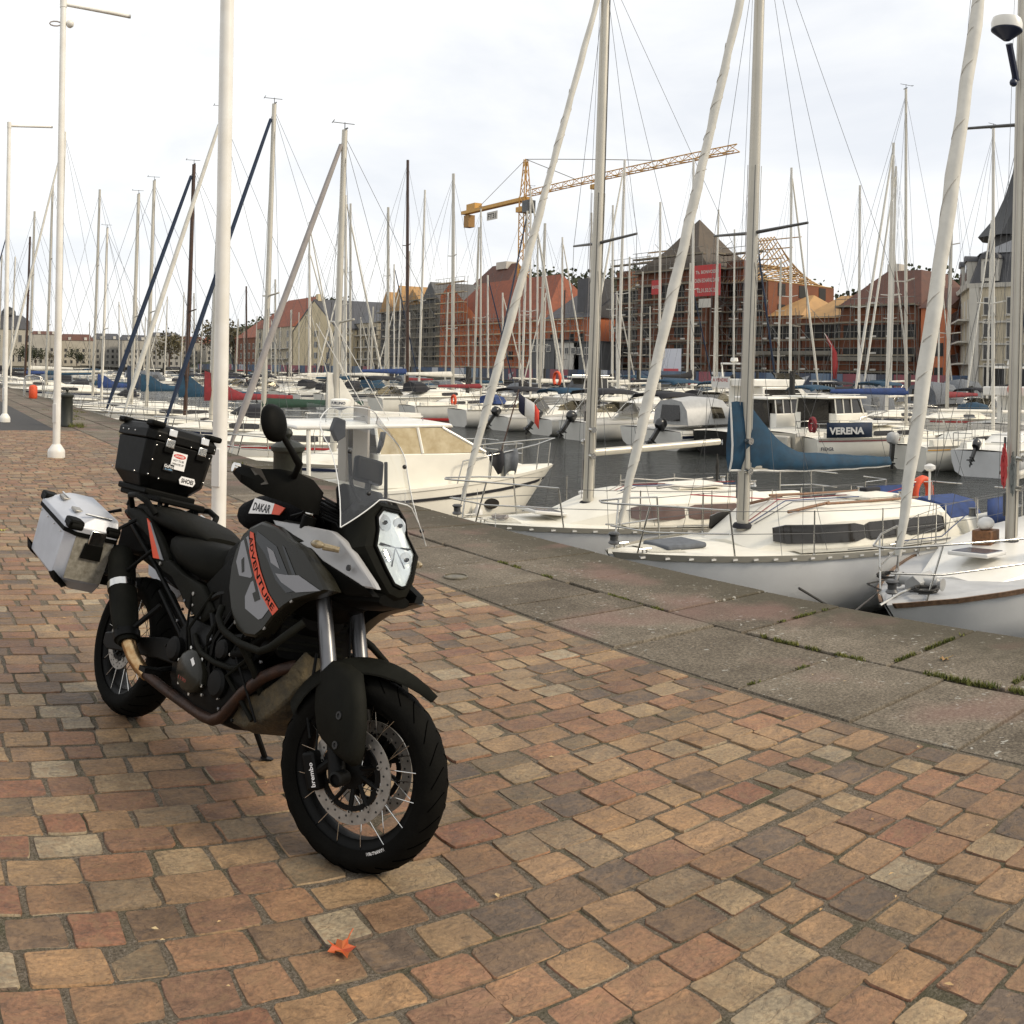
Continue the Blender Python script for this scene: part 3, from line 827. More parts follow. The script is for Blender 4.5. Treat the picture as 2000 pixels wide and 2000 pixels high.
for sy in (-1, 1):
    f = MB(); f.tube([(.930, sy * .24, .675), (.955, sy * .262, .64), (1.0, sy * .27, .612), (1.037, sy * .27, .599), (1.14, sy * .27, .585), (1.265, sy * .27, .588), (1.315, sy * .268, .613)] + ([(1.355, sy * .25, .66), (1.38, sy * .20, .72)] if sy < 0 else [(1.30, .20, .66), (1.22, .15, .70)]), .0135, 10)
    f.tube([(1.14, sy * .27, .585), (1.16, sy * .2, .50), (1.15, sy * .14, .42)], .0115, 8)
    f.build('crash_bar', K_matt, bike, smooth=60)
    f = MB(); f.tube([(.716, sy * .19, .523), (.77, sy * .205, .497), (.822, sy * .21, .477), (.92, sy * .21, .468), (1.018, sy * .20, .472), (1.08, sy * .17, .50)], .011, 8); f.build('engine_guard', K_matt, bike, smooth=60)
    f = MB(); f.tube([(.56, sy * .14, .36), (.56, sy * .26, .33)], .012, 8); f.box((.56, sy * .26, .335), (.05, .08, .02)); f.build('footpeg', K_black, bike)
    f = MB(); f.tube([(.30, sy * .13, .56), (.24, sy * .20, .44), (.22, sy * .27, .42)], .012, 8); f.build('pillion_footpeg', K_black, bike)
f = MB(); f.tube([(.70, .12, .30), (.71, .20, .19), (.718, .275, .082)], [.015, .013, .012], 8); f.lathe([(.028, -.005), (.028, .004)], 10, c=(.72, .285, .078)); f.build('side_stand', K_black, bike)

# --- bodywork ---
f = MB(); f.loft([sect(.66, .11, .90, .70, 18, 2.6), sect(.76, .15, .955, .66, 18, 2.8), sect(.88, .185, 1.005, .66, 18, 3), sect(1.05, .19, 1.03, .66, 18, 3), sect(1.22, .175, 1.03, .70, 18, 3), sect(1.36, .13, 1.01, .78, 18, 3)])
f.build('fuel_tank', K_plast, bike, smooth=50)
tk = [(.930, .955), (.971, .990), (1.040, 1.022), (1.141, 1.016), (1.248, .982), (1.344, .964), (1.44, .905), (1.512, .852), (1.478, .838), (1.342, .786), (1.287, .747), (1.238, .700), (1.200, .645), (1.160, .612), (1.095, .603), (1.030, .616), (.967, .672), (.920, .745), (.902, .83), (.908, .895)]
tp_ = dome(tk, .022, .93, .06, y=-.232)
panel, _ = lr(tp_, 'tank_panel', K_olive, smooth=28)
PY = -.2328
def pp(pts, name, m, y=PY): return patch_y(pts, y, .0012).build(name, m, panel, smooth=0)
# block numerals across the panel
pp([(.948, .925), (.985, .955), (1.055, .866), (1.075, .850), (1.085, .835), (1.060, .810), (.985, .805), (.945, .850)], 'decal', K_grey)
pp([(1.068, .795), (1.105, .822), (1.215, .732), (1.185, .690), (1.165, .680), (1.070, .700), (1.052, .740)], 'decal', K_grey)
pp([(1.095, .760), (1.125, .777), (1.150, .750), (1.120, .735)], 'decal', K_olive, PY - .0016)
pp([(.978, .862), (.990, .875), (1.012, .825), (1.000, .818)], 'decal', K_olive, PY - .0016)
pp([(.965, .936), (.975, .945), (1.135, .765), (1.125, .757)], 'decal', K_olive, PY - .0017)
pp([(1.035, .980), (1.175, .945), (1.335, .815), (1.290, .800), (1.215, .83), (1.12, .905), (1.04, .945)], 'decal', K_gloss)
pp([(1.205, .955), (1.222, .950), (1.372, .826), (1.350, .820)], 'decal', K_gloss)
pp([(1.120, .935), (1.165, .925), (1.225, .872), (1.165, .884)], 'decal', K_grey, PY - .0016)
pp([(1.205, .853), (1.250, .83), (1.345, .812), (1.475, .842), (1.340, .870), (1.265, .858)], 'decal', K_grey, PY - .0016)
# orange stripe with the word cut into it
st = [(.992, .972), (1.016, .970), (1.052, .915), (1.110, .848), (1.185, .782), (1.268, .738), (1.243, .712), (1.155, .762), (1.075, .828), (1.018, .898)]
pp(st, 'stripe', K_orange, PY - .0014)
v, fcs, w_ = text_pts('ADVENTURE', .02)
axis = [Vector((1.000, 0, .962)), Vector((1.034, 0, .905)), Vector((1.092, 0, .838)), Vector((1.170, 0, .772)), Vector((1.250, 0, .728))]
def along(t):
    s_ = t * 4; i = min(3, int(s_)); return axis[i].lerp(axis[i + 1], s_ - i), (axis[i + 1] - axis[i]).normalized()
m = MB(); vv = []
for a, b_ in v:
    p, d = along(.03 + .94 * a / w_); n_ = Vector((d.z * -1, 0, d.x))
    q = p + n_ * ((b_ - .5) * .022); vv.append((q.x, PY - .0032, q.z))
m.add(vv, fcs); m.build('lettering', K_plast, panel, smooth=0)
# top cover between tank and shroud
cv = dome([(.985, -.20, .985), (1.10, -.17, 1.045), (1.20, -.15, 1.050), (1.30, -.20, .985), (1.22, -.232, .972)], .008, .85, .03); lr(cv, 'tank_cover', K_matt)
# silver radiator shroud and the dark scoop below it
sh = [(1.050, -.195, 1.032), (1.24, -.19, 1.040), (1.385, -.175, 1.042), (1.44, -.168, 1.022), (1.51, -.165, .985), (1.605, -.135, .905), (1.618, -.128, .888), (1.580, -.145, .885), (1.400, -.195, .935), (1.330, -.205, .968), (1.150, -.215, .978)]
shroud, ls_ = lr(dome(sh, .010, .88, .03), 'radiator_shroud', K_silver, smooth=30); ls_.location.x = -.10
lr(dome([(1.18, -.20, .978), (1.33, -.205, .968), (1.40, -.195, .935), (1.58, -.145, .885), (1.60, -.12, .862), (1.50, -.15, .845), (1.38, -.20, .90)], .006, .9, .04), 'radiator_scoop', K_plast)
f = MB(); f.lathe([(.011, -.002), (.011, .003), (.006, .003)], 10, c=(1.515, -.170, .935), M=Matrix.Rotation(R(90), 4, 'X')); f.build('bolt', K_ink, shroud)
f = MB(); f.ball((1.405, -.235, .988), (.034, .016, .014), 12, 8); f.tube([(1.425, -.225, .985), (1.465, -.185, .985)], [.012, .010], 8)
lr(f, 'turn_signal', K_amber)
# headlight
hl = [(1.470, -.045, 1.150), (1.480, -.078, 1.118), (1.500, -.080, 1.075), (1.532, -.108, 1.022), (1.570, -.070, .955), (1.590, -.034, .912), (1.594, .0, .905), (1.590, .034, .912), (1.570, .070, .955), (1.532, .108, 1.022), (1.500, .080, 1.075), (1.480, .078, 1.118), (1.470, .045, 1.150)]
hl = [(a, b_ * .84, c_) for a, b_, c_ in hl]
HN = Vector((.93, 0, .36)).normalized()
def hlp(k, sh_, ky=1.0, dz=0.0):
    c_ = Vector((1.53, 0, 1.03)); o_ = []
    for p in hl:
        q = c_ + (Vector(p) - c_) * k + HN * sh_; o_.append((q.x, q.y * ky, q.z + dz))
    return o_
f = MB(); f.loft([hlp(1.03, -.004), hlp(1.10, .004, 1.06), hlp(1.24, -.010, 1.14), hlp(1.34, -.045, 1.20), hlp(1.36, -.11, 1.20, .01), hlp(1.15, -.20, 1.05, .03), hlp(.9, -.27, 1.0, .05)], True)
mask = f.build('front_mask', K_matt, bike, smooth=28)
f = MB(); f.loft([sect(1.30, .10, .90, .80, 10, 3), sect(1.45, .12, .90, .80, 10, 3), sect(1.585, .07, .875, .835, 10, 3)]); f.build('lower_fairing', K_plast, bike, smooth=40)
f = MB(); f.prism(hl, tuple(-HN * .02), tuple(HN * .004)); hd = f.build('headlight', K_refl, bike, smooth=20)
f = MB(); f.loft([hlp(1.05, -.01), hlp(1.05, .010), hlp(.99, .013), hlp(.99, -.01)], cap=False); f.build('headlight_surround', K_plast, hd, smooth=30)
f = MB(); f.loft([hlp(1.0, .006), hlp(.85, .014), hlp(.4, .019)], cap=True); f.build('lens', K_smoke, hd, smooth=50)
def hbar(p, q, r_, m, nm='reflector_bar'):
    f = MB(); f.tube([Vector(p) + HN * .008, Vector(q) + HN * .008], r_, 6); f.build(nm, m, hd)
hbar((1.527, -.070, 1.034), (1.525, .0, 1.028), .0038, K_gloss); hbar((1.525, 0, 1.028), (1.560, -.03, .965), .0038, K_gloss); hbar((1.525, 0, 1.028), (1.527, .070, 1.034), .0038, K_gloss); hbar((1.525, 0, 1.028), (1.560, .03, .965), .0038, K_gloss)
for c_, r_ in (((1.487, -.036, 1.105), .030), ((1.487, .036, 1.105), .030), ((1.545, -.045, .995), .028), ((1.545, .045, .995), .028)):
    f = MB(); Mh = HN.to_track_quat('Z', 'Y').to_matrix().to_4x4()
    f.lathe([(r_, .004), (r_ * .9, -.004), (r_ * .35, -.012), (r_ * .3, .002), (.001, .004)], 18, c=Vector(c_) + HN * .006, M=Mh); f.build('lamp', K_chr, hd)
    f = MB(); f.lathe([(r_ * .28, .003), (r_ * .2, .012)], 10, c=Vector(c_) + HN * .006, M=Mh); f.build('bulb_cap', K_gloss, hd)
# windscreen
def scr(u, v_, off=0.0):
    cx = 1.500 - .265 * v_ + .012 * math.sin(v_ * 3.14) ; cz = 1.185 + .325 * v_
    hw_ = .205 - .024 * math.sin(min(1, v_ / .6) * 3.14) - (.085 * max(0, (v_ - .72) / .28) ** 1.6)
    lobe = max(0, abs(u) - .35) / .65 * max(0, 1 - v_ * 2.2)
    x_ = cx - .085 * abs(u) ** 2 + .055 * lobe
    z_ = cz - .125 * lobe - .03 * abs(u) ** 2 * v_
    return (x_ + off, hw_ * u, z_ + off * .6)
f = MB()
o_ = [[scr(-1 + j / 8, i / 12) for j in range(17)] for i in range(13)]
f.grid(o_); ws = f.build('windscreen', K_clear, bike, smooth=60)
f = MB(); edge_ = [scr(-1, i / 12) for i in range(13)] + [scr(-1 + j / 8, 1) for j in range(1, 17)] + [scr(1, 1 - i / 12) for i in range(1, 13)] + [scr(1 - j / 8, 0) for j in range(1, 16)]
f.tube(edge_ + [edge_[0]], .0022, 5, cap=False); f.build('screen_edge', mat('frosted_edge', (.62, .63, .62), .4), ws)
for u, v_ in ((-.72, .46), (.72, .46), (-.55, .12), (.80, .02)):
    f = MB(); f.ball(scr(u, v_), .0085, 8, 6); f.build('screen_bolt', K_ink, ws)
f = MB(); f.grid([[(1.455 - .09 * (j / 8) ** 2 * 1 - .10 * i / 5, (.155 - .02 * i / 5) * (-1 + 2 * j / 8) , 1.175 + .07 * i / 5 - .06 * abs(-1 + 2 * j / 8) ** 2 * (1 - i / 5)) for j in range(9)] for i in range(6)]); f.build('instrument_visor', K_tint, bike, smooth=60)
f = MB(); f.grid([[(1.235 - .05 * (1 - abs(u)) * 0 - .09 * u * u - .055 * i / 4, .185 * u, 1.415 + .070 * i / 4 + .010 * (1 - u * u)) for u in [-1 + j / 7 for j in range(15)]] for i in range(5)])
sp_ = f.build('screen_spoiler', K_clear, bike, smooth=60)
for sy in (-1, 1):
    f = MB(); f.prism([(1.215, sy * .105, 1.36), (1.235, sy * .088, 1.385), (1.225, sy * .095, 1.445), (1.205, sy * .125, 1.45), (1.20, sy * .13, 1.40)], (-.010, 0, 0), (.012, 0, 0)); f.build('spoiler_clamp', K_ink, sp_, bevel=.004)
# dash, GPS
f = MB(); f.box((1.30, 0, 1.165), (.05, .20, .10), M=Matrix.Rotation(R(-25), 4, 'Y')); f.build('instrument_cluster', K_plast, bike, bevel=.012)
f = MB(); f.box((1.265, .035, 1.285), (.032, .135, .095), M=Matrix.Rotation(R(-12), 4, 'Y')); gps = f.build('navigation_unit', K_black, bike, bevel=.012)
f = MB(); f.tube([(1.28, .035, 1.25), (1.29, .035, 1.17)], .012, 8); f.build('mount_arm', K_black, gps)
for sy in (-1, 1):
    f = MB(); f.tube([(1.38, sy * .06, 1.15), (1.33, sy * .085, 1.22), (1.29, sy * .09, 1.33)], .007, 6); f.build('screen_bracket', K_black, bike)
# handlebar with guards, levers, mirrors; turned to the left
hb = [(1.135, -.44, 1.182), (1.165, -.34, 1.178), (1.21, -.16, 1.15), (1.19, -.06, 1.115), (1.175, .06, 1.115), (1.12, .16, 1.15), (1.00, .34, 1.178), (.945, .43, 1.18)]
f = MB(); f.tube(hb, .012, 10); f.build('handlebar', K_black, bike, smooth=60)
for p, q in (((1.135, -.44, 1.182), (1.162, -.325, 1.178)), ((.945, .43, 1.18), (1.005, .33, 1.178))):
    f = MB(); f.tube([p, q], .0185, 12); g = f.build('grip', K_rub, bike, smooth=50)
    d = (Vector(p) - Vector(q)).normalized(); f = MB(); f.tube([Vector(p), Vector(p) + d * .022], [.0185, .0165], 12); f.build('bar_end', K_chr, g)
    f = MB(); f.tube([Vector(q) + Vector((.0, 0, .0)) - d * .06, Vector(q) - d * .01], [.028, .024], 10); f.build('switch_housing', K_plast, g)
    f = MB(); f.tube([Vector(q) - d * .03 + Vector((.05, 0, 0)), Vector(p) - d * .03 + Vector((.065, 0, .004))], .007, 6); f.build('lever', K_black, g)
for sgn, base in ((-1, None), (1, None)):
    pl = [(1.125, -.452, 1.190, 1.160), (1.180, -.450, 1.188, 1.135), (1.235, -.415, 1.196, 1.112), (1.272, -.360, 1.210, 1.105), (1.295, -.300, 1.212, 1.100), (1.310, -.240, 1.200, 1.085), (1.318, -.19, 1.165, 1.085)]
    if sgn > 0: pl = [(a - .19 - .0 * b_, -b_, t + .0, c_) for a, b_, t, c_ in pl]
    f = MB(); ring = []
    for a, b_, t, c_ in pl:
        n_ = Vector((.6, sgn * .8, 0)).normalized() * .006
        mid = (t + c_) / 2
        ring.append([(a, b_, c_), (a + n_.x * 2, b_ + n_.y * 2, mid), (a, b_, t), (a - n_.x, b_ - n_.y, t), (a + n_.x, b_ + n_.y, mid), (a - n_.x, b_ - n_.y, c_)])
    f.loft(ring, True); hg = f.build('hand_guard', K_plast, bike, smooth=30)
    if sgn < 0:
        f = MB(); f.quad((1.212, -.4435, 1.190), (1.245, -.4235, 1.197), (1.268, -.3925, 1.150), (1.250, -.4095, 1.142)); f.build('guard_sticker', mat('faded_sticker', (.045, .040, .032), .5), hg, smooth=0)
    if sgn > 0: continue
    mx_ = 1.335 if sgn < 0 else 1.09
    my_ = -.325 if sgn < 0 else .33
    f = MB(); f.tube([(mx_ - .12, my_ * .8, 1.165), (mx_ - .02, my_, 1.205), (mx_, my_ * 1.02, 1.238), (mx_ - .005, my_ * 1.18, 1.285), (mx_ - .01, my_ * 1.32, 1.325)], [.010, .011, .014, .011, .010], 8)
    mi = f.build('mirror', K_plast, bike, smooth=60)
    f = MB(); n_ = 20; rings = []
    c_ = Vector((mx_ - .012, my_ * 1.43, 1.352)); ux = Vector((.20, sgn * .80, -.10)).normalized(); uz = Vector((-.22, sgn * .25, 1)).normalized(); un = ux.cross(uz) * (1 if ux.cross(uz).x > 0 else -1)
    for k_, s_ in ((.02, .030), (.5, .027), (.82, .018), (1.0, .002), (.97, -.010), (.9, -.012)):
        rings.append([tuple(c_ + ux * (.058 * k_ * math.copysign(abs(math.cos(2 * math.pi * j / n_)) ** .8, math.cos(2 * math.pi * j / n_))) + uz * (.066 * k_ * math.sin(2 * math.pi * j / n_)) + un * s_) for j in range(n_)])
    f.loft(rings, True); f.build('mirror_housing', K_plast, mi, smooth=50)
# tank bag
f = MB(); f.loft([sect(.72, .09, 1.07, .99, 18, 2.2), sect(.75, .15, 1.095, .965, 18, 2.4), sect(.84, .175, 1.125, .955, 18, 2.6), sect(.98, .175, 1.150, 1.0, 18, 2.6), sect(1.10, .16, 1.150, 1.02, 18, 2.6), sect(1.20, .13, 1.135, 1.04, 18, 2.4), sect(1.23, .08, 1.11, 1.06, 18, 2.2)])
bag = f.build('tank_bag', K_bag, bike, smooth=60)
def bagpt(x_, z_): return (x_, -.186 + .02 * abs(x_ - .95), z_)
f = MB(); f.loft([[(a, y_, b_) for a, b_ in ((.875, 1.035), (.895, 1.098), (1.030, 1.092), (1.025, 1.052))] for y_ in (-.178, -.1815)]); lb = f.build('bag_label', K_white, bag, smooth=0)
f = MB(); f.loft([[(a, y_, b_) for a, b_ in ((1.026, 1.052), (1.031, 1.092), (1.100, 1.085), (1.075, 1.055))] for y_ in (-.178, -.1815)]); f.build('bag_label', K_orange, bag, smooth=0)
lettering('DAKAR', (.897, -.1822, 1.050), (1, 0, .02), (.12, 0, 1), .115, .032, K_ink, lb, bold=.03)
f = MB(); f.tube([(.95, -.12, 1.135), (.95, 0, 1.175), (.95, .12, 1.135)], .010, 6); f.build('bag_handle', K_bag, bag)
f = MB(); f.lathe([(.022, 0), (.022, .018), (.015, .022)], 12, c=(1.20, -.13, 1.055), M=Matrix.Rotation(R(50), 4, 'X')); f.build('valve_cap', K_red, bike)
# cables and fittings behind the mask
for k in range(7):
    f = MB(); f.tube([(1.12 + .02 * k, -.16 + .01 * k, 1.06), (1.20 + .012 * k, -.15 - .008 * k, 1.09 + .012 * k), (1.30, -.09 + .012 * k, 1.07 + .008 * k), (1.36, -.05, 1.0)], .0055, 6); f.build('cable', K_black, bike)
f = MB(); f.ball((1.235, -.165, 1.085), (.020, .016, .016), 10, 6); f.build('reservoir', K_chr, bike)
f = MB(); f.lathe([(.026, -.03), (.026, .03)], 14, c=(1.235, -.165, 1.045), M=Matrix.Rotation(R(10), 4, 'Y')); f.build('reservoir_body', K_plast, bike)
# seats and tail
f = MB(); f.loft([sect(.22, .10, .865, .82, 16, 2.6), sect(.28, .145, .880, .77, 16, 3), sect(.40, .172, .888, .735, 16, 3), sect(.55, .165, .882, .715, 16, 3), sect(.66, .14, .885, .72, 16, 3), sect(.74, .105, .915, .76, 16, 2.8), sect(.78, .08, .93, .80, 16, 2.6)])
f.build('rider_seat', K_seat, bike, smooth=50)
f = MB(); f.loft([sect(-.24, .07, .955, .90, 16, 2.6), sect(-.18, .105, .965, .885, 16, 3), sect(-.02, .135, .975, .88, 16, 3), sect(.16, .155, .968, .875, 16, 3), sect(.32, .150, .950, .865, 16, 3), sect(.42, .125, .925, .862, 16, 3), sect(.475, .085, .900, .868, 16, 2.6)])
f.build('pillion_seat', K_seat, bike, smooth=50)
tl = dome([(-.28, -.115, .935), (-.10, -.140, .935), (.06, -.150, .905), (.215, -.165, .840), (.34, -.178, .770), (.36, -.178, .735), (.235, -.17, .738), (.10, -.155, .82), (-.10, -.135, .875), (-.27, -.11, .895)], .008, .88, .03)
tail, _ = lr(tl, 'tail_panel', K_matt, smooth=30)
f = MB(); f.prism([(.052, -.1605, .902), (.092, -.163, .888), (.285, -.1785, .752), (.225, -.1775, .746)], (0, -.003, 0), (0, .004, 0)); f.build('stripe', K_orange, tail, smooth=0)
f = MB(); f.prism([(.092, -.163, .889), (.102, -.164, .884), (.312, -.1795, .752), (.286, -.179, .752)], (0, -.003, 0), (0, .004, 0)); f.build('stripe', K_grey, tail, smooth=0)
sd = dome([(.225, -.175, .742), (.35, -.178, .762), (.502, -.182, .728), (.66, -.18, .712), (.785, -.18, .640), (.755, -.18, .60), (.720, -.178, .577), (.640, -.178, .590), (.579, -.178, .605), (.500, -.178, .655), (.40, -.178, .705), (.30, -.176, .716)], .008, .9, .03)
lr(sd, 'side_panel', K_matt, smooth=30)
lr(dome([(.64, -.15, .72), (.78, -.16, .84), (.90, -.19, .90), (.90, -.19, .76), (.97, -.19, .67), (.90, -.18, .62), (.78, -.17, .64)], .006, .9, .04), 'knee_panel', K_plast)
for sy in (-1, 1):
    f = MB(); f.tube([(-.17, sy * .135, .935), (-.12, sy * .185, .985), (-.02, sy * .20, .995), (.07, sy * .19, .975), (.11, sy * .155, .930)], .0145, 8); f.build('grab_handle', K_plast, bike, smooth=60)
f = MB(); f.box((-.15, 0, .998), (.42, .25, .030)); f.box((-.22, 0, 1.022), (.30, .28, .03)); f.build('luggage_rack', K_plast, bike, bevel=.008)
f = MB()
for sy in (-1, 1):
    f.tube([(-.28, sy * .10, .93), (-.26, sy * .10, 1.0)], .012, 8); f.tube([(.04, sy * .10, .93), (.02, sy * .10, 1.0)], .012, 8)
    f.tube([(-.30, sy * .12, .90), (-.36, sy * .19, .86), (-.34, sy * .20, .62), (-.14, sy * .20, .60), (.05, sy * .19, .66), (.16, sy * .15, .78)], .009, 8)
    f.tube([(-.14, sy * .20, .60), (-.12, sy * .20, .82), (-.10, sy * .13, .88)], .009, 8)
f.build('pannier_frame', K_black, bike, smooth=60)
f = MB(); f.loft([sect(-.36, .07, .92, .87, 12, 3), sect(-.30, .09, .935, .86, 12, 3)]); f.build('tail_light', mat('tail_lens', (.25, .01, .01), .2), bike)

# --- small hardware: bolts, hoses and clips over engine and frame
rk = random.Random(12)
for k in range(26):
    x_, z_ = rk.uniform(.52, 1.2), rk.uniform(.30, .66); y_ = -.196 if z_ < .58 else -.178
    f = MB(); f.lathe([(.0065, -.003), (.0065, .004), (.003, .005)], 6, c=(x_, y_, z_), M=Matrix.Rotation(R(90), 4, 'X')); f.build('bolt', (K_fork, K_disc, K_black)[k % 3], bike)
for k in range(9):
    x_ = rk.uniform(.56, 1.1); f = MB()
    f.tube([(x_, -.17, .64 + .1 * rk.random()), (x_ + rk.uniform(-.08, .08), -.20, .54), (x_ + rk.uniform(-.12, .12), -.195, .44), (x_ + rk.uniform(-.15, .15), -.16, .33)], rk.choice((.005, .007, .010)), 6); f.build('hose', (K_black, K_matt, K_rub)[k % 3], bike, smooth=60)
for k in range(12):
    f = MB(); f.box((1.225, -.02, .60 + .026 * k), (.006, .30, .010)); f.build('radiator_fin', K_matt, bike)
f = MB(); f.tube([(1.36, -.10, .62), (1.40, -.125, .52), (1.42, -.13, .42), (1.45, -.125, .36)], .006, 6); f.build('brake_line', K_black, bike, smooth=60)
f = MB(); f.tube([(1.10, -.19, .70), (1.16, -.20, .62), (1.10, -.19, .55), (1.0, -.19, .52)], .017, 8); f.build('coolant_hose', K_rub, bike, smooth=60)
for k in range(7):      # fasteners along the panels
    x_, z_ = ((.95, .93), (1.02, .64), (1.20, .66), (1.32, .78), (1.22, .965), (.30, .735), (.62, .67))[k]
    f = MB(); f.lathe([(.008, -.002), (.008, .004), (.004, .0045)], 10, c=(x_, -.226 if x_ > .9 else -.181, z_), M=Matrix.Rotation(R(90), 4, 'X')); f.build('fastener', K_disc, bike)

# --- top case
def case_box(x0, x1, y0, y1, z0, z1, ch, bot, inset=.0):
    """box with cut vertical corners and a drawn-in foot"""
    def ring(z, s):
        a, b_, c_, d = x0 + s, x1 - s, y0 + s, y1 - s
        return [(a + ch, c_, z), (b_ - ch, c_, z), (b_, c_ + ch, z), (b_, d - ch, z), (b_ - ch, d, z), (a + ch, d, z), (a, d - ch, z), (a, c_ + ch, z)]
    m = MB(); m.loft([ring(z0, bot), ring(z0 + bot * 1.0, .012), ring(z1, 0)], True); return m
TC = case_box(-.405, -.045, -.195, .185, 1.035, 1.262, .035, .055)
tc_ = TC.build('top_case', K_black, bike, smooth=25, bevel=.006)
L1 = MB()
def tring(z, s): a, b_, c_, d, ch = -.411 + s, -.039 - s, -.201 + s, .191 - s, .036; return [(a + ch, c_, z), (b_ - ch, c_, z), (b_, c_ + ch, z), (b_, d - ch, z), (b_ - ch, d, z), (a + ch, d, z), (a, d - ch, z), (a, c_ + ch, z)]
L1.loft([tring(1.265, 0), tring(1.305, 0), tring(1.335, .022), tring(1.345, .05)], True); lid = L1.build('lid', K_black, tc_, smooth=25, bevel=.005)
f = MB(); f.prism([(-.34, -.16, 1.345), (-.12, -.16, 1.345), (-.12, .15, 1.345), (-.34, .15, 1.345)], (0, 0, 0), (0, 0, .004)); f.build('lid_plate', mat('scuffed_black', (.030, .030, .030), .35, var=.3, vscale=20), lid, bevel=.003)
for (xa, ya) in ((-.375, -.165), (-.075, -.165), (-.375, .155), (-.075, .155)):
    f = MB(); f.box((xa, ya, 1.338), (.075, .075, .028)); f.build('lid_corner', K_plast, lid, bevel=.010)
for yb in (-.085, .095):          # two latches on the face towards the rider
    f = MB(); f.box((-.036, yb, 1.312), (.012, .045, .034), M=Matrix.Rotation(R(-6), 4, 'Y')); f.build('latch', K_chr, tc_, bevel=.003)
    f = MB(); f.box((-.040, yb, 1.262), (.016, .046, .040)); f.build('latch', K_chr, tc_, bevel=.003)
    f = MB(); f.box((-.041, yb, 1.230), (.014, .052, .026)); f.build('latch_base', K_plast, tc_, bevel=.003)
for yb, zb in ((-.15, 1.24), (-.155, 1.17), (-.16, 1.10), (.145, 1.24), (.145, 1.12), (-.10, 1.09), (.03, 1.27), (-.15, 1.285), (.16, 1.285)):
    f = MB(); f.ball((-.046 if zb < 1.26 else -.040, yb, zb), .0048, 8, 6); f.build('rivet', K_chr, tc_)
for xb, zb in ((-.33, 1.29), (-.27, 1.29), (-.20, 1.29), (-.36, 1.10), (-.12, 1.10)):
    f = MB(); f.ball((xb, -.196 - (.005 if zb > 1.26 else 0), zb), .0045, 8, 6); f.build('rivet', K_chr, tc_)
def face_plate(y0, y1, z0, z1, x_, m, name, parent): 
    f = MB(); f.box((x_, (y0 + y1) / 2, (z0 + z1) / 2), (.0016, y1 - y0, z1 - z0)); return f.build(name, m, parent, smooth=0)
XF = -.0490
sk = face_plate(-.055, .025, 1.150, 1.232, XF + .003, K_white, 'sticker', tc_)
f = MB(); f.loft([[(x_, -.015 + .034 * math.cos(2 * math.pi * k / 16), 1.214 + .011 * math.sin(2 * math.pi * k / 16)) for k in range(16)] for x_ in (XF + .003, XF + .0046)]); f.build('sticker_oval', K_red, sk, smooth=0)
lettering('DANGER', (XF + .0050, -.040, 1.209), (0, 1, 0), (0, 0, 1), .050, .010, K_white, sk)
lettering('NOT TO BE', (XF + .0042, -.045, 1.187), (0, 1, 0), (0, 0, 1), .058, .010, K_ink, sk)
lettering('OPERATED BY', (XF + .0042, -.050, 1.170), (0, 1, 0), (0, 0, 1), .068, .010, K_ink, sk)
gp_ = face_plate(-.090, -.035, 1.135, 1.168, XF + .0058, K_ink, 'sticker', tc_)
lettering('GoPro', (XF + .0070, -.088, 1.150), (0, 1, 0), (0, 0, 1), .050, .015, K_white, gp_)
lettering('Be a HERO.', (XF + .0070, -.080, 1.140), (0, 1, 0), (0, 0, 1), .040, .006, mat('blue_ink', (.2, .4, .6), .5), gp_)
f = MB(); f.loft([[(x_, .055 + a, 1.108 + b_) for a, b_ in ((-.046, 0), (-.036, .019), (.036, .019), (.046, 0), (.036, -.019), (-.036, -.019))] for x_ in (XF + .002, XF + .0042)]); sh_ = f.build('sticker', K_white, tc_, smooth=0)
lettering('SHOEI', (XF + .0046, .021, 1.097), (0, 1, 0), (0, 0, 1), .068, .022, K_ink, sh_, bold=.04)

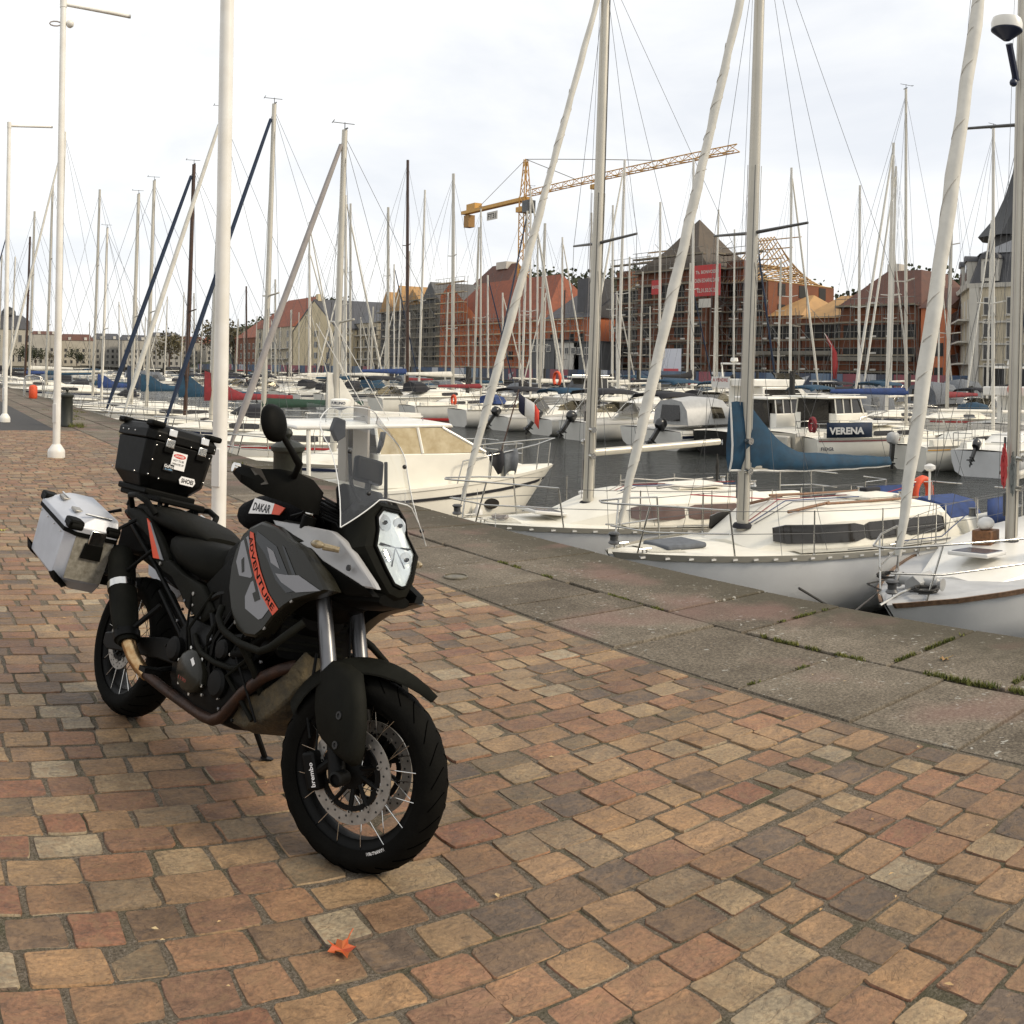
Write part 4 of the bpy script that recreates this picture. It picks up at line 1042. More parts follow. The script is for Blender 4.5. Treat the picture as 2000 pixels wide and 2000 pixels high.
# --- aluminium panniers
def pannier(sy):
    P = MB(); pit = R(12); off = Vector((0, 0, 0)) if sy < 0 else Vector((.07, 0, .045))
    x0, x1, ya, yb = -.54, -.115, .205, .455
    def T(x, y_, z): # pitched down towards the front
        dx = x + .33
        return (-.345 + off.x + dx * math.cos(pit) + (z - .70) * math.sin(pit), -y_ * 1.0 if sy < 0 else y_, off.z + .70 + (z - .70) * math.cos(pit) - dx * math.sin(pit))
    def ring(z, s, sb=0.0, ch=.045):
        a, b_, c_, d = x0 + s, x1 - s, ya, yb - s - sb
        return [T(*p) for p in ((a, c_, z), (a, d - ch, z), (a + ch, d, z), (b_ - ch, d, z), (b_, d - ch, z), (b_, c_, z))]
    P.loft([ring(.520, .05, .03), ring(.572, .010, .004), ring(.80, 0)], True)
    o = P.build('pannier', [K_alu], bike, smooth=20, bevel=.004)
    # front face plate: warm sunlit tone put into its colour, plus spatter
    f = MB(); f.loft([[T(x1 - .001 + q, y_, z) for y_, z in ((.212, .585), (.402, .585), (.408, .79), (.212, .79))] for q in (0, .0035)]); f.build('front_face', K_alu_sun, o, smooth=0)
    Lm = MB(); Lm.loft([ring(.803, -.006), ring(.835, -.006), ring(.885, .03, .05), ring(.892, .05, .07)], True); ld = Lm.build('lid', K_alu, o, smooth=20, bevel=.004)
    bd = MB(); bd.loft([ring(.792, -.008), ring(.812, -.008)], True); bd.build('lid_band', K_plast, o, smooth=20)
    for cx_, cy_ in ((x0 + .03, yb - .03), (x1 - .03, yb - .03), (x0 + .03, ya + .03), (x1 - .03, ya + .03)):
        f = MB(); f.loft([[T(cx_ + a, cy_ + b_, z) for a, b_ in ((-.040, -.040), (.040, -.040), (.040, .036), (-.040, .036))] for z in (.815, .850, .862)] ); 
        f.build('lid_corner', K_plast, ld, bevel=.012)
    for xx in (x0 + .13, x1 - .12):
        f = MB(); f.loft([[T(xx + a, yb - .075 + b_, z) for a, b_ in ((-.03, -.025), (.03, -.025), (.03, .03), (-.03, .03))] for z in (.872, .886)]); f.build('lashing_hook', K_disc, ld, bevel=.003)
    f = MB(); f.tube([T(x1 - .03, yb - .07, .893), T(x1 - .03, ya + .04, .893)], .005, 6); f.build('handle_rod', K_chr, ld)
    f = MB(); f.tube([T(x0 + .06, yb - .075, .888), T(x0 + .16, yb - .075, .890)], .004, 6); f.build('lashing_rod', K_chr, ld)
    f = MB(); f.loft([[T(x1 + .004 + q, y_, z) for y_, z in ((.265, .755), (.345, .755), (.345, .835), (.265, .835))] for q in (0, .010)]); f.build('latch', K_chr, o, bevel=.004)
    f = MB(); f.loft([[T(x1 + .003 + q, y_, z) for y_, z in ((.255, .695), (.36, .695), (.355, .770), (.262, .770))] for q in (0, .012)]); f.build('latch_base', K_plast, o, bevel=.004)
    for (cx_, a_) in ((x0, 1), (x1, -1)):
        f = MB(); f.loft([[T(cx_ + a_ * (-.002 if q == 0 else .055), y_, z) for y_, z in ((yb - .085, .520 + (0 if q else .03)), (yb - .02 + .002, .555), (yb + .003, .610 if q == 0 else .58), (yb - .06, .535))] for q in (0, 1)]); f.build('corner_guard', K_plast, o)
    for k in range(4):
        for zz in (.775, .825):
            f = MB(); f.ball(T(x0 + .06 + k * .095, yb + (.001 if zz < .8 else .003), zz), .0042, 8, 5); f.build('rivet', K_chr, o)
    return o
pannier(-1); pannier(1)
# ------------------------------------------------------------------ boats
G_white = mat('gelcoat_white', (.74, .72, .66), .3, var=.06, vscale=1.2, coat=.15)
G_cream = mat('gelcoat_cream', (.78, .75, .66), .32, var=.06, vscale=1.2, coat=.15)
G_hull = mat('hull_white', (.70, .70, .69), .28, var=.09, vscale=.9, coat=.15)
G_grey = mat('deck_grey', (.40, .405, .41), .6, var=.08, vscale=4, bump=.1, bscale=200)
G_deck = mat('deck_cream', (.74, .71, .62), .6, var=.05, vscale=3)
G_navy = mat('navy_paint', (.012, .018, .045), .35)
G_blue = mat('blue_canvas', (.006, .040, .078), .8, var=.25, vscale=6, bump=.35, bscale=8)
G_blue2 = mat('royal_canvas', (.015, .04, .14), .8, var=.25, vscale=6, bump=.35, bscale=8)
G_redc = mat('red_canvas', (.18, .015, .02), .8, var=.25, vscale=6, bump=.35, bscale=8)
G_green = mat('green_canvas', (.008, .035, .02), .8, var=.25, vscale=6, bump=.35, bscale=8)
G_blackc = mat('black_canvas', (.010, .010, .014), .8, var=.3, vscale=6, bump=.35, bscale=8)
G_sail = mat('sailcloth', (.58, .56, .50), .75, var=.10, vscale=4, bump=.25, bscale=10)
G_sailg = mat('grey_sailcloth', (.30, .275, .26), .75, var=.12, vscale=4, bump=.25, bscale=10)
G_seam = mat('sail_seam', (.36, .33, .28), .8)
G_bluesail = mat('navy_sailcloth', (.010, .022, .05), .75, var=.2, vscale=4)
G_mast = mat('anodised_mast', (.50, .47, .40), .38, metal=.35, var=.06, vscale=2)
G_mast2 = mat('painted_mast', (.62, .59, .52), .45, var=.06, vscale=2)
G_woodm = mat('varnished_mast', (.055, .025, .012), .35, var=.3, vscale=8)
G_steel = mat('stainless', (.50, .49, .46), .22, metal=.95)
G_wire = mat('rigging_wire', (.10, .10, .10), .4, metal=.5)
G_rope = mat('mooring_rope', (.035, .033, .03), .9)
G_glass = mat('cabin_glass', (.020, .018, .016), .08, var=.3, vscale=3)
G_rose = mat('tinted_window', (.14, .095, .085), .12, var=.15, vscale=3)
G_teak = mat('teak', (.17, .075, .028), .55, var=.35, vscale=22, bump=.2, bscale=60)
G_teakw = mat('weathered_teak', (.16, .095, .055), .7, var=.35, vscale=22, bump=.2, bscale=60)
G_plank = mat('weathered_plank', (.26, .20, .13), .8, var=.3, vscale=16, bump=.4, bscale=50)
G_rail = mat('toe_rail', (.33, .31, .26), .5, metal=.3)
G_orange = mat('lifebuoy_orange', (.62, .075, .02), .6, var=.12, vscale=12)
G_fend = mat('fender_white', (.62, .61, .58), .4)
G_yel = mat('yellow_plastic', (.60, .30, .02), .5)
G_red = mat('red_paint', (.32, .02, .02), .4)
G_beige = mat('beige_hull', (.48, .45, .38), .4, var=.06, vscale=1)
G_dgreen = mat('dark_green_hull', (.015, .06, .04), .35)
G_pad = mat('grey_cushion', (.11, .12, .135), .8, var=.2, vscale=10)
G_pane = clear_mat('plastic_pane', (.55, .52, .45), .2, .05)
G_curt = mat('curtained_window', (.36, .28, .15), .12, col2=(.50, .42, .27), vscale=5)
G_ob = mat('outboard_black', (.014, .014, .014), .3, var=.2, vscale=6, coat=.3)
G_obg = mat('outboard_grey', (.34, .34, .33), .4, var=.1, vscale=6)
G_sky = mat('tinted_acrylic', (.10, .105, .13), .12)

def boat_frame(bow, ang, L):
    """matrix placing a hull whose x axis points to the bow; bow tip above the given ground point"""
    d = Vector((math.cos(ang), math.sin(ang), 0))
    c = Vector((bow[0], bow[1], 0)) - d * (L / 2)
    return (c.x, c.y, WATER), ang

class Hull:
    def __init__(s, L, B, fb, fs, tr=.72, rake=.10, mx=.58, keel=-.22, power=.8):
        s.L, s.B, s.fb, s.fs, s.tr, s.rake, s.mx, s.keel, s.pw = L, B, fb, fs, tr, rake, mx, keel, power
    def hb(s, t):
        if t < s.mx: f = (1 - (1 - t / s.mx) ** 2) ** s.pw
        else: f = 1 - (1 - s.tr) * ((t - s.mx) / (1 - s.mx)) ** 2
        return s.B / 2 * f + .012
    def sh(s, t): return s.fs + (s.fb - s.fs) * (1 - t) ** 1.5
    def x(s, t, k=1.0): return s.L / 2 - s.L * t - (1 - k) * s.rake * s.L * max(0, 1 - t * 2.2) ** 1.5 + (1 - k) * .06 * s.L * max(0, t - .9) * 6 * .5
    def body(s, n=14):
        m = MB(); rings = []
        for i in range(n + 1):
            t = (i / n) ** 1.25
            b, h = s.hb(t), s.sh(t)
            kz = s.keel * (1 - .75 * max(0, (t - .6) / .4)) * min(1, .3 + t * 3)
            half = [(b, h, 1), (b * .985, h * .55, .55), (b * .90, h * .18, .2), (b * .62, kz * .6, 0), (0.004, kz, 0)]
            ring = [(s.x(t, k), y, z) for y, z, k in half] + [(s.x(t, k), -y, z) for y, z, k in reversed(half)]
            rings.append(ring)
        m.loft(rings, cap=True, closed=False)
        m.add(rings[-1], [tuple(range(len(rings[-1])))])
        return m
    def strip(s, z0f, z1f, t0, t1, off=.012, n=16):
        """a band painted or fixed along both sides, between two fractions of the freeboard"""
        m = MB()
        for sg in (-1, 1):
            o, i_ = [], []
            for i in range(n + 1):
                t = t0 + (t1 - t0) * i / n; b, h = s.hb(t), s.sh(t)
                def P(f, e): 
                    k = f; bb = b * (.90 + .10 * min(1, max(0, (f - .18) / .6))) if f < .8 else b
                    return (s.x(t, k), sg * (bb + e), h * f)
                o.append([P(z0f, off), P(z1f, off)]); i_.append([P(z1f, -.004), P(z0f, -.004)])
            m.loft([a + b_ for a, b_ in zip(o, i_)], True)
        return m
    def deck(s, n=14, z=0.0, t0=0.0, t1=1.0, camber=.05, inset=.0):
        m = MB(); rows = []
        for i in range(n + 1):
            t = t0 + (t1 - t0) * i / n; b = max(.006, s.hb(t) - inset); h = s.sh(t) + z
            rows.append([(s.x(t), b * u, h + camber * (1 - u * u)) for u in (-1, -.8, -.4, 0, .4, .8, 1)])
        m.grid(rows); return m

def trunk(h, t0, t1, w, hgt, front=.45, rear=.12, roofcurve=.06, n=10):
    """raised cabin on a hull: sloping front, cambered roof"""
    m = MB(); rings = []
    for i in range(n + 1):
        f = i / n; t = t0 + (t1 - t0) * f
        ww = min(w, h.hb(t) * .80) * (.72 + .28 * min(1, f * 3))
        hh = hgt * min(1, max(.05, f / front) if front > 0 else 1) ** .75 * min(1, max(.08, (1 - f) / rear) if rear > 0 else 1) ** .5
        z0 = h.sh(t) - .02; x = h.x(t)
        rings.append([(x, -ww, z0), (x, -ww * .93, z0 + hh * .8), (x, -ww * .80, z0 + hh), (x, 0, z0 + hh + roofcurve), (x, ww * .80, z0 + hh), (x, ww * .93, z0 + hh * .8), (x, ww, z0)])
    m.loft(rings, True); return m

def side_window(h, t0, t1, f0, f1, w, hgt, z0, z1, sg, out=.012, slant=.0):
    """pane lying on a trunk side from fraction f0 to f1 of its length, between heights z0, z1 (fractions)"""
    m = MB(); A, B_ = [], []
    for i in range(9):
        f = f0 + (f1 - f0) * i / 8; t = t0 + (t1 - t0) * f
        ww = min(w, h.hb(t) * .80) * (.72 + .28 * min(1, f * 3)); zz = h.sh(t) - .02
        e = .5 - abs(.5 - i / 8); sq = min(1, .72 + e * 3)
        zm = (z0 + z1) / 2; za, zb = zm + (z0 - zm) * sq, zm + (z1 - zm) * sq
        def P(zf, o): return (h.x(t), sg * (ww * (1 - .07 * zf / .8) + o), zz + hgt * zf)
        A.append([P(za, out), P(zb, out)]); B_.append([P(zb, -.01), P(za, -.01)])
    m.loft([a + b_ for a, b_ in zip(A, B_)], True); return m

def tubes(segs, r, n=6):
    m = MB()
    for p in segs: m.tube(p, r, n)
    return m

def rig(root, h, tm, mh, mr=(.075, .055), mm=None, spr=(.48,), spw=.75, boom=2.6, bz=.95, cover=None, lcover=.0, genoa=None, gr=(.085, .045), stays=True, wr=.005, det=2, vane=True, boomd=None, flatcover=False, headfrac=1.0, furl_l=None, sail_end=.97):
    """mast, spreaders, boom under its cover, furled headsail and wires. Heights above the water."""
    mm = mm or G_mast
    x0 = h.x(tm); z0 = h.sh(tm) + (.25 if det else .1)
    rake_x = -.018 * mh
    top = Vector((x0 + rake_x, 0, mh))
    m = MB(); m.tube([(x0, 0, z0 - .1), (x0 + rake_x * .5, 0, mh * .5), tuple(top)], [mr, mr, (mr[0] * .8, mr[1] * .85)], 10 if det else 6)
    mast = m.build('mast', mm, root, smooth=60)
    if det > 1:
        m = MB(); m.tube([(x0 - mr[0] - .004, 0, z0 + .4), (x0 + rake_x * .5 - mr[0] - .004, 0, mh * .5), (x0 + rake_x - mr[0] * .8, 0, mh * .97)], .011, 4); m.build('sail_track', G_wire, mast, smooth=0)
        for k_, (zz_, sg_) in enumerate(((.75, 1), (.95, -1), (1.15, 1))):
            m = MB(); m.lathe([(.045, 0), (.035, .03), (.035, .07), (.048, .085)], 10, c=(x0, sg_ * (mr[1] + .0), z0 + zz_), M=Matrix.Rotation(R(-90 * sg_), 4, 'X')); m.build('mast_winch', G_steel, mast)
        for zz_ in (.45, .60, 1.35):
            m = MB(); m.box((x0 + .02, -mr[1] - .02, z0 + zz_), (.03, .03, .16)); m.build('cleat', G_wire, mast, bevel=.006)
        m = MB(); m.lathe([(.14, -.03), (.13, .0), (.11, .03)], 14, c=(x0, 0, z0 + .02)); m.build('mast_collar', G_blackc, mast)
        for k_ in range(5):      # running rigging led down the mast
            a_ = k_ * 1.1; m = MB(); m.tube([(x0 + (mr[0] + .012) * math.cos(a_), (mr[1] + .012) * math.sin(a_), z0 + .1), (x0 + rake_x * .6 + (mr[0] + .02) * math.cos(a_), (mr[1] + .02) * math.sin(a_), mh * .62)], .006, 4, cap=False); m.build('halyard', (G_sailg, G_wire, G_sail, G_wire, G_sailg)[k_], mast, smooth=0)
    at = lambda z: Vector((x0 + rake_x * (z / mh), 0, z))
    sp_t = []
    for s_ in spr:
        zz = mh * s_; sw = spw * (1 - .25 * (s_ > .55))
        for sg in (-1, 1):
            tip = at(zz) + Vector((-.12 * sw, sg * sw, .06)); sp_t.append((sg, tip))
            m = MB(); m.tube([at(zz), tip], [.026 if det > 1 else .03, .018 if det > 1 else .025], 6); m.build('spreader', G_wire if det > 1 else mm, mast)
    if vane and det:
        m = MB(); m.tube([top, top + Vector((0, 0, .18))], .012, 5); m.tube([top + Vector((-.25, 0, .16)), top + Vector((.30, 0, .16))], .010, 5); m.tube([top + Vector((.30, -.08, .16)), top + Vector((.30, .08, .20))], .010, 5)
        m.tube([top + Vector((-.02, -.13, .02)), top + Vector((-.02, .13, .02))], .02, 5); m.build('wind_vane', G_wire, mast)
    bow = Vector((h.x(.012), 0, h.sh(0) + .05)); stern = Vector((h.x(.995), 0, h.sh(1) + .05))
    hd = at(mh * headfrac * .985)
    if stays:
        for sg in (-1, 1):
            ch = Vector((x0 - .12, sg * h.hb(tm) * .93, h.sh(tm) + .02))
            pts = [p for g, p in sp_t if g == sg]
            m = MB(); m.tube([ch] + pts + [at(mh * .97)], wr, 4, cap=False); m.build('shroud', G_wire, root, smooth=0)
            if det:
                for dx in (.35, -.45):
                    m = MB(); m.tube([ch + Vector((dx, 0, 0)), at(mh * spr[0] - .08)], wr, 4, cap=False); m.build('shroud', G_wire, root, smooth=0)
        m = MB(); m.tube([stern, at(mh * .985)], wr, 4, cap=False); m.build('backstay', G_wire, root, smooth=0)
        if not genoa:
            m = MB(); m.tube([bow, hd], wr, 4, cap=False); m.build('forestay', G_wire, root, smooth=0)
        if det > 1:
            m = MB(); m.tube([at(mh * .97) + Vector((-.02, .06, 0)), (x0 - .02, .11, z0 + .6)], wr * .8, 4, cap=False); m.build('halyard', G_wire, root, smooth=0)
            m = MB(); m.tube([at(mh * .93) + Vector((.05, -.07, 0)), (x0 + .1, -.15, z0 + .3)], wr * .8, 4, cap=False); m.build('halyard', G_wire, root, smooth=0)
    if genoa:
        a, b_ = bow + (hd - bow) * .035, bow + (hd - bow) * sail_end
        n = 30 if det > 1 else 8; m = MB(); pts, rr = [], []
        for i in range(n + 1):
            t = i / n; w_ = .010 * math.sin(i * 2.1) if det > 1 else 0
            pts.append(a + (b_ - a) * t + Vector((0, w_, 0))); g_ = gr[0] * (1 - t) ** .8 + gr[1] * t
            g_ *= (.45 + .55 * min(1, t * 9)) * (1 + ((.06 * math.sin(i * 1.3) + .04 * math.sin(i * 2.9) + .16 * math.sin(min(1, t * 1.6) * 3.14)) if det > 1 else 0)); rr.append((g_, g_ * .88))
        m.tube(pts, rr, 12 if det > 1 else 7); gs = m.build('furled_sail', genoa, root, smooth=70)
        m = MB(); m.tube([bow, b_ + (hd - b_)], wr * 1.3, 5, cap=False); m.build('forestay', G_wire, root, smooth=0)
        if det > 1:
            hx = []
            d = (b_ - a).normalized(); u = d.cross(Vector((0, 1, 0))).normalized(); w_ = d.cross(u)
            turns = 15; lim = .78; ph_ = 0.0
            for i in range(turns * 10 + 1):
                t = lim * i / (turns * 10); g_ = (gr[0] * (1 - t) ** .8 + gr[1] * t) * (.45 + .55 * min(1, t * 9)) * (1 + .16 * math.sin(min(1, t * 1.6) * 3.14)) + .002; ph_ += 2 * math.pi / 10 * (1 + .55 * math.sin(i * .071) + .3 * math.sin(i * .19)); an = ph_
                hx.append(a + (b_ - a) * t + u * (g_ * math.cos(an)) + w_ * (g_ * .9 * math.sin(an)))
            m = MB(); m.tube(hx, .0042, 4, cap=False); m.build('sheet_rope', G_seam, gs)
            m = MB(); m.lathe([(.05, 0), (.075, .02), (.05, .05), (.05, .10), (.075, .13), (.05, .15)], 14, c=tuple(bow + Vector((0, 0, .05)))); m.build('furling_drum', G_wire, root)
    if boom:
        bd = Vector(boomd) if boomd else Vector((-1, 0, .02)); bd.normalize()
        bs = Vector((x0 - .08, 0, bz)); be = bs + bd * boom
        m = MB(); m.tube([bs, be], [(.05, .06), (.045, .055)], 8); bm_ = m.build('boom', mm, root, smooth=60)
        if cover:
            m = MB(); rings = []
            up = Vector((0, 0, 1)); sd = bd.cross(up).normalized()
            n = 30 if det > 1 else 7
            for i in range(n + 1):
                t = (-.04 if not lcover else -.12) + (1.06 if not lcover else 1.14) * i / n; p = bs + (be - bs) * t
                hh = (.15 * (1 - t) + .08) + lcover * max(0, 1 - max(0, t) * 2.8) ** 1.7
                if i == 0: hh *= .98
                wd = .115 * (1 - .35 * t) * (1 + .09 * math.sin(i * 2.3) + .05 * math.sin(i * 5.1)) * (.75 if (i == 0 or i == n) else 1)
                if lcover and t < .3: wd *= .8
                sag = -.055 - (.025 * math.sin(max(0, t) * 3.14) if det > 1 else .02)
                rings.append([tuple(p + sd * (wd * cx * (1 + (.07 * math.sin(i * 1.9 + cz * 7) if det > 1 else 0))) + up * (sag + (hh - sag) * cz + (.005 * math.sin(i * 1.3 + cx * 3) if det > 1 else 0))) for cx, cz in ((.25, 0), (.85, .16), (1, .38), (.62, .72), (.12, 1), (-.12, 1), (-.62, .72), (-1, .38), (-.85, .16), (-.25, 0))])
            m.loft(rings, True); cv = m.build('sail_cover', cover, bm_, smooth=60)
            if det > 1:
                low = [r_[0] for r_ in rings]; m = MB(); m.tube(low, .016, 5); m.tube([rings[0][k] for k in (0, 1, 2, 3, 4)], .014, 5); m.build('cover_binding', G_fend, cv)
        m = MB(); m.tube([be, at(mh * .98)], wr, 4, cap=False); m.build('topping_lift', G_wire, root, smooth=0)
    return mast, at

def guard_rails(root, h, wr=.006, n=4, zt=.58, pulpit=True, push=True, det=2):
    R_ = .0125 if det > 1 else .016
    if pulpit:
        t2 = .17
        P = lambda t, sg, z, e=.93: Vector((h.x(t), sg * h.hb(t) * e, h.sh(t) + z))
        fr = Vector((h.x(0) + .10, 0, h.sh(0) + zt + .04))
        m = MB()
        for sg in (-1, 1):
            m.tube([P(t2, sg, zt), P(.08, sg, zt + .03, 1.0), fr + Vector((-.06, sg * .14, 0)), fr], R_, 7)
            m.tube([P(t2, sg, zt), P(t2 + .01, sg, 0)], R_, 7); m.tube([P(.05, sg, zt + .03, 1.0) , P(.035, sg, 0)], R_, 7)
            m.tube([P(t2, sg, zt * .5), P(.05, sg, zt * .5, 1.0), fr + Vector((-.10, sg * .05, -zt * .48))], R_ * .9, 7)
        m.build('pulpit', G_steel, root, smooth=60)
    ts = [.17 + (.90 - .17) * i / (n + 1) for i in range(1, n + 1)]
    for t in ts:
        for sg in (-1, 1):
            m = MB(); b0 = Vector((h.x(t), sg * (h.hb(t) - .04), h.sh(t))); m.tube([b0, b0 + Vector((0, 0, zt))], R_ * .8, 6); m.lathe([(.03, 0), (.02, .03)], 8, c=tuple(b0)); m.build('stanchion', G_steel, root, smooth=60)
    for sg in (-1, 1):
        for zf in (.98, .5):
            m = MB(); m.tube([(h.x(t), sg * (h.hb(t) - .04), h.sh(t) + zt * zf) for t in [.17] + ts + [.90]], wr * .8, 4, cap=False); m.build('lifeline', G_wire, root, smooth=0)
    if push:
        tt = .90
        for sg in (-1, 1):
            m = MB()
            for zf in (1.0, .55):
                pts = [(h.x(tt), sg * (h.hb(tt) - .04), h.sh(tt) + zt * zf), (h.x(.985), sg * (h.hb(.985) - .06), h.sh(1) + zt * zf), (h.x(.995), sg * .35, h.sh(1) + zt * zf)]
                m.tube(pts, R_, 7)
            for t, e in ((.90, .04), (.985, .06)): m.tube([(h.x(t), sg * (h.hb(t) - e), h.sh(t)), (h.x(t), sg * (h.hb(t) - e), h.sh(t) + zt)], R_, 7)
            m.build('pushpit', G_steel, root, smooth=60)

def ring_buoy(root, c, r=.30, ax=(1, 0, 0), m_=None, name='lifebuoy', horseshoe=True):
    """horseshoe buoy hanging upright"""
    m = MB(); ax = Vector(ax).normalized(); u = ax.cross(Vector((0, 0, 1))).normalized(); w = Vector((0, 0, 1))
    pts = []
    for i in range(15):
        a = R(-60 + 300 * i / 14) if horseshoe else R(360 * i / 14)
        pts.append(Vector(c) + u * (r * .8 * math.cos(a)) + w * (r * math.sin(a)))
    m.tube(pts, [(.085, .065)] * 15, 8, cap=horseshoe); return m.build(name, m_ or G_orange, root, smooth=60)

def fender(root, p, r=.10, l=.5, m_=None):
    m = MB(); m.lathe([(.02, l / 2 + .08), (.03, l / 2 + .03), (r, l / 2 - .06), (r, -l / 2 + .06), (.03, -l / 2)], 10, c=p); m.tube([(p[0], p[1], p[2] + l / 2), (p[0], p[1] * .98, p[2] + l / 2 + .35)], .006, 4); return m.build('fender', m_ or G_fend, root, smooth=60)

def outboard(root, p, s=1.0, m_=None, tilt=35, cowl=None):
    """motor on a transom bracket; p at the clamp, propeller leg aft (towards -x)"""
    M = Matrix.Translation(p) @ Matrix.Rotation(R(tilt), 4, 'Y') @ Matrix.Scale(s, 4)
    m = MB(); rings = []
    for z, a, b_, dx in ((0, .12, .10, -.05), (.06, .22, .15, -.08), (.22, .25, .165, -.09), (.36, .22, .15, -.07), (.42, .12, .09, -.04)):
        rings.append([(dx + a * math.cos(2 * math.pi * k / 12), b_ * math.sin(2 * math.pi * k / 12), z) for k in range(12)])
    m.loft(rings, True); m.v = [tuple(M @ Vector(q)) for q in m.v]; ob = m.build('outboard_motor', m_ or G_ob, root, smooth=45)
    m = MB(); m.loft([[(x + a, b_, z) for a, b_ in ((-.09, -.05), (.07, -.05), (.07, .05), (-.09, .05))] for x, z in ((-.06, .02), (-.06, -.35), (-.07, -.60))]); m.tube([(.10, 0, -.66), (-.20, 0, -.66)], [.03, .045], 8); m.box((-.03, 0, -.48), (.30, .16, .015)); m.box((-.02, 0, -.76), (.12, .012, .18))
    m.v = [tuple(M @ Vector(q)) for q in m.v]; m.build('drive_leg', G_ob, ob, smooth=40)
    m = MB()
    for k in range(3):
        a = 2 * math.pi * k / 3; m.box((-.21, .07 * math.cos(a), -.66 + .07 * math.sin(a)), (.02, .10, .06), M=Matrix.Rotation(a, 4, 'X'))
    m.v = [tuple(M @ Vector(q)) for q in m.v]; m.build('propeller', G_ob, ob)
    return ob

def coil(root, c, r, n=4, m_=None, vertical=False, name='rope_coil'):
    m = MB(); pts = []
    rr = random.Random(int(abs(c[0] * 100)) + n)
    for i in range(n * 12 + 1):
        a = 2 * math.pi * i / 12; q = r * (rr.uniform(.15, 1.1) if vertical else rr.uniform(.75, 1.1))
        pts.append((c[0] + (.03 * rr.random() if vertical else q * math.cos(a)), c[1] + q * (math.cos(a) if vertical else math.sin(a)) * (.22 if vertical else 1), c[2] + (q * 1.6 * math.sin(a) if vertical else .02 * rr.random() + .008 * i / 12)))
    m.tube(pts, .011, 5); return m.build(name, m_ or G_rope, root)

def hatch(root, c, w, l, m_glass, pitch=0.0):
    m = MB(); m.box((c[0], c[1], c[2]), (l, w, .05), M=Matrix.Rotation(pitch, 4, 'Y')); o = m.build('hatch', G_fend, root, bevel=.015)
    m = MB(); m.box((c[0], c[1], c[2] + .028), (l * .86, w * .86, .012), M=Matrix.Rotation(pitch, 4, 'Y')); m.build('hatch_pane', m_glass, o, bevel=.01); return o


def deck_gear(root, h, z_roof, seed=0):
    """cleats, blocks, control lines, handholds, non-slip panels and scuffs of a used boat"""
    q = random.Random(seed)
    pan = mat('non_slip_%d' % seed, (.60, .57, .48), .85, var=.08, vscale=8, bump=.5, bscale=300)
    for sg in (-1, 1):
        for t in (.05, .50, .93):
            b = Vector((h.x(t), sg * (h.hb(t) - .10), h.sh(t) + .04)); m = MB(); m.tube([b + Vector((-.09, 0, .035)), b + Vector((.09, 0, .035))], .011, 6); m.tube([b + Vector((-.03, 0, -.02)), b + Vector((-.03, 0, .035))], .010, 6); m.tube([b + Vector((.03, 0, -.02)), b + Vector((.03, 0, .035))], .010, 6); m.build('cleat', G_steel, root)
        m = MB(); m.tube([(h.x(t), sg * (h.hb(t) - .17), h.sh(t) + .035) for t in (.40, .50, .60, .68)], .012, 4); m.build('genoa_track', G_wire, root)
        m = MB(); m.box((h.x(.52), sg * (h.hb(.52) - .17), h.sh(.52) + .07), (.10, .04, .06)); m.build('sheet_block', G_wire, root, bevel=.01)
        m = MB(); m.tube([(h.x(.52), sg * (h.hb(.52) - .17), h.sh(.52) + .09), (h.x(.66), sg * (h.hb(.66) - .22), h.sh(.66) + .07), (h.x(.78), sg * .95, h.sh(.78) + .30)], .008, 5); m.build('jib_sheet', (G_sailg, G_blue2)[sg > 0], root)
        m = MB(); rows = [[(h.x(t), sg * (h.hb(t) - .12 - w_), h.sh(t) + .032 + .012 * (w_ > .1)) for w_ in (0, .12, .24)] for t in (.30, .38, .46, .54, .62)]; m.grid(rows); m.build('non_slip_panel', pan, root)
        m = MB(); m.lathe([(.055, 0), (.042, .04), (.042, .085), (.058, .10)], 12, c=(h.x(.655), sg * .42, h.sh(.655) + z_roof)); m.build('winch', G_steel, root)
    for k in range(4):
        yv = -.24 + .16 * k; m = MB(); m.tube([(h.x(.30), yv * .5, h.sh(.3) + .30), (h.x(.38), yv * .9, h.sh(.38) + z_roof + .02), (h.x(.52), yv * 1.5, h.sh(.52) + z_roof + .03), (h.x(.66), yv * 1.8, h.sh(.66) + z_roof + .03)], .007, 5); m.build('control_line', (G_sailg, G_redc, G_blue2, G_wire)[k], root)
    m = MB(); rows = [[(h.x(t), u * h.hb(t) * .62, h.sh(t) + .062 - .03 * u * u + .004) for u in (-1, -.5, 0, .5, 1)] for t in (.06, .09, .12)]; m.grid(rows); m.build('non_slip_panel', pan, root)

# ---- the three sailing boats with their bows against the quay, and the motor boat beyond them
def ang_of(a, b): return math.atan2(b[1] - a[1], b[0] - a[0])

# A: white boat with a navy line and rosy cabin windows
h = Hull(7.9, 2.75, 1.02, .78, .74, .10)
loc, an = boat_frame((7.30, 12.55), ang_of((14.8, 11.5), (7.30, 12.55)), h.L)
b2 = empty('sailing_boat', loc, an, 'white sailing boat with navy hull line and two rosy cabin windows, bow against the quay', 'sailing boat', 'sailing boats moored bow to the near quay')
h.body().build('hull', G_hull, b2, smooth=60)
h.deck().build('deck', G_deck, b2, smooth=50)
h.strip(.955, 1.03, .005, .995, .022).build('toe_rail', G_rail, b2)
for sg in (-1, 1):
    m = MB()
    for k in range(26):
        t = .05 + .9 * k / 25; m.box((h.x(t), sg * (h.hb(t) + .024), h.sh(t) * .985), (.07, .012, .022))
    m.build('rail_slots', G_fend, b2, kind='stuff')
h.strip(.58, .66, .01, .99, .006).build('hull_line', G_navy, b2)
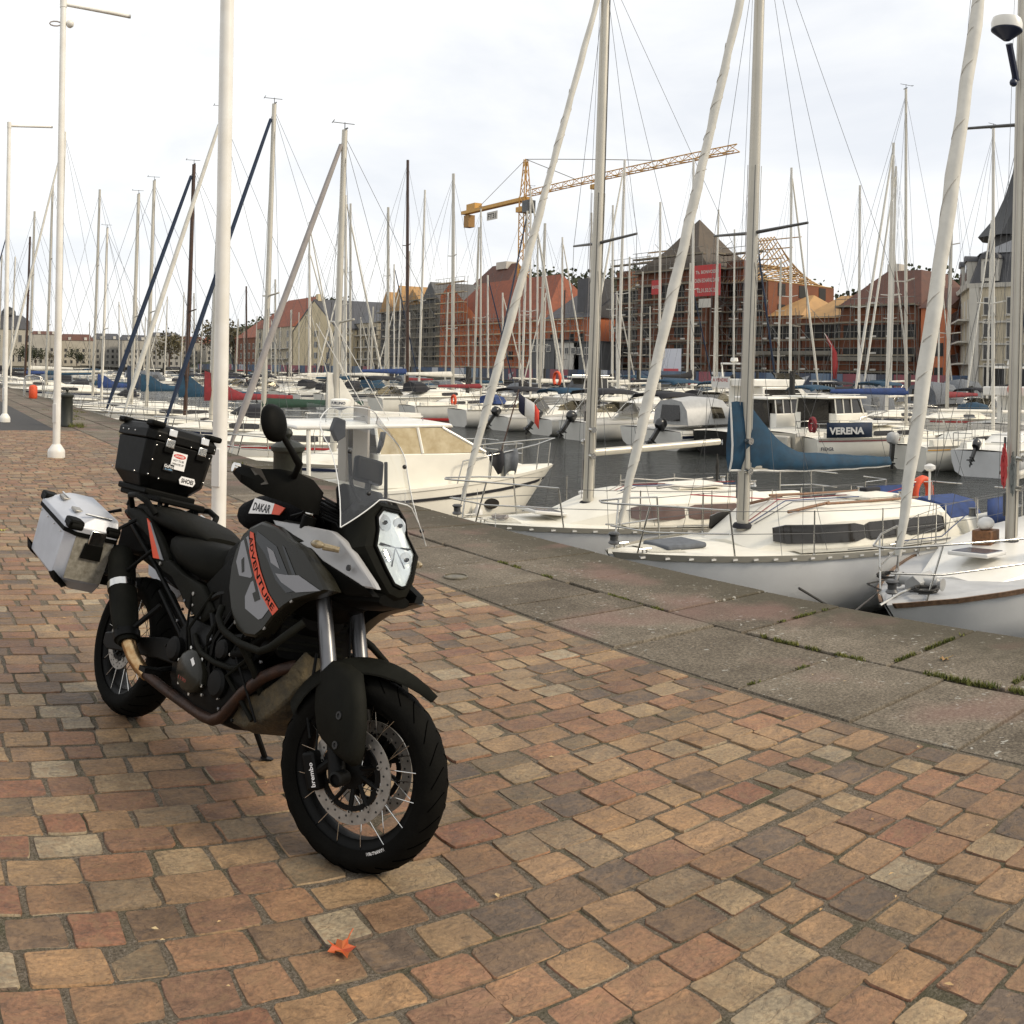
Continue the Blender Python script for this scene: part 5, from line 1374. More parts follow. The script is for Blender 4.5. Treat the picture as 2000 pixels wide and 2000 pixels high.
h.strip(.50, .535, .01, .99, .006).build('hull_line', G_navy, b2)
cab = trunk(h, .20, .70, 1.0, .46, .34, .06).build('cabin', G_deck, b2, smooth=40)
for sg in (-1, 1):
    side_window(h, .20, .70, .24, .46, 1.0, .46, .30, .74, sg).build('window', G_rose, cab, smooth=30)
    side_window(h, .20, .70, .48, .74, 1.0, .46, .28, .76, sg).build('window', G_rose, cab, smooth=30)
    m = MB(); m.tube([(h.x(t), sg * .55, h.sh(t) + .46 + .09 + (.03 if i % 2 else 0)) for i, t in enumerate((.40, .44, .49, .54, .59, .64))], .018, 6); m.build('grab_rail', G_wire, cab)
hatch(b2, (h.x(.185), 0, h.sh(.185) + .16), .62, .55, G_sky, R(-7))
m = MB(); m.lathe([(.09, 0), (.09, .03), (.05, .05)], 14, c=(h.x(.30), -.32, h.sh(.3) + .38)); m.build('vent', G_fend, cab)
m = MB(); m.box((h.x(.53), 0, h.sh(.53) + .53), (.9, .62, .07)); m.build('sliding_hatch', G_deck, cab, bevel=.02)
for sg in (-1, 1):
    m = MB(); m.loft([[(h.x(t), sg * (h.hb(t) * e), h.sh(t) + z) for e, z in ((.62, 0), (.64, .24), (.80, .24), (.86, 0))] for t in (.70, .80, .92)], True); m.build('cockpit_coaming', G_deck, b2, bevel=.02)
    m = MB(); m.lathe([(.06, 0), (.045, .05), (.045, .10), (.06, .12)], 12, c=(h.x(.78), sg * .98, h.sh(.78) + .24)); m.build('winch', G_steel, b2)
h.deck(6, .03, .70, .94, .0, .50).build('cockpit_floor', G_grey, b2)
deck_gear(b2, h, .52, 1)
rig(b2, h, .285, 9.6, (.098, .075), G_mast, (.54,), .95, 2.7, 1.97, None, 0, G_sail, (.060, .046), wr=.0042, boomd=(-1, -.12, .03))
guard_rails(b2, h, n=4)
coil(b2, (h.x(.09), .15, h.sh(.09) + .07), .12, 4, G_sailg)
fender(b2, (h.x(.42), -h.hb(.42) - .10, .35)); fender(b2, (h.x(.62), h.hb(.62) + .1, .35)); fender(b2, (h.x(.06) , h.hb(.06) + .12, .7), .11, .3)
coil(b2, (h.x(.64), -.40, h.sh(.64) + .75), .14, 5, G_rope, True)
m = MB(); m.tube([(h.x(.03), .1, h.sh(0)), (h.x(0) + .8, .4, h.sh(0) + .08), (h.x(0) + 1.72, .8, 1.60)], .008, 5); m.build('mooring_line', G_rope, b2)

# B: cream-decked boat with the long dark saloon window and the blue sail cover
h = Hull(7.5, 2.8, 1.02, .78, .70, .09)
loc, an = boat_frame((7.72, 9.50), ang_of((15.0, 8.75), (7.72, 9.50)), h.L)
b3 = empty('sailing_boat', loc, an, 'cream-decked sailing boat with dark wraparound saloon window and blue L-shaped sail cover', 'sailing boat', 'sailing boats moored bow to the near quay')
h.body().build('hull', G_hull, b3, smooth=60)
h.deck().build('deck', G_deck, b3, smooth=50)
h.strip(.95, 1.03, .005, .995, .024).build('toe_rail', G_rail, b3)
for sg in (-1, 1):
    m = MB()
    for k in range(28):
        t = .04 + .9 * k / 27; m.box((h.x(t), sg * (h.hb(t) + .027), h.sh(t) * .985), (.07, .012, .022))
    m.build('rail_slots', G_fend, b3, kind='stuff')
cab = trunk(h, .25, .76, 1.02, .50, .24, .05).build('cabin', G_deck, b3, smooth=40)
for sg in (-1, 1):
    side_window(h, .25, .76, .06, .42, 1.02, .50, .26, .74, sg).build('window', G_glass, cab, smooth=30)
    side_window(h, .25, .76, .425, .64, 1.02, .50, .26, .74, sg).build('window', G_glass, cab, smooth=30)
    side_window(h, .25, .76, .645, .88, 1.02, .50, .26, .74, sg).build('window', G_glass, cab, smooth=30)
    m = MB(); m.tube([(h.x(t), sg * .58, h.sh(t) + .50 + .08) for t in (.42, .50, .60, .68)], .02, 6); m.build('grab_rail', G_teak, cab)
    m = MB(); m.tube([(h.x(.34), sg * .45, h.sh(.34) + .48), (h.x(.44), sg * .48, h.sh(.44) + .58)], .022, 6); m.build('grab_rail', G_teak, cab)
m = MB(); m.box((h.x(.135), 0, h.sh(.135) + .075), (.62, .55, .07)); m.build('hatch_cushion', G_pad, b3, bevel=.03, seg=3)
m = MB(); m.box((h.x(.62), 0, h.sh(.62) + .575), (.75, .70, .06)); m.build('sliding_hatch', G_deck, cab, bevel=.02)
m = MB(); m.box((h.x(.66), -.25, h.sh(.66) + .62), (.35, .16, .10)); m.build('winch_cover', G_blackc, cab, bevel=.03)
for sg in (-1, 1):
    m = MB(); m.loft([[(h.x(t), sg * (h.hb(t) * e), h.sh(t) + z) for e, z in ((.62, 0), (.64, .26), (.80, .26), (.86, 0))] for t in (.76, .86, .95)], True); m.build('cockpit_coaming', G_deck, b3, bevel=.02)
    m = MB(); m.lathe([(.065, 0), (.05, .06), (.05, .11), (.065, .13)], 12, c=(h.x(.80), sg * .95, h.sh(.8) + .26)); m.build('winch', G_wire, b3)
    m = MB(); m.grid([[(h.x(t), sg * (h.hb(t) - .05), h.sh(t) + z) for z in (.10, .30, .55)] for t in (.80, .85, .90, .95)]); wc = m.build('weather_cloth', G_blue2, b3)
    sl = wc.modifiers.new('solid', 'SOLIDIFY'); sl.thickness = .012
m = MB(); m.loft([[(x_, y_ * .6, z_) for y_, z_ in ((-1, 1.0), (-.7, 1.22), (0, 1.28), (.7, 1.22), (1, 1.0))] for x_ in (h.x(.79), h.x(.90))], True); m.build('cockpit_cover', G_blue2, b3, bevel=.02)
deck_gear(b3, h, .56, 2)
rig(b3, h, .285, 9.7, (.092, .070), G_mast, (.527,), .95, 2.55, 1.98, G_blue, .62, G_sail, (.066, .052), wr=.0042, boomd=(-1, .10, -.02))
guard_rails(b3, h, n=4)
ring_buoy(b3, (h.x(.965), -h.hb(.96) * .95 - .05, h.sh(1) + .36), .27, (0, 1, .1))
m = MB(); m.lathe([(.05, 0), (.09, .03), (.09, .08), (.03, .11)], 12, c=(h.x(.74), .45, h.sh(.74) + .95)); m.tube([(h.x(.74), .45, h.sh(.74) + .5), (h.x(.74), .45, h.sh(.74) + .95)], .02, 6); m.build('stern_light', G_fend, b3)
fender(b3, (h.x(.30), -h.hb(.30) - .1, .35)); fender(b3, (h.x(.60), -h.hb(.6) - .1, .35))
m = MB(); m.tube([(h.x(.25), -.8, h.sh(.25) + .6), (h.x(.7), -.9, h.sh(.7) + .35), (h.x(.85), -.6, h.sh(.85) + .6)], .009, 5); m.build('sheet', mat('red_rope', (.35, .04, .05), .8), b3)

# C: larger grey-decked boat with radar dome on the mast
h = Hull(10.2, 3.3, .80, .68, .74, .08)
loc, an = boat_frame((8.75, 6.15), ang_of((18.4, 6.85), (8.75, 6.15)), h.L)
b4 = empty('sailing_boat', loc, an, 'grey-decked sailing boat with anchor windlass, wooden rubbing strake and radar dome on its mast', 'sailing boat', 'sailing boats moored bow to the near quay')
h.body().build('hull', G_hull, b4, smooth=60)
h.deck().build('deck', G_grey, b4, smooth=50)
h.strip(.955, 1.03, .004, .995, .03).build('rubbing_strake', G_teakw, b4)
m = trunk(h, .15, .62, 1.05, .34, .5, .06); cab = m.build('cabin', G_white, b4, smooth=40)
for sg in (-1, 1): side_window(h, .15, .62, .45, .9, 1.05, .34, .25, .7, sg).build('window', G_glass, cab)
hatch(b4, (h.x(.215), .0, h.sh(.215) + .27), .55, .58, G_sky, R(-4))
m = MB(); m.loft([[(h.x(.055 + a * .04), b_ * .10, h.sh(.06) + .06 + z) for b_, z in ((-1, 0), (-1, .10), (0, .17), (1, .10), (1, 0))] for a in (0, 1)], True); m.tube([(h.x(.07), -.24, h.sh(.07) + .14), (h.x(.07), .24, h.sh(.07) + .14)], [.055, .055], 12)
m.lathe([(.085, -.02), (.085, .02)], 14, c=(h.x(.07), -.26, h.sh(.07) + .14), M=Matrix.Rotation(R(90), 4, 'X')); m.lathe([(.075, -.03), (.04, 0), (.075, .03)], 14, c=(h.x(.07), .27, h.sh(.07) + .14), M=Matrix.Rotation(R(90), 4, 'X')); m.build('windlass', G_obg, b4, bevel=.006)
m = MB(); m.tube([(h.x(.06), 0, h.sh(.06) + .10), (h.x(.02), 0, h.sh(.02) + .07), (h.x(0) + .12, 0, h.sh(0) + .02)], .016, 6); m.build('anchor_chain', G_steel, b4)
coil(b4, (h.x(.045), .22, h.sh(.05) + .10), .14, 4); coil(b4, (h.x(.11), -.60, h.sh(.11) + .06), .16, 4)
m = MB(); m.tube([(h.x(.10), -.5, h.sh(.1) + .08), (h.x(.06), -.62, h.sh(.06) + .06), (h.x(.03), -.25, h.sh(.02) + .08), (h.x(0) + 1.2, .3, h.sh(0) + .15), (h.x(0) + 2.95, 1.0, 1.60)], .010, 5); m.build('mooring_line', G_rope, b4)
for x_, y_ in ((.275, .75), (.30, -.30)):
    m = MB(); m.box((h.x(x_), y_, h.sh(x_) + .13 + .20), (.28, .28, .22)); bx_ = m.build('vent_box', G_teak, b4, bevel=.01)
    m = MB(); m.ball((h.x(x_), y_, h.sh(x_) + .36 + .16), (.15, .11, .09), 12, 8); m.build('vent_cowl', G_fend, bx_)
rig(b4, h, .315, 13.6, (.085, .075), G_mast, (.489, .72), 1.0, 3.6, 1.9, None, 0, G_sail, (.080, .062), wr=.0042)
guard_rails(b4, h, n=5)
m = MB(); m.lathe([(.05, -.10), (.14, -.06), (.205, -.02), (.21, .06), (.19, .12), (.10, .15), (.02, .16)], 24, c=(h.x(.315) + .38, 0, 7.80)); m.v = [(a, b_, c_) for a, b_, c_ in m.v]
rd = m.build('radar_dome', G_white, b4, smooth=50)
m = MB(); m.lathe([(.05, -.15), (.15, -.075), (.208, -.03), (.212, -.015)], 24, c=(h.x(.315) + .38, 0, 7.79)); m.tube([(h.x(.315) + .05, 0, 7.20), (h.x(.315) + .30, 0, 7.62)], .05, 8); m.ball((h.x(.315) + .14, 0, 7.15), .055, 10, 6); m.build('radar_base', G_navy, rd)
v, fcs, w_ = text_pts('FURUNO', .03); m = MB(); vv = []
for a, b_ in v:
    ang_ = R(-150) + (a / w_ - .5) * 1.6; vv.append((h.x(.315) + .38 + .2125 * math.cos(ang_), .2125 * math.sin(ang_), 7.81 + b_ * .065))
m.add(vv, fcs); m.build('lettering', G_navy, rd, smooth=0)
for k, (mm_, dx) in enumerate(((G_orange, -.05), (G_sailg, .08))):
    coil(b4, (h.x(.315) + .13, dx, 2.05 - .1 * k), .17, 16, mat('coiled_rope_%d' % k, ((.42, .05, .05), (.16, .17, .16))[k], .85), True)

# D: motor boat lying stern to the quay
h = Hull(6.3, 2.35, 1.28, .95, .92, .16, .62, -.2, .75)
loc, an = boat_frame((12.1, 16.75), ang_of((5.9, 17.2), (12.1, 16.75)), h.L)
b1 = empty('motor_boat', loc, an, 'white motor boat with wheelhouse, overhanging roof and small radar, stern to the quay', 'motor boat')
h.body().build('hull', G_cream, b1, smooth=60)
h.deck(14, 0, 0, 1, .04).build('deck', G_deck, b1, smooth=50)
h.strip(.80, .845, .005, .995, .012).build('rubbing_line', G_blackc, b1)
h.strip(.98, 1.03, .004, .99, .02).build('gunwale', G_cream, b1)
trunk(h, .14, .40, .85, .42, .6, .02).build('fore_cabin', G_deck, b1, smooth=40)
# wheelhouse: walls, panes, roof
wh = MB(); zc = h.sh(.5) - .02
def whp(x, y_, z): return (h.x(x), y_, z)
Z0, Z1, Z2 = zc, zc + .62, zc + 1.08
wh.loft([[whp(.25, -.84, Z0), whp(.25, .84, Z0), whp(.66, .90, Z0), whp(.66, -.90, Z0)], [whp(.315, -.84, Z1), whp(.315, .84, Z1), whp(.66, .88, Z1), whp(.66, -.88, Z1)]], True)
wheel_h = wh.build('wheelhouse', G_cream, b1, bevel=.02)
for sg in (-1, 1):
    for (xa, xb) in ((.315, .45), (.52, .53), (.655, .66)):
        m = MB(); m.tube([whp(xa, sg * .85, Z1), whp(xb, sg * .74, Z2)], .03, 6); m.build('window_post', G_cream, wheel_h)
m = MB(); m.tube([whp(.315, 0, Z1), whp(.45, 0, Z2)], .02, 6); m.build('window_post', G_cream, wheel_h)
for sg in (-1, 1):
    for pts in ([(.325, Z1), (.518, Z1), (.526, Z2), (.455, Z2)], [(.525, Z1), (.652, Z1), (.655, Z2), (.533, Z2)]):
        m = MB(); m.prism([whp(a, sg * (.85 - (z - Z1) / (Z2 - Z1) * .11), z) for a, z in pts], (0, -.004, 0), (0, .004, 0)); m.build('pane', G_curt, wheel_h, smooth=0)
for sg in (-1, 1):
    m = MB(); m.prism([whp(.315, sg * .03, Z1), whp(.315, sg * .80, Z1), whp(.45, sg * .70, Z2), whp(.45, sg * .03, Z2)], (-.004, 0, 0), (.004, 0, 0)); m.build('pane', G_curt, wheel_h, smooth=0)
m = MB(); m.loft([[whp(.41, -.72, Z2), whp(.41, .72, Z2), whp(.90, .80, Z2 - .02), whp(.90, -.80, Z2 - .02)], [whp(.42, -.74, Z2 + .07), whp(.42, .74, Z2 + .07), whp(.90, .80, Z2 + .05), whp(.90, -.80, Z2 + .05)], [whp(.48, -.55, Z2 + .13), whp(.48, .55, Z2 + .13), whp(.86, .6, Z2 + .10), whp(.86, -.6, Z2 + .10)]], True)
roof = m.build('roof', G_white, wheel_h, bevel=.03, seg=3)
for sg in (-1, 1):
    m = MB(); m.tube([whp(.86, sg * .72, Z2), whp(.86, sg * .80, h.sh(.86))], .04, 8); m.build('roof_post', G_cream, wheel_h)
m = MB(); m.box((h.x(.68), -.35, Z1 + .1), (.04, .75, 1.5)); m.box((h.x(.68), .62, Z1 - .05), (.04, .45, 1.2)); m.build('bulkhead', mat('bulkhead_grey', (.33, .30, .26), .6), wheel_h)
m = MB(); m.tube([whp(.72, .1, Z2 + .1), whp(.72, .1, Z2 + .32)], .035, 8); m.lathe([(.05, -.06), (.18, -.03), (.195, .02), (.19, .10), (.10, .125)], 20, c=(h.x(.72), .1, Z2 + .38)); rd = m.build('radar_dome', G_white, roof, smooth=45)
m = MB(); m.lathe([(.05, -.09), (.17, -.035), (.196, -.02)], 20, c=(h.x(.72), .1, Z2 + .38)); m.build('radar_base', G_navy, rd)
v, fcs, w_ = text_pts('FURUNO', .03); m = MB()
m.add([(h.x(.72) + .1965 * math.cos(R(-125) + (a / w_ - .5) * 1.5), .1 + .1965 * math.sin(R(-125) + (a / w_ - .5) * 1.5), Z2 + .395 + b_ * .055) for a, b_ in v], fcs); m.build('lettering', G_navy, rd, smooth=0)
for y_ in (-.5, .45):
    m = MB(); m.tube([whp(.60, y_, Z2 + .08), whp(.78, y_ * 1.05, Z2 + 1.9)], .008, 5); m.build('antenna', G_fend, roof)
for sg in (-1, 1):
    m = MB(); m.tube([whp(.50, sg * .55, Z2 + .10), whp(.50, sg * .55, Z2 + .20), whp(.80, sg * .55, Z2 + .20), whp(.80, sg * .55, Z2 + .10)], .012, 6); m.build('roof_rail', G_steel, roof)
m = MB()
for sg in (-1, 1):
    m.tube([(h.x(t), sg * h.hb(t) * .92, h.sh(t) + z) for t, z in ((.42, 0), (.40, .42), (.25, .48), (.10, .52), (.01, .55))] + [(h.x(0) + .06, 0, h.sh(0) + .55)], .014, 7)
    for t in (.30, .20, .10, .035): m.tube([(h.x(t), sg * h.hb(t) * .92, h.sh(t)), (h.x(t) + .05, sg * h.hb(t) * .92, h.sh(t) + .50)], .012, 6)
m.build('bow_rail', G_steel, b1, smooth=60)
for k, t in enumerate((.19, .25)):
    m = MB(); pts = []
    for i in range(9):
        f = i / 8; pts.append([(h.x(t + .05 * f) , -h.hb(t) * .92 - .02 - .02 * math.sin(f * 9), h.sh(t) + .50 + .02 * math.sin(f * 7)), (h.x(t + .05 * f), -h.hb(t) * .92 - .03 - .03 * math.sin(f * 8 + 1), h.sh(t) + .28), (h.x(t + .045 * f + .004), -h.hb(t) * .9 - .02 - .04 * math.sin(f * 8), h.sh(t) + .04 + .05 * math.sin(f * 5 + k))])
    m.grid(pts); o = m.build('drying_cloth', (G_pad, G_blackc)[k], b1, smooth=70); sl = o.modifiers.new('solid', 'SOLIDIFY'); sl.thickness = .012
m = MB(); m.lathe([(.10, -.01), (.10, .012), (.07, .014)], 16, c=(h.x(.30), -h.hb(.3) + .0, h.sh(.3) * .62), M=Matrix.Rotation(R(90), 4, 'X') @ Matrix.Scale(1.6, 4, (1, 0, 0))); m.build('porthole', G_glass, b1)
fender(b1, (h.x(.36), -h.hb(.36) - .08, .42)); fender(b1, (h.x(.60), -h.hb(.6) - .08, .42))
outboard(b1, (h.x(1.0) - .15, 0, .95), 1.0, G_ob, 5)

# finger pontoon with planks between them
pt = empty('pontoon', (0, 0, 0), 0, 'weathered plank finger pontoon between the motor boat and a white sailing boat', 'pontoon')
m = MB(); m.box((9.2, 14.6, -1.34), (6.4, 1.25, .30)); m.build('float', G_obg, pt)
for k in range(10):
    m = MB(); m.box((9.2, 14.03 + k * .127, -1.165), (6.5, .115, .04)); m.build('plank', G_plank, pt, bevel=.004)
# ------------------------------------------------------------------ the fleet: boats along the quay, boats on the pontoons
def yacht(label, L, B, fb, fs, hullm, coverm, mh, genoa=None, stripe=None, mm=None, det=1, tm=.36, boom=2.8, lcover=.0, win=None, spr=(.48,), tr=.74, deckm=None, group=None, hood=None, wr=.007, gr=(.08, .05), rails=True, cat='sailing boat', spw=.75, stripez=(.86, .93), mr=(.075, .06), bz=None):
    h = Hull(L, B, fb, fs, tr, .10)
    r = empty('sailing_boat', (0, 0, WATER), 0, label, cat, group)
    h.body(10 if det else 7).build('hull', hullm, r, smooth=60)
    h.deck(8).build('deck', deckm or G_deck, r, smooth=50)
    if stripe: h.strip(stripez[0], stripez[1], .01, .99, .012, 8).build('hull_line', stripe, r)
    h.strip(.96, 1.03, .01, .99, .02, 8).build('toe_rail', G_rail, r)
    hg = .36 if det else .34
    c = trunk(h, .24, .72, B * .36, hg, .45, .06, n=6).build('cabin', deckm or G_deck, r, smooth=40)
    for sg in (-1, 1):
        side_window(h, .24, .72, .38, .64, B * .36, hg, .25, .75, sg).build('window', win or G_glass, c)
        if det: side_window(h, .24, .72, .68, .92, B * .36, hg, .25, .75, sg).build('window', win or G_glass, c)
    if det:
        for sg in (-1, 1):
            m = MB(); m.loft([[(h.x(t), sg * (h.hb(t) * e), h.sh(t) + z) for e, z in ((.6, 0), (.62, .22), (.8, .22), (.86, 0))] for t in (.72, .94)], True); m.build('cockpit_coaming', deckm or G_deck, r)
    if hood:
        m = MB(); m.loft([[(h.x(t), y_ * B * .33 * k, h.sh(t) + .30 + z) for y_, z in ((-1, 0), (-.85, .38 * k), (0, .52 * k), (.85, .38 * k), (1, 0))] for t, k in ((.60, .35), (.66, .95), (.74, 1.0))], True); m.build('sprayhood', hood, r, smooth=50)
    rig(r, h, tm, mh, mr, mm or G_mast2, spr, spw, boom, bz or (h.sh(tm) + 1.05), coverm, lcover, genoa, gr, True, wr, det)
    if rails: guard_rails(r, h, wr, 3 if det else 0, .55, True, bool(det), 1)
    r['_h'] = 0; del r['_h']
    return r, h

def place(r, bow, ang, L):
    d = Vector((math.cos(ang), math.sin(ang), 0)); c = Vector((bow[0], bow[1], WATER)) - d * (L / 2)
    r.location = c; r.rotation_euler = (0, 0, ang)

def powerboat(label, L, B, fb, fs, hullm, style='bimini', canvas=None, ob=True, deckm=None, group=None, name=None, stripe=None, obm=None):
    h = Hull(L, B, fb, fs, .92, .14, .6, -.2, .75)
    r = empty('motor_boat', (0, 0, WATER), 0, label, 'motor boat', group)
    deckm = deckm or G_white
    h.body(9).build('hull', hullm, r, smooth=60); h.deck(8).build('deck', deckm, r, smooth=50)
    h.strip(.90, 1.03, .01, .99, .02, 8).build('gunwale', G_fend, r)
    if stripe: h.strip(.60, .80, .01, .99, .012, 8).build('hull_line', stripe, r)
    zc = h.sh(.5)
    if style in ('bimini', 'cruiser'):
        trunk(h, .16, .55, B * .38, .42, .7, .03, n=6).build('cabin', deckm, r, smooth=40)
        m = MB(); m.prism([(h.x(.50), -B * .36, zc + .35), (h.x(.50), B * .36, zc + .35), (h.x(.57), B * .32, zc + .82), (h.x(.57), -B * .32, zc + .82)], (-.01, 0, 0), (.01, 0, 0)); m.build('windscreen', G_pane, r)
        for sg in (-1, 1):
            m = MB(); m.prism([(h.x(.50), sg * B * .36, zc + .30), (h.x(.70), sg * B * .40, zc + .30), (h.x(.68), sg * B * .38, zc + .55), (h.x(.57), sg * B * .32, zc + .82)], (0, -.01, 0), (0, .01, 0)); m.build('side_screen', G_pane, r)
        m = MB(); m.loft([[(h.x(t), y_ * B * .42, zc + z + dz) for y_, z in ((-1, 1.25), (-.8, 1.42), (0, 1.48), (.8, 1.42), (1, 1.25))] for t, dz in ((.54, -.10), (.60, 0), (.80, .03), (.92, -.06))], False, False); cv = m.build('canopy', canvas or G_blackc, r, smooth=60); sl = cv.modifiers.new('s', 'SOLIDIFY'); sl.thickness = .03
        for sg in (-1, 1):
            m = MB(); m.tube([(h.x(.80), sg * B * .42, zc + .1), (h.x(.60), sg * B * .42, zc + 1.27)], .02, 6); m.tube([(h.x(.80), sg * B * .42, zc + .1), (h.x(.91), sg * B * .42, zc + 1.22)], .02, 6)
            m.build('canopy_frame', G_steel, r)
    if style == 'tented':
        trunk(h, .16, .50, B * .38, .40, .7, .03, n=6).build('cabin', deckm, r, smooth=40)
        m = MB(); m.loft([[(h.x(t), y_ * B * .45, zc + z * k) for y_, z in ((-1, .2), (-.9, .85), (-.6, 1.25), (0, 1.36), (.6, 1.25), (.9, .85), (1, .2))] for t, k in ((.44, .45), (.54, .95), (.75, 1.0), (.93, .92))], True); m.build('cockpit_tent', canvas or G_pad, r, smooth=50)
        for sg in (-1, 1):
            m = MB(); m.prism([(h.x(.58), sg * B * .445, zc + .45), (h.x(.70), sg * B * .445, zc + .45), (h.x(.70), sg * B * .40, zc + .95), (h.x(.60), sg * B * .40, zc + .9)], (0, -.02, 0), (0, .02, 0)); m.build('tent_window', G_pane, r)
        m = MB(); m.prism([(h.x(.925) - .06, -B * .25, zc + .35), (h.x(.925) - .06, B * .25, zc + .35), (h.x(.92) - .05, B * .22, zc + 1.0), (h.x(.92) - .05, -B * .22, zc + 1.0)], (-.02, 0, 0), (0, 0, 0)); m.build('tent_window', G_glass, r)
    if style == 'wheelhouse':
        m = MB(); m.loft([[(h.x(t), y_, zc + z) for t, y_ in ((.36, -B * .36), (.36, B * .36), (.64, B * .38), (.64, -B * .38))] for z in (-.05, .62)], True); w = m.build('wheelhouse', deckm, r, bevel=.03)
        m = MB(); m.loft([[(h.x(t), y_ * k, zc + z) for t, y_ in ((.36 + dz, -B * .35), (.36 + dz, B * .35), (.635, B * .37), (.635, -B * .37))] for z, k, dz in ((.63, 1, 0), (1.18, .9, .07))], True); m.build('pane', G_glass, w)
        m = MB(); m.box((h.x(.54), 0, zc + 1.24), (L * .34, B * .74, .09)); rf = m.build('roof', deckm, w, bevel=.04)
        for sg in (-1, 1):
            for t in (.42, .50, .57, .635):
                m = MB(); m.tube([(h.x(t + (-.02 if t < .5 else 0)), sg * B * .365, zc + .6), (h.x(t), sg * B * .335, zc + 1.2)], .03, 6); m.build('window_post', deckm, w)
            m = MB(); m.tube([(h.x(.42), sg * B * .33, zc + 1.35), (h.x(.66), sg * B * .33, zc + 1.35)], .02, 6); m.build('roof_rail', G_steel, rf)
        m = MB(); m.box((h.x(.645), 0, zc + .45), (.05, B * .5, 1.2)); m.build('door', G_glass, w)
        trunk(h, .14, .38, B * .34, .35, .6, .03, n=5).build('fore_cabin', deckm, r, smooth=40)
    if style == 'flybridge':
        m = MB(); m.loft([[(h.x(t), y_, zc + z) for t, y_ in ((.25 + dz, -B * .38), (.25 + dz, B * .38), (.74, B * .40), (.74, -B * .40))] for z, dz in ((-.05, 0), (.55, .04), (1.15, .14))], True); w = m.build('saloon', deckm, r, bevel=.04)
        for sg in (-1, 1):
            m = MB(); m.prism([(h.x(.36), sg * B * .395, zc + .5), (h.x(.72), sg * B * .402, zc + .5), (h.x(.72), sg * B * .402, zc + 1.0), (h.x(.42), sg * B * .395, zc + 1.0)], (0, -.01, 0), (0, .01, 0)); m.build('window', G_glass, w)
        m = MB(); m.loft([[(h.x(t), y_, zc + z) for t, y_ in ((.36 + d, -B * .36), (.36 + d, B * .36), (.90, B * .38), (.90, -B * .38))] for z, d in ((1.17, 0), (1.6, -.03))], True); m.build('flybridge', deckm, w, bevel=.05)
        m = MB(); m.prism([(h.x(.33), -B * .33, zc + 1.6), (h.x(.33), B * .33, zc + 1.6), (h.x(.40), B * .28, zc + 2.0), (h.x(.40), -B * .28, zc + 2.0)], (-.01, 0, 0), (.01, 0, 0)); m.build('windscreen', G_pane, w)
        m = MB(); m.tube([(h.x(.8), -B * .36, zc + 1.2), (h.x(.84), -B * .30, zc + 2.5), (h.x(.84), B * .30, zc + 2.5), (h.x(.8), B * .36, zc + 1.2)], .06, 8); m.lathe([(.1, -.1), (.25, 0), (.2, .2)], 12, c=(h.x(.84), 0, zc + 2.65)); m.build('radar_arch', deckm, w)
    m = MB()
    for sg in (-1, 1):
        m.tube([(h.x(t), sg * h.hb(t) * .9, h.sh(t) + z) for t, z in ((.5, .0), (.46, .45), (.25, .5), (.06, .52))] + [(h.x(0) + .03, 0, h.sh(0) + .53)], .018, 6)
        for t in (.32, .18): m.tube([(h.x(t), sg * h.hb(t) * .9, h.sh(t)), (h.x(t), sg * h.hb(t) * .9, h.sh(t) + .5)], .015, 5)
    m.build('bow_rail', G_steel, r, smooth=60)
    if ob: outboard(r, (h.x(1.0) - .18, 0, h.fs + .02), 1.15, obm or G_ob, 38)
    fender(r, (h.x(.6), -h.hb(.6) - .1, .35)); 
    return r, h

# --- sailing boats further along the near quay, bows to the wall
Q = 'sailing boats moored bow to the near quay'
A_ = math.pi      # bow towards -X
r, h = yacht('white sailing boat with bundled white mainsail, grey furled jib and a tricolour at the stern', 7.6, 2.6, 1.05, .8, G_white, G_sail, 8.9, G_sailg, G_navy, G_mast, 1, .36, 2.2, .9, group=Q, gr=(.10, .06), mr=(.095, .08), wr=.006)
place(r, (6.9, 22.3), A_ - .03, h.L)
m = MB(); m.tube([(h.x(.99), -.3, h.fs), (h.x(.99) - .6, -.3, h.fs + 1.9)], .018, 6); fs_ = m.build('flag_staff', G_woodm, r)
for k, mm_ in enumerate((mat('flag_red', (.55, .05, .03), .8), mat('flag_white', (.6, .58, .55), .8), mat('flag_blue', (.008, .010, .03), .8))):
    m = MB(); rows = []
    for i in range(5):
        u = (2 - k + i / 4) * .30
        rows.append([(h.x(.99) - .6 - .42 * u * 1.0 + .02 * math.sin(u * 9), -.3 - .05 * math.sin(u * 8) + u * .55, h.fs + 1.85 - v_ * .5 - u * .55) for v_ in (0, .5, 1)])
    m.grid(rows); fo = m.build('flag', mm_, fs_, smooth=60); sl = fo.modifiers.new('s', 'SOLIDIFY'); sl.thickness = .008
r, h = yacht('white sailing boat with dark green sail cover and navy furled jib', 8.4, 2.8, 1.1, .85, G_white, G_green, 11.0, G_bluesail, G_red, G_mast, 1, .38, 3.1, .0, group=Q, gr=(.085, .055), hood=G_green, mr=(.095, .08), wr=.006)
place(r, (6.8, 28.4), A_ - .02, h.L)
r, h = yacht('white sailing boat with red sail cover and cream furled jib', 8.8, 2.9, 1.1, .85, G_white, G_redc, 12.2, G_sail, G_navy, G_mast, 1, .38, 2.9, .75, group=Q, gr=(.11, .07), mr=(.10, .085), wr=.007)
place(r, (6.8, 34.3), A_ - .02, h.L)
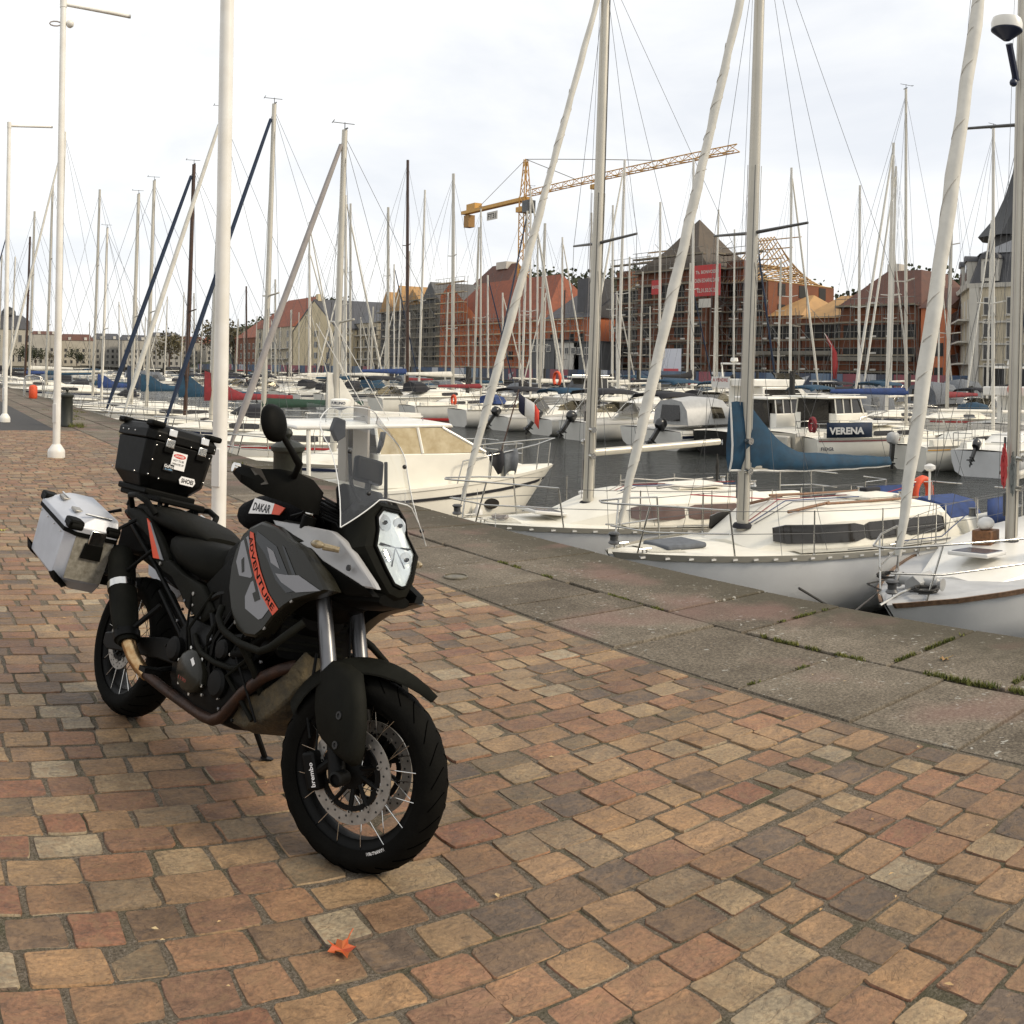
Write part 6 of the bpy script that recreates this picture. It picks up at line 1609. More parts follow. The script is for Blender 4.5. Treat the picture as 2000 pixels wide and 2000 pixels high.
r, h = yacht('sailing boat with varnished brown mast and navy furled jib', 8.6, 2.8, 1.1, .85, G_white, G_blue, 10.9, G_bluesail, G_navy, G_woodm, 1, .38, 2.9, .6, group=Q, gr=(.11, .07), hood=G_blackc, mr=(.10, .085), wr=.007)
place(r, (6.8, 37.6), A_ - .02, h.L)
r, h = yacht('white sailing boat with green hull line and low dark blue sail cover', 8.8, 2.9, 1.1, .85, G_white, G_blue, 11.5, None, G_dgreen, G_mast, 1, .38, 2.9, .5, group=Q, hood=None, mr=(.10, .085), wr=.008, stripez=(.25, .45))
place(r, (6.8, 44.6), A_, h.L)
r, h = yacht('sailing boat with thick pale mast and short navy boom cover beside a green-lined hull', 8.4, 2.8, 1.1, .85, G_white, G_bluesail, 11.3, None, None, G_mast, 1, .38, 2.4, .9, group=Q, mr=(.11, .09), wr=.008)
place(r, (6.8, 47.2), A_, h.L)
r, h = yacht('small white sailing boat with blue boom cover near the orange buoy', 7.6, 2.6, 1.0, .8, G_white, G_blue2, 10.4, None, G_navy, G_mast2, 1, .38, 2.4, .45, group=Q, mr=(.09, .075), wr=.009)
place(r, (6.7, 53.0), A_, h.L)

# --- boats on the first pontoon, sterns towards us
P1 = 'boats on the first pontoon with their sterns to the channel'
X2 = 28.8
def stern_at(r, h, y, x=X2, turn=0.0):
    d = Vector((math.cos(turn), math.sin(turn), 0)); place(r, (x + h.L * d.x, y + h.L * d.y), turn, h.L)
r, h = yacht('white sailing boat with red boot stripe and red boom cover', 8.4, 2.9, 1.1, .9, G_white, G_redc, 13.5, None, G_red, G_mast, 1, .36, 3.0, group=P1, stripez=(.02, .18)); stern_at(r, h, 55.2)
r, h = yacht('white sailing boat with scooped stern and blue cockpit hood', 7.8, 2.8, 1.15, .95, G_white, None, 13.8, G_sail, None, G_mast2, 1, .36, 2.6, group=P1, hood=G_blue2); stern_at(r, h, 48.6, X2 - .3)
ring_buoy(r, (h.x(.98), .6, h.fs + .5), .26, (1, 0, 0))
r, h = powerboat('small white boat with raised black outboard and black folding canopy', 5.6, 2.2, 1.0, .75, G_white, 'bimini', G_blackc, group=P1); stern_at(r, h, 44.8)
r, h = powerboat('white outboard boat with blue canopy beside an orange lifebuoy', 6.0, 2.3, 1.0, .8, G_white, 'bimini', G_blue, group=P1); stern_at(r, h, 41.0)
ring_buoy(r, (h.x(.80), .2, h.fs + 2.0), .34, (1, 0, 0))
r, h = powerboat('white cruiser with large black outboard and black bimini top', 7.0, 2.5, 1.05, .85, G_white, 'bimini', G_blackc, group=P1); stern_at(r, h, 37.4, X2 - .6)
r, h = powerboat('white cuddy boat with black canopy arch and stern platform', 6.4, 2.4, 1.0, .8, G_white, 'cruiser', G_blackc, ob=False, group=P1); stern_at(r, h, 33.6)
r, h = powerboat('white boat under a pale grey cockpit cover with black outboard', 6.2, 2.4, 1.0, .8, G_white, 'tented', G_obg, group=P1, stripe=G_navy); stern_at(r, h, 31.0, X2 - .8)
r, h = powerboat('black-hulled fishing boat with white wheelhouse', 7.2, 2.6, 1.15, .9, G_ob, 'wheelhouse', group=P1, ob=False); stern_at(r, h, 28.3, X2 - .5)
lettering('DU 4', (h.x(1.0) + .02, .2, h.fs * .45), (0, -1, 0), (0, 0, 1), .7, .22, G_fend, r)
r, h = powerboat('cream motor cruiser lettered with a blue name on its beige transom and small cream wheelhouse', 7.6, 2.8, 1.2, 1.05, G_beige, 'wheelhouse', G_blackc, group=P1, ob=False, deckm=G_cream, stripe=None); stern_at(r, h, 25.3, X2 - .6)
v, fcs, w_ = text_pts('Morgane', .01, .25); m = MB(); m.add([(h.x(1.0) - .30 - .012, .95 - a / w_ * 1.5, h.fs * .55 + b_ * .27) for a, b_ in v], fcs); lt = m.build('lettering', mat('blue_name', (.05, .09, .25), .5), r, smooth=0)
m = MB(); m.box((h.x(1.0) - .15, 0, h.fs * .62), (.28, 2.3, .62)); m.build('transom', G_beige, r, bevel=.06)
r, h = yacht('white sailing boat lettered VERENA on a dark weather cloth, with red horseshoe buoy', 7.6, 2.7, 1.0, .9, G_cream, G_blue2, 14.4, None, G_redc, G_mast, 1, .42, 3.2, .0, group=P1, win=G_glass, stripez=(.90, .94), bz=2.55); stern_at(r, h, 23.9, X2 - .2, -.42)
m = MB()
m.grid([[(h.x(t), -(h.hb(t) - .02), h.sh(t) + z) for z in (.05, .35, .60)] for t in (.72, .80, .88, .95)]); wc = m.build('weather_cloth', G_bluesail, r); sl = wc.modifiers.new('s', 'SOLIDIFY'); sl.thickness = .015
yv_ = -(h.hb(.84) + .035); lettering('VERENA', (h.x(.945), yv_ + .06, h.sh(.85) + .17), (h.x(.73) - h.x(.945), -(h.hb(.73) - h.hb(.945)), .02), (0, 0, 1), 1.35, .26, G_fend, wc, bold=.04)
ring_buoy(r, (h.x(.985) - .05, -.55, h.fs + .48), .26, (1, 0, 0), G_redc)
m = MB(); m.box((h.x(.62), -.25, h.sh(.6) + .55), (1.6, 1.3, .06)); m.build('saloon_roof', G_cream, r, bevel=.02)
lettering('FIDGET 25', (h.x(.98), -(h.hb(.97) + .03), h.fs * .55), (1, -.05, 0), (0, 0, 1), .9, .12, G_navy, r)
r, h = yacht('cream sailing boat with small outboard on its transom and dark cabin window', 7.0, 2.7, 1.05, .85, G_cream, None, 12.4, None, G_yel, G_mast2, 1, .42, 2.6, group=P1, win=G_glass, stripez=(.86, .90)); stern_at(r, h, 19.4, X2 - .1, -.30)
outboard(r, (h.x(1.0) - .2, .45, h.fs + .02), 1.0, G_obg, 5)
fender(r, (h.x(.30), -h.hb(.3) - .1, .55), .13, .55, G_yel)
r, h = yacht('pale grey open-sterned sailing boat with small black outboard in its cockpit', 7.8, 2.9, 1.1, .85, G_hull, None, 14.8, None, None, G_mast2, 1, .4, 3.0, group=P1, win=G_glass, deckm=G_white); stern_at(r, h, 16.2, X2 - .6, .08)
outboard(r, (h.x(1.0) - .15, .1, h.fs + .05), .8, G_ob, 40); fender(r, (h.x(.7), -h.hb(.7) - .1, .45), .11, .6)
r, h = powerboat('tall flybridge cruiser with orange buoy on its bridge rail', 9.4, 3.3, 1.4, 1.1, G_white, 'flybridge', group='boats on the second pontoon', ob=False); stern_at(r, h, 22.5, 40.5)
ring_buoy(r, (h.x(.92), -.5, h.sh(.7) + 1.55), .3, (1, 0, 0))
r, h = powerboat('broad flybridge cruiser with white for-sale board on its rail', 10.0, 3.5, 1.5, 1.2, G_white, 'flybridge', group='boats on the second pontoon', ob=False); stern_at(r, h, 41.5, 41.5)
m = MB(); m.box((h.x(.91), .4, h.sh(.7) + 1.45), (.04, 1.5, .65)); sg_ = m.build('sale_board', G_fend, r)
lettering('A VENDRE', (h.x(.91) - .025, 1.05, h.sh(.7) + 1.48), (0, -1, 0), (0, 0, 1), 1.25, .2, G_red, sg_)

# --- generic fleet filling the pontoons: a few kinds, each copied
rf = random.Random(21)
FG = 'boats moored along the pontoons'
kinds = []
spec = [('white sailing boat with blue boom cover at the pontoons', G_white, G_blue, None, G_navy, 15.0), ('white sailing boat with black boom cover at the pontoons', G_white, G_blackc, None, None, 16.0), ('white sailing boat with red boom cover at the pontoons', G_white, G_redc, None, G_red, 14.0),
        ('sailing boat with bare boom and white jib at the pontoons', G_white, None, G_sail, G_navy, 15.5), ('cream sailing boat with pale sail cover at the pontoons', G_cream, G_sail, None, None, 12.5), ('white sailing boat with navy jib and dark hood at the pontoons', G_white, G_blackc, G_bluesail, G_navy, 16.5),
        ('sailing boat with royal blue cover and varnished mast at the pontoons', G_white, G_blue2, None, G_navy, 13.5), ('navy-hulled sailing boat with white jib at the pontoons', G_navy, G_blue, G_sail, None, 15.0)]
for i, (lb, hm, cm, gm, stp, mh) in enumerate(spec):
    r, h = yacht(lb, 8.6 + .3 * (i % 3), 2.9, 1.15, .95, hm, cm, mh, gm, stp, G_woodm if 'varnished' in lb else (G_mast2 if i % 2 else G_mast), 0, .40, 3.1, .3 * (i % 2), group=FG, hood=(G_blackc, None, G_blue, None)[i % 4], wr=.009, spr=(.48,) if i % 2 else (.36, .66), mr=(.125, .105), gr=(.10, .06))
    kinds.append([r, h, False])
pw = []
for lb, st, cv in (('white motor boat with dark canopy at the pontoons', 'cruiser', G_blackc), ('white motor boat with grey cockpit tent at the pontoons', 'tented', G_pad), ('white wheelhouse boat at the pontoons', 'wheelhouse', None), ('white motor boat with blue canopy at the pontoons', 'bimini', G_blue)):
    r, h = powerboat(lb, 7.2, 2.7, 1.1, .9, G_white, st, cv, False, group=FG); pw.append([r, h, False])
def drop(x_stern, y, flip=False, where=''):
    k = rf.choice(pw) if rf.random() < .32 else rf.choices(kinds, (2, 2, 1, 4, 4, 2, 1, 1))[0]
    r, h = k[0], k[1]
    if k[2]: r = copy_tree(r)
    k[2] = True
    if where: r['label'] = r['label'].split(' at the pontoons')[0].split(' moored')[0] + ' moored ' + where
    a = (math.pi if flip else 0) + rf.gauss(0, .03)
    d = Vector((math.cos(a), math.sin(a), 0)); s_ = rf.uniform(.86, 1.14)
    r.scale = (s_, s_, s_ * rf.uniform(.9, 1.12) * (.88 if y > 85 else 1.12))
    c = Vector((x_stern, y, WATER)) + d * (h.L * s_ / 2) * (1 if not flip else 1)
    if flip: c = Vector((x_stern, y, WATER)) + d * (h.L * s_ / 2)
    r.location = c; r.rotation_euler = (0, 0, a)
y = 59.0
while y < 210:      # rest of the first pontoon
    drop(X2 + rf.uniform(-.5, .4), y, False, 'on the first pontoon, channel side'); y += rf.uniform(2.9, 3.9) * (1 if y < 100 else 3)
for xs_, y0, y1, st, fl, wh_ in ((48.2, 19.5, 200, 3.6, True, 'on the first pontoon, inner side'), (54.0, 26, 210, 3.9, False, 'on the second pontoon, quay side'), (73.5, 34, 220, 4.2, True, 'on the second pontoon, town side'), (77.0, 44, 240, 7.0, False, 'bow to the far quay')):
    y = y0
    while y < y1:
        if not (xs_ == 48.2 and 20 < y < 26) and not (xs_ == 48.2 and 39 < y < 45): drop(xs_ + rf.uniform(-.4, .4), y, fl, wh_)
        y += st * rf.uniform(.80, 1.15) * (1 if y < 95 else 2.6)
y = 60
while y < 150:      # and further down the near quay
    drop(6.6 + 8.3, y, True, 'bow to the near quay'); y += rf.uniform(5, 11)

# --- pontoons carrying them
for xc, y0, y1 in ((38.4, 10, 215), (64.0, 20, 225)):
    p = empty('pontoon', (0, 0, 0), 0, 'long timber-decked floating pontoon with dark piles, ' + ('first across the channel' if xc < 50 else 'second across the channel'), 'pontoon', 'floating pontoons in the basin')
    m = MB(); m.box((xc, (y0 + y1) / 2, WATER + .22), (2.2, y1 - y0, .5)); m.build('deck', G_plank, p)
    for k in range(int((y1 - y0) / 16)):
        m = MB(); m.tube([(xc + 1.25, y0 + 8 + k * 16, WATER - 1), (xc + 1.25, y0 + 8 + k * 16, WATER + 3.4)], .15, 10); m.build('pile', G_rope, p)
# ------------------------------------------------------------------ things standing on the quay
U_white = mat('white_post_paint', (.76, .75, .71), .35, col2=(.62, .59, .52), vscale=1.7)
U_bin = mat('cast_iron_green_black', (.014, .016, .010), .55, var=.3, vscale=10, bump=.2, bscale=40)
def post(x, y, hgt, r0, r1, label, arm=None, collar=True, ball=False):
    o = empty('flagpole', (x, y, 0), 0, label, 'pole', 'white poles along the quay')
    m = MB(); m.lathe([(r0, .0), (r0, .1), (r0 * .98, 1.2), (r1, hgt)], 20); m.build('pole', U_white, o, smooth=60)
    m = MB(); m.box((-r0 * .72, -r0 * .72, .75), (.02, .075, .32), R(45)); m.build('access_door', G_fend, o, bevel=.004)
    for k in range(4):
        a = k * math.pi / 2 + .4; m = MB(); m.lathe([(.016, .085), (.016, .105), (.01, .11)], 8, c=(r0 * 1.95 * math.cos(a), r0 * 1.95 * math.sin(a), 0)); m.build('bolt', G_wire, o)
    m = MB(); m.lathe([(r0 * 2.3, -.005), (r0 * 2.3, .09), (r0 * 2.15, .13), (r0 * 1.15, .22), (r0 * 1.02, .22)], 20); m.build('base', U_white, o, smooth=40)
    if arm:
        m = MB(); m.tube([(0, 0, hgt - .06), (arm[0], arm[1], hgt - .06 + arm[2])], .033, 10); m.lathe([(.06, hgt - .12), (.06, hgt + .04)], 14); m.build('arm', U_white, o, smooth=50)
        m = MB(); m.lathe([(.034, -.02), (.034, .02)], 10, c=(arm[0], arm[1], hgt - .06 + arm[2]), M=Matrix.Rotation(R(90), 4, 'Y')); m.build('arm_cap', G_obg, o)
    if ball:
        m = MB(); m.ball((0, 0, hgt + .05), .07, 10, 8); m.build('finial', G_wire, o)
    return o
post(2.51, 8.20, 9.2, .064, .056, 'thick white pole standing just behind the motorcycle', (1.2, -.1, 0))
o = post(2.32, 17.03, 7.75, .066, .052, 'white pole with round base and a rope ring under its arm', (1.15, .02, -.12))
m = MB(); m.tube([(-.05 + .10 * math.cos(a / 10 * 6.28) - .08, .0, 7.35 + .04 * math.sin(a / 10 * 6.28)) for a in range(11)], .012, 6); m.build('rope_ring', G_sailg, o)
m = MB(); m.ball((.12, 0, 7.36), .07, 10, 8); m.build('counterweight', U_white, o)
post(2.26, 26.9, 7.95, .066, .052, 'white pole rising from the asphalt lane', (1.15, .02, .02))
post(2.75, 37.5, 8.2, .06, .045, 'slim armless white pole topped with a small ball', None, True, True)
def bin_(x, y, label):
    o = empty('litter_bin', (x, y, 0), rf.random(), label, 'bin', 'dark cast-iron bins')
    m = MB(); m.lathe([(.165, 0), (.165, .05), (.150, .07), (.150, .72), (.162, .74)], 24); m.build('body', U_bin, o, smooth=40)
    m = MB(); m.lathe([(.172, .741), (.178, .76), (.178, .79), (.12, .83), (.05, .85), (.03, .86)], 24); l = m.build('lid', U_bin, o, smooth=40)
    m = MB(); m.lathe([(.022, .855), (.022, .88), (.045, .90), (.05, .93), (.03, .965), (.005, .975)], 14); m.build('knob', U_bin, l, smooth=50)
bin_(3.70, 25.3, 'dark iron bin beside the white pole at the edge of the asphalt lane')
bin_(3.72, 9.75, 'dark iron bin behind the motorcycle mirror')
m = MB(); m.lathe([(.16, 0), (.19, .05), (.19, .5), (.12, .58), (.03, .60)], 16, c=(4.95, 44.2, 0))
put(m.build('mooring_buoy', G_orange, None, smooth=50), label='bright orange buoy standing on the quay edge', category='buoy')
ld = empty('quay_ladder', (5.3, 46.5, 0), 0, 'steel ladder handrails curving over the quay edge', 'ladder')
for d in (-.3, .3):
    m = MB(); m.tube([(-.5, d, 0), (-.5, d, .75), (-.4, d, .95), (-.1, d, 1.0), (.25, d, .9), (.38, d, .6), (.38, d, -1.2)], .025, 8); m.build('handrail', G_steel, ld, smooth=60)
for k in range(4):
    m = MB(); m.tube([(.38, -.3, -.25 - .3 * k), (.38, .3, -.25 - .3 * k)], .02, 6); m.build('rung', G_steel, ld)
m = MB(); m.lathe([(.095, -.02), (.095, .012), (.085, .018), (.0845, .010), (.05, .012), (.005, .014)], 24, c=(3.98, 6.75, 0)); put(m.build('valve_cover', mat('worn_brass', (.16, .14, .10), .5, metal=.5, var=.3, vscale=30), None, smooth=40), label='small round metal cover set in a granite slab', category='cover')

# fallen leaves
def leaf(x, y, s, rz, col, label, z=.004, cat='leaf'):
    m = MB(); pts = []
    lob = [(0, -.5), (.10, -.28), (.34, -.36), (.30, -.14), (.52, .02), (.30, .12), (.36, .36), (.14, .28), (0, .55), (-.14, .28), (-.36, .36), (-.30, .12), (-.52, .02), (-.30, -.14), (-.34, -.36), (-.10, -.28)]
    ring = []
    for i, (a, b_) in enumerate(lob):
        cu = .55 * (a * a + b_ * b_) + .22 * math.sin(i * 1.7) * (abs(a) + abs(b_))
        ring.append((a * s, b_ * s, .002 + s * max(0, cu)))
    m.add(ring + [(0, 0, .002)], [(i, (i + 1) % 16, 16) for i in range(16)])
    m.tube([(0, -.45 * s, .01), (.05 * s, -.75 * s, .012), (.02 * s, -.95 * s, .02)], .0012 + s * .01, 4)
    o = m.build('leaf', mat('leaf_' + label.split()[0], col, .6, col2=(col[0] * .7, col[1] * 1.5, col[2]), vscale=30), None, smooth=0, label=label, category=cat)
    o.location = (x, y, z); o.rotation_euler = (0, 0, rz); sl = o.modifiers.new('s', 'SOLIDIFY'); sl.thickness = .0008
leaf(1.156, 2.545, .085, 2.3, (.44, .055, .010), 'orange maple leaf lying on the cobbles in front of the wheel')
leaf(4.93, 3.05, .06, 1.0, (.30, .13, .05), 'tan curled leaf on the granite slabs')
leaf(.62, 8.35, .075, .4, (.30, .12, .03), 'brown leaf on the cobbles behind the pannier')
leaf(.80, 9.6, .06, 1.9, (.45, .30, .05), 'yellowish leaf on the cobbles beyond the pannier')
lt = MB(); rl = random.Random(4)
for _ in range(46):
    a = rl.uniform(HEAD - .48, HEAD + .48); d = rl.uniform(2.6, 8); x, y = d * math.sin(a), d * math.cos(a)
    if x > 5.4: continue
    q = rl.random() * 6.28; l = rl.uniform(.006, .016); w = l * rl.uniform(.25, .6); z = .0075
    lt.add([(x + l * math.cos(q), y + l * math.sin(q), z), (x - w * math.sin(q), y + w * math.cos(q), z + .003), (x - l * math.cos(q), y - l * math.sin(q), z), (x + w * math.sin(q), y - w * math.cos(q), z + .002)], [(0, 1, 2, 3)])
lt.build('litter', mat('leaf_bits', (.34, .17, .04), .7, col2=(.5, .42, .25), vscale=3), None, smooth=0, kind='stuff', label='leaf scraps and grit scattered on the paving')
# ------------------------------------------------------------------ the far side: town, building site, crane, wooded hill
def yat(px, X):
    a = HEAD + (px - 1000) / FP; return X / math.tan(a)
def zat(px, py, X):
    a = HEAD + (px - 1000) / FP; D = X / math.sin(a); return EYE + D * (722 + .01745 * (px - 1000) - py) / FP
T_orange = mat('hollow_brick_orange', (.52, .155, .060), .85, col2=(.42, .14, .065), vscale=.5, bump=.3, bscale=3)
T_brick = mat('site_brick_dark', (.145, .056, .030), .85, col2=(.21, .076, .036), vscale=.35, bump=.3, bscale=3)
T_conc = mat('site_concrete', (.17, .155, .125), .9, var=.2, vscale=.5)
T_tile = mat('terracotta_tile', (.22, .065, .032), .8, var=.18, vscale=1.2, bump=.4, bscale=6)
T_tiled = mat('brown_roof_tile', (.10, .042, .028), .8, var=.2, vscale=1.0, bump=.4, bscale=6)
T_ply = mat('roof_plywood', (.38, .22, .085), .75, var=.12, vscale=.7)
T_timber = mat('new_timber', (.42, .27, .115), .75, var=.2, vscale=2)
T_slate = mat('slate', (.050, .050, .055), .55, var=.2, vscale=1.5, bump=.2, bscale=5)
T_slated = mat('dark_slate', (.016, .017, .018), .5, var=.2, vscale=1.5)
T_cream = mat('cream_render', (.60, .50, .32), .85, var=.06, vscale=.6)
T_beige = mat('beige_render', (.46, .40, .29), .85, var=.06, vscale=.5)
T_white = mat('white_trim', (.50, .475, .42), .7, var=.05, vscale=1)
T_dark = mat('dark_opening', (.010, .009, .008), .6)
T_glass = mat('town_glass', (.045, .045, .045), .12, var=.3, vscale=.6)
T_scaf = mat('galvanised_tube', (.22, .205, .175), .5, metal=.6)
T_board = mat('scaffold_board', (.20, .165, .11), .85, var=.25, vscale=1)
T_boardl = mat('pale_scaffold_board', (.45, .36, .22), .85, var=.2, vscale=1)
T_grey = mat('grey_render', (.10, .10, .10), .8, var=.1, vscale=.5)
T_stone = mat('pale_stone', (.36, .33, .27), .85, var=.1, vscale=.2)
T_red = mat('banner_red', (.40, .030, .028), .6, var=.08, vscale=.4)
T_yel = mat('crane_yellow', (.50, .27, .05), .5, var=.1, vscale=1)
T_shut = mat('shutter_grey', (.055, .055, .05), .7)

def slabwall(root, pts, z0, z1, m, name='wall', th=None):
    """a storey block on a footprint of (x, y) points"""
    b = MB(); b.loft([[(x, y, z0) for x, y in pts], [(x, y, z1) for x, y in pts]], True); return b.build(name, m, root, smooth=0)
def windows(root, p0, p1, zs, n, w, hgt, m=None, frame=None, inset0=.5, shutters=None, sill=None, name='window', skip=0.0, rnd=None, arch=False):
    """rows of windows along a wall from p0 to p1 (x, y), seen from the harbour; frame proud of the wall, pane set in it"""
    p0, p1 = Vector((p0[0], p0[1], 0)), Vector((p1[0], p1[1], 0)); d = p1 - p0; L_w = d.length; d.normalize(); nn = Vector((d.y, -d.x, 0))
    if nn.dot(Vector((-.7, -.7, 0))) < 0: nn = -nn
    for z in zs:
        for i in range(n):
            if skip and rnd.random() < skip: continue
            c = p0 + d * (inset0 + (L_w - 2 * inset0) * ((i + .5) / n)); a = math.atan2(d.y, d.x)
            f = MB()
            if frame:
                f.box(c + nn * .04 + Vector((0, 0, z + hgt / 2)), (w + .24, .14, hgt + .24), a); o = f.build(name, frame, root, smooth=0)
                g = MB(); g.box(c + nn * .10 + Vector((0, 0, z + hgt / 2)), (w, .06, hgt), a); g.build('pane', m or T_glass, o, smooth=0)
                g = MB(); g.box(c + nn * .135 + Vector((0, 0, z + hgt / 2)), (.06, .02, hgt), a); g.build('mullion', frame, o, smooth=0)
            else:
                f.box(c + nn * .02 + Vector((0, 0, z + hgt / 2)), (w, .10, hgt), a); o = f.build(name, m or T_dark, root, smooth=0)
            if sill:
                g = MB(); g.box(c + nn * .12 + Vector((0, 0, z - .10)), (w + .4, .30, .12), a); g.build('sill', sill, o, smooth=0)
            if shutters:
                for sg in (-1, 1):
                    g = MB(); g.box(c + nn * .06 + d * (sg * (w * .5 + w * .24)) + Vector((0, 0, z + hgt / 2)), (w * .42, .08, hgt), a); g.build('shutter', shutters, o, smooth=0)
def gable(root, x0, x1, y0, y1, z0, z1, along, m, name='roof', over=.3, hip=0.0):
    """pitched roof over a rectangle; ridge along 'x' or 'y', hip = how far the ridge ends draw in"""
    b = MB(); x0 -= over; x1 += over; y0 -= over; y1 += over
    if along == 'y':
        xm = (x0 + x1) / 2; P = [(x0, y0, z0), (x1, y0, z0), (x1, y1, z0), (x0, y1, z0), (xm, y0 + hip, z1), (xm, y1 - hip, z1)]
        F = [(0, 3, 5, 4), (1, 4, 5, 2), (0, 4, 1), (3, 2, 5), (0, 1, 2, 3)]
    else:
        ym = (y0 + y1) / 2; P = [(x0, y0, z0), (x1, y0, z0), (x1, y1, z0), (x0, y1, z0), (x0 + hip, ym, z1), (x1 - hip, ym, z1)]
        F = [(0, 4, 5, 1), (3, 2, 5, 4), (0, 3, 4), (1, 5, 2), (0, 1, 2, 3)]
    b.add(P, F); return b.build(name, m, root, smooth=0)

def scaffold(label, segs, z0, z1, off=1.1, bay=2.4, lift=2.0, boards=T_board, tags=True, group='scaffolding on the building site', seed=1, r=.055):
    """tube scaffold in front of a run of walls [(p0, p1), ...]"""
    o = empty('scaffolding', (0, 0, 0), 0, label, 'scaffolding', group)
    fr = MB(); rn = random.Random(seed)
    for p0, p1 in segs:
        p0, p1 = Vector((*p0, 0)), Vector((*p1, 0)); d = (p1 - p0); Ls = d.length; d.normalize(); nn = Vector((d.y, -d.x, 0))
        if nn.dot(Vector((-.7, -.5, 0))) < 0: nn = -nn
        nb = max(1, round(Ls / bay)); nl = int((z1 - z0) / lift)
        for i in range(nb + 1):
            for o_ in (off, off - .8):
                q = p0 + d * (Ls * i / nb) + nn * o_; fr.tube([q + Vector((0, 0, z0)), q + Vector((0, 0, z1 + rn.uniform(-.2, 1.0)))], r, 4, cap=False)
        for k in range(nl + 1):
            z = z0 + lift * k
            for zz in ((z, z + .95) if k else (z + .95,)):
                fr.tube([p0 + nn * off + Vector((0, 0, zz)), p1 + nn * off + Vector((0, 0, zz))], r * .8, 4, cap=False)
            for i in range(nb):
                if rn.random() < .18:
                    a_, b_ = p0 + d * (Ls * i / nb) + nn * off, p0 + d * (Ls * (i + 1) / nb) + nn * off
                    fr.tube([a_ + Vector((0, 0, z)), b_ + Vector((0, 0, z + lift))], r * .7, 4, cap=False)
            if k:
                b = MB(); c = (p0 + p1) / 2 + nn * (off - .4); b.box((c.x, c.y, z), (Ls, .75, .06), math.atan2(d.y, d.x)); b.box((c.x + nn.x * .38, c.y + nn.y * .38, z + .11), (Ls, .04, .18), math.atan2(d.y, d.x)); b.build('deck', boards, o, smooth=0)
            if tags and k:
                for i in range(nb):
                    if rn.random() < .28:
                        q = p0 + d * (Ls * (i + .5) / nb) + nn * (off + .08); b = MB(); b.box((q.x, q.y, z + .35), (.9, .03, .22), math.atan2(d.y, d.x)); b.build('tag', T_white, o, smooth=0)
    fr.build('frame', T_scaf, o, smooth=0, kind='stuff')
    return o

rb = random.Random(8)
# --- corner building with the pyramid roof, wrapped in scaffolding
X0 = 100.0
t = empty('corner_building', (X0, yat(1340, X0), 0), 0, 'unfinished dark brick corner block with pyramid tower roof and bare roof trusses', 'building')
for a in ('x',): pass
def kid(o, root):      # keep world coordinates under a placed root
    return o
t.location = (0, 0, 0)
ya, yb, yc, yd = yat(1490, X0), yat(1405, X0), yat(1268, X0), yat(1192, X0)
ze = zat(1300, 560, X0)
slabwall(t, [(X0 + .8, ya), (X0 + 15, ya), (X0 + 15, yd), (X0 + .8, yd)], -.3, ze, T_brick)
slabwall(t, [(X0 - 2.5, yb), (X0 + 8, yb), (X0 + 8, yc), (X0 - 2.5, yc)], -.3, ze + 1.8, T_brick, 'tower')
for k in range(5):
    z = .2 + 2.85 * k
    windows(t, (X0 + .8, ya), (X0 + .8, yb), [z + .7], 3, 1.6, 1.7, T_dark); windows(t, (X0 + .8, yc), (X0 + .8, yd), [z + .7], 5, 1.6, 1.7, T_dark)
    windows(t, (X0 - 2.5, yb), (X0 - 2.5, yc), [z + .7], 4, 1.9, 1.8, T_dark)
    windows(t, (X0 + .8, ya - .0), (X0 + 15, ya), [z + .7], 3, 1.5, 1.7, T_dark)
    for (p, q) in (((X0 + .72, ya), (X0 + .72, yd)), ((X0 - 2.58, yb), (X0 - 2.58, yc))):
        b = MB(); b.box((p[0], (p[1] + q[1]) / 2, z + 2.7), (.3, abs(q[1] - p[1]), .28)); b.build('floor_band', T_conc, t, smooth=0)
za = zat(1353, 428, X0 + 2)
ax, ay = X0 + 2.8, (yb + yc) / 2
b = MB(); b.loft([[(X0 - 3.2, yb - .7, ze + 1.8), (X0 + 8.7, yb - .7, ze + 1.8), (X0 + 8.7, yc + .7, ze + 1.8), (X0 - 3.2, yc + .7, ze + 1.8)], [(ax - 3.4, ay - 3.4, ze + 5.2), (ax + 3.4, ay - 3.4, ze + 5.2), (ax + 3.4, ay + 3.4, ze + 5.2), (ax - 3.4, ay + 3.4, ze + 5.2)], [(ax - .05, ay - .05, za), (ax + .05, ay - .05, za), (ax + .05, ay + .05, za), (ax - .05, ay + .05, za)]], True)
rf_ = b.build('tower_roof', mat('grey_brown_shingle', (.085, .066, .048), .8, var=.2, vscale=.8, bump=.3, bscale=6), t, smooth=0)
tr = MB()
for y0_, y1_ in ((ya, yb), (yc, yd)):
    n = int(abs(y1_ - y0_) / .62)
    for i in range(n + 1):
        yy_ = y0_ + (y1_ - y0_) * i / n; k = .75 + .25 * math.sin(i * .9)
        zr = ze + 7.0
        if abs(yy_ - (ya if y0_ == ya else yd)) < 5: zr = ze + (zr - ze) * abs(yy_ - (ya if y0_ == ya else yd)) / 5
        tr.tube([(X0 + .2, yy_, ze), (X0 + 7.5, yy_, zr)], .09, 4); tr.tube([(X0 + 14.5, yy_, ze), (X0 + 7.5, yy_, zr)], .09, 4); tr.tube([(X0 + 3, yy_, ze + (zr - ze) * .4), (X0 + 12, yy_, ze + (zr - ze) * .4)], .08, 4)
    for f in (.25, .5, .75, 1): tr.tube([(X0 + .2 + 7.3 * f, y0_, ze + 6.6 * f), (X0 + .2 + 7.3 * f, y1_, ze + 6.6 * f)], .08, 4)
tr.build('roof_truss', T_timber, t, smooth=0, kind='stuff')
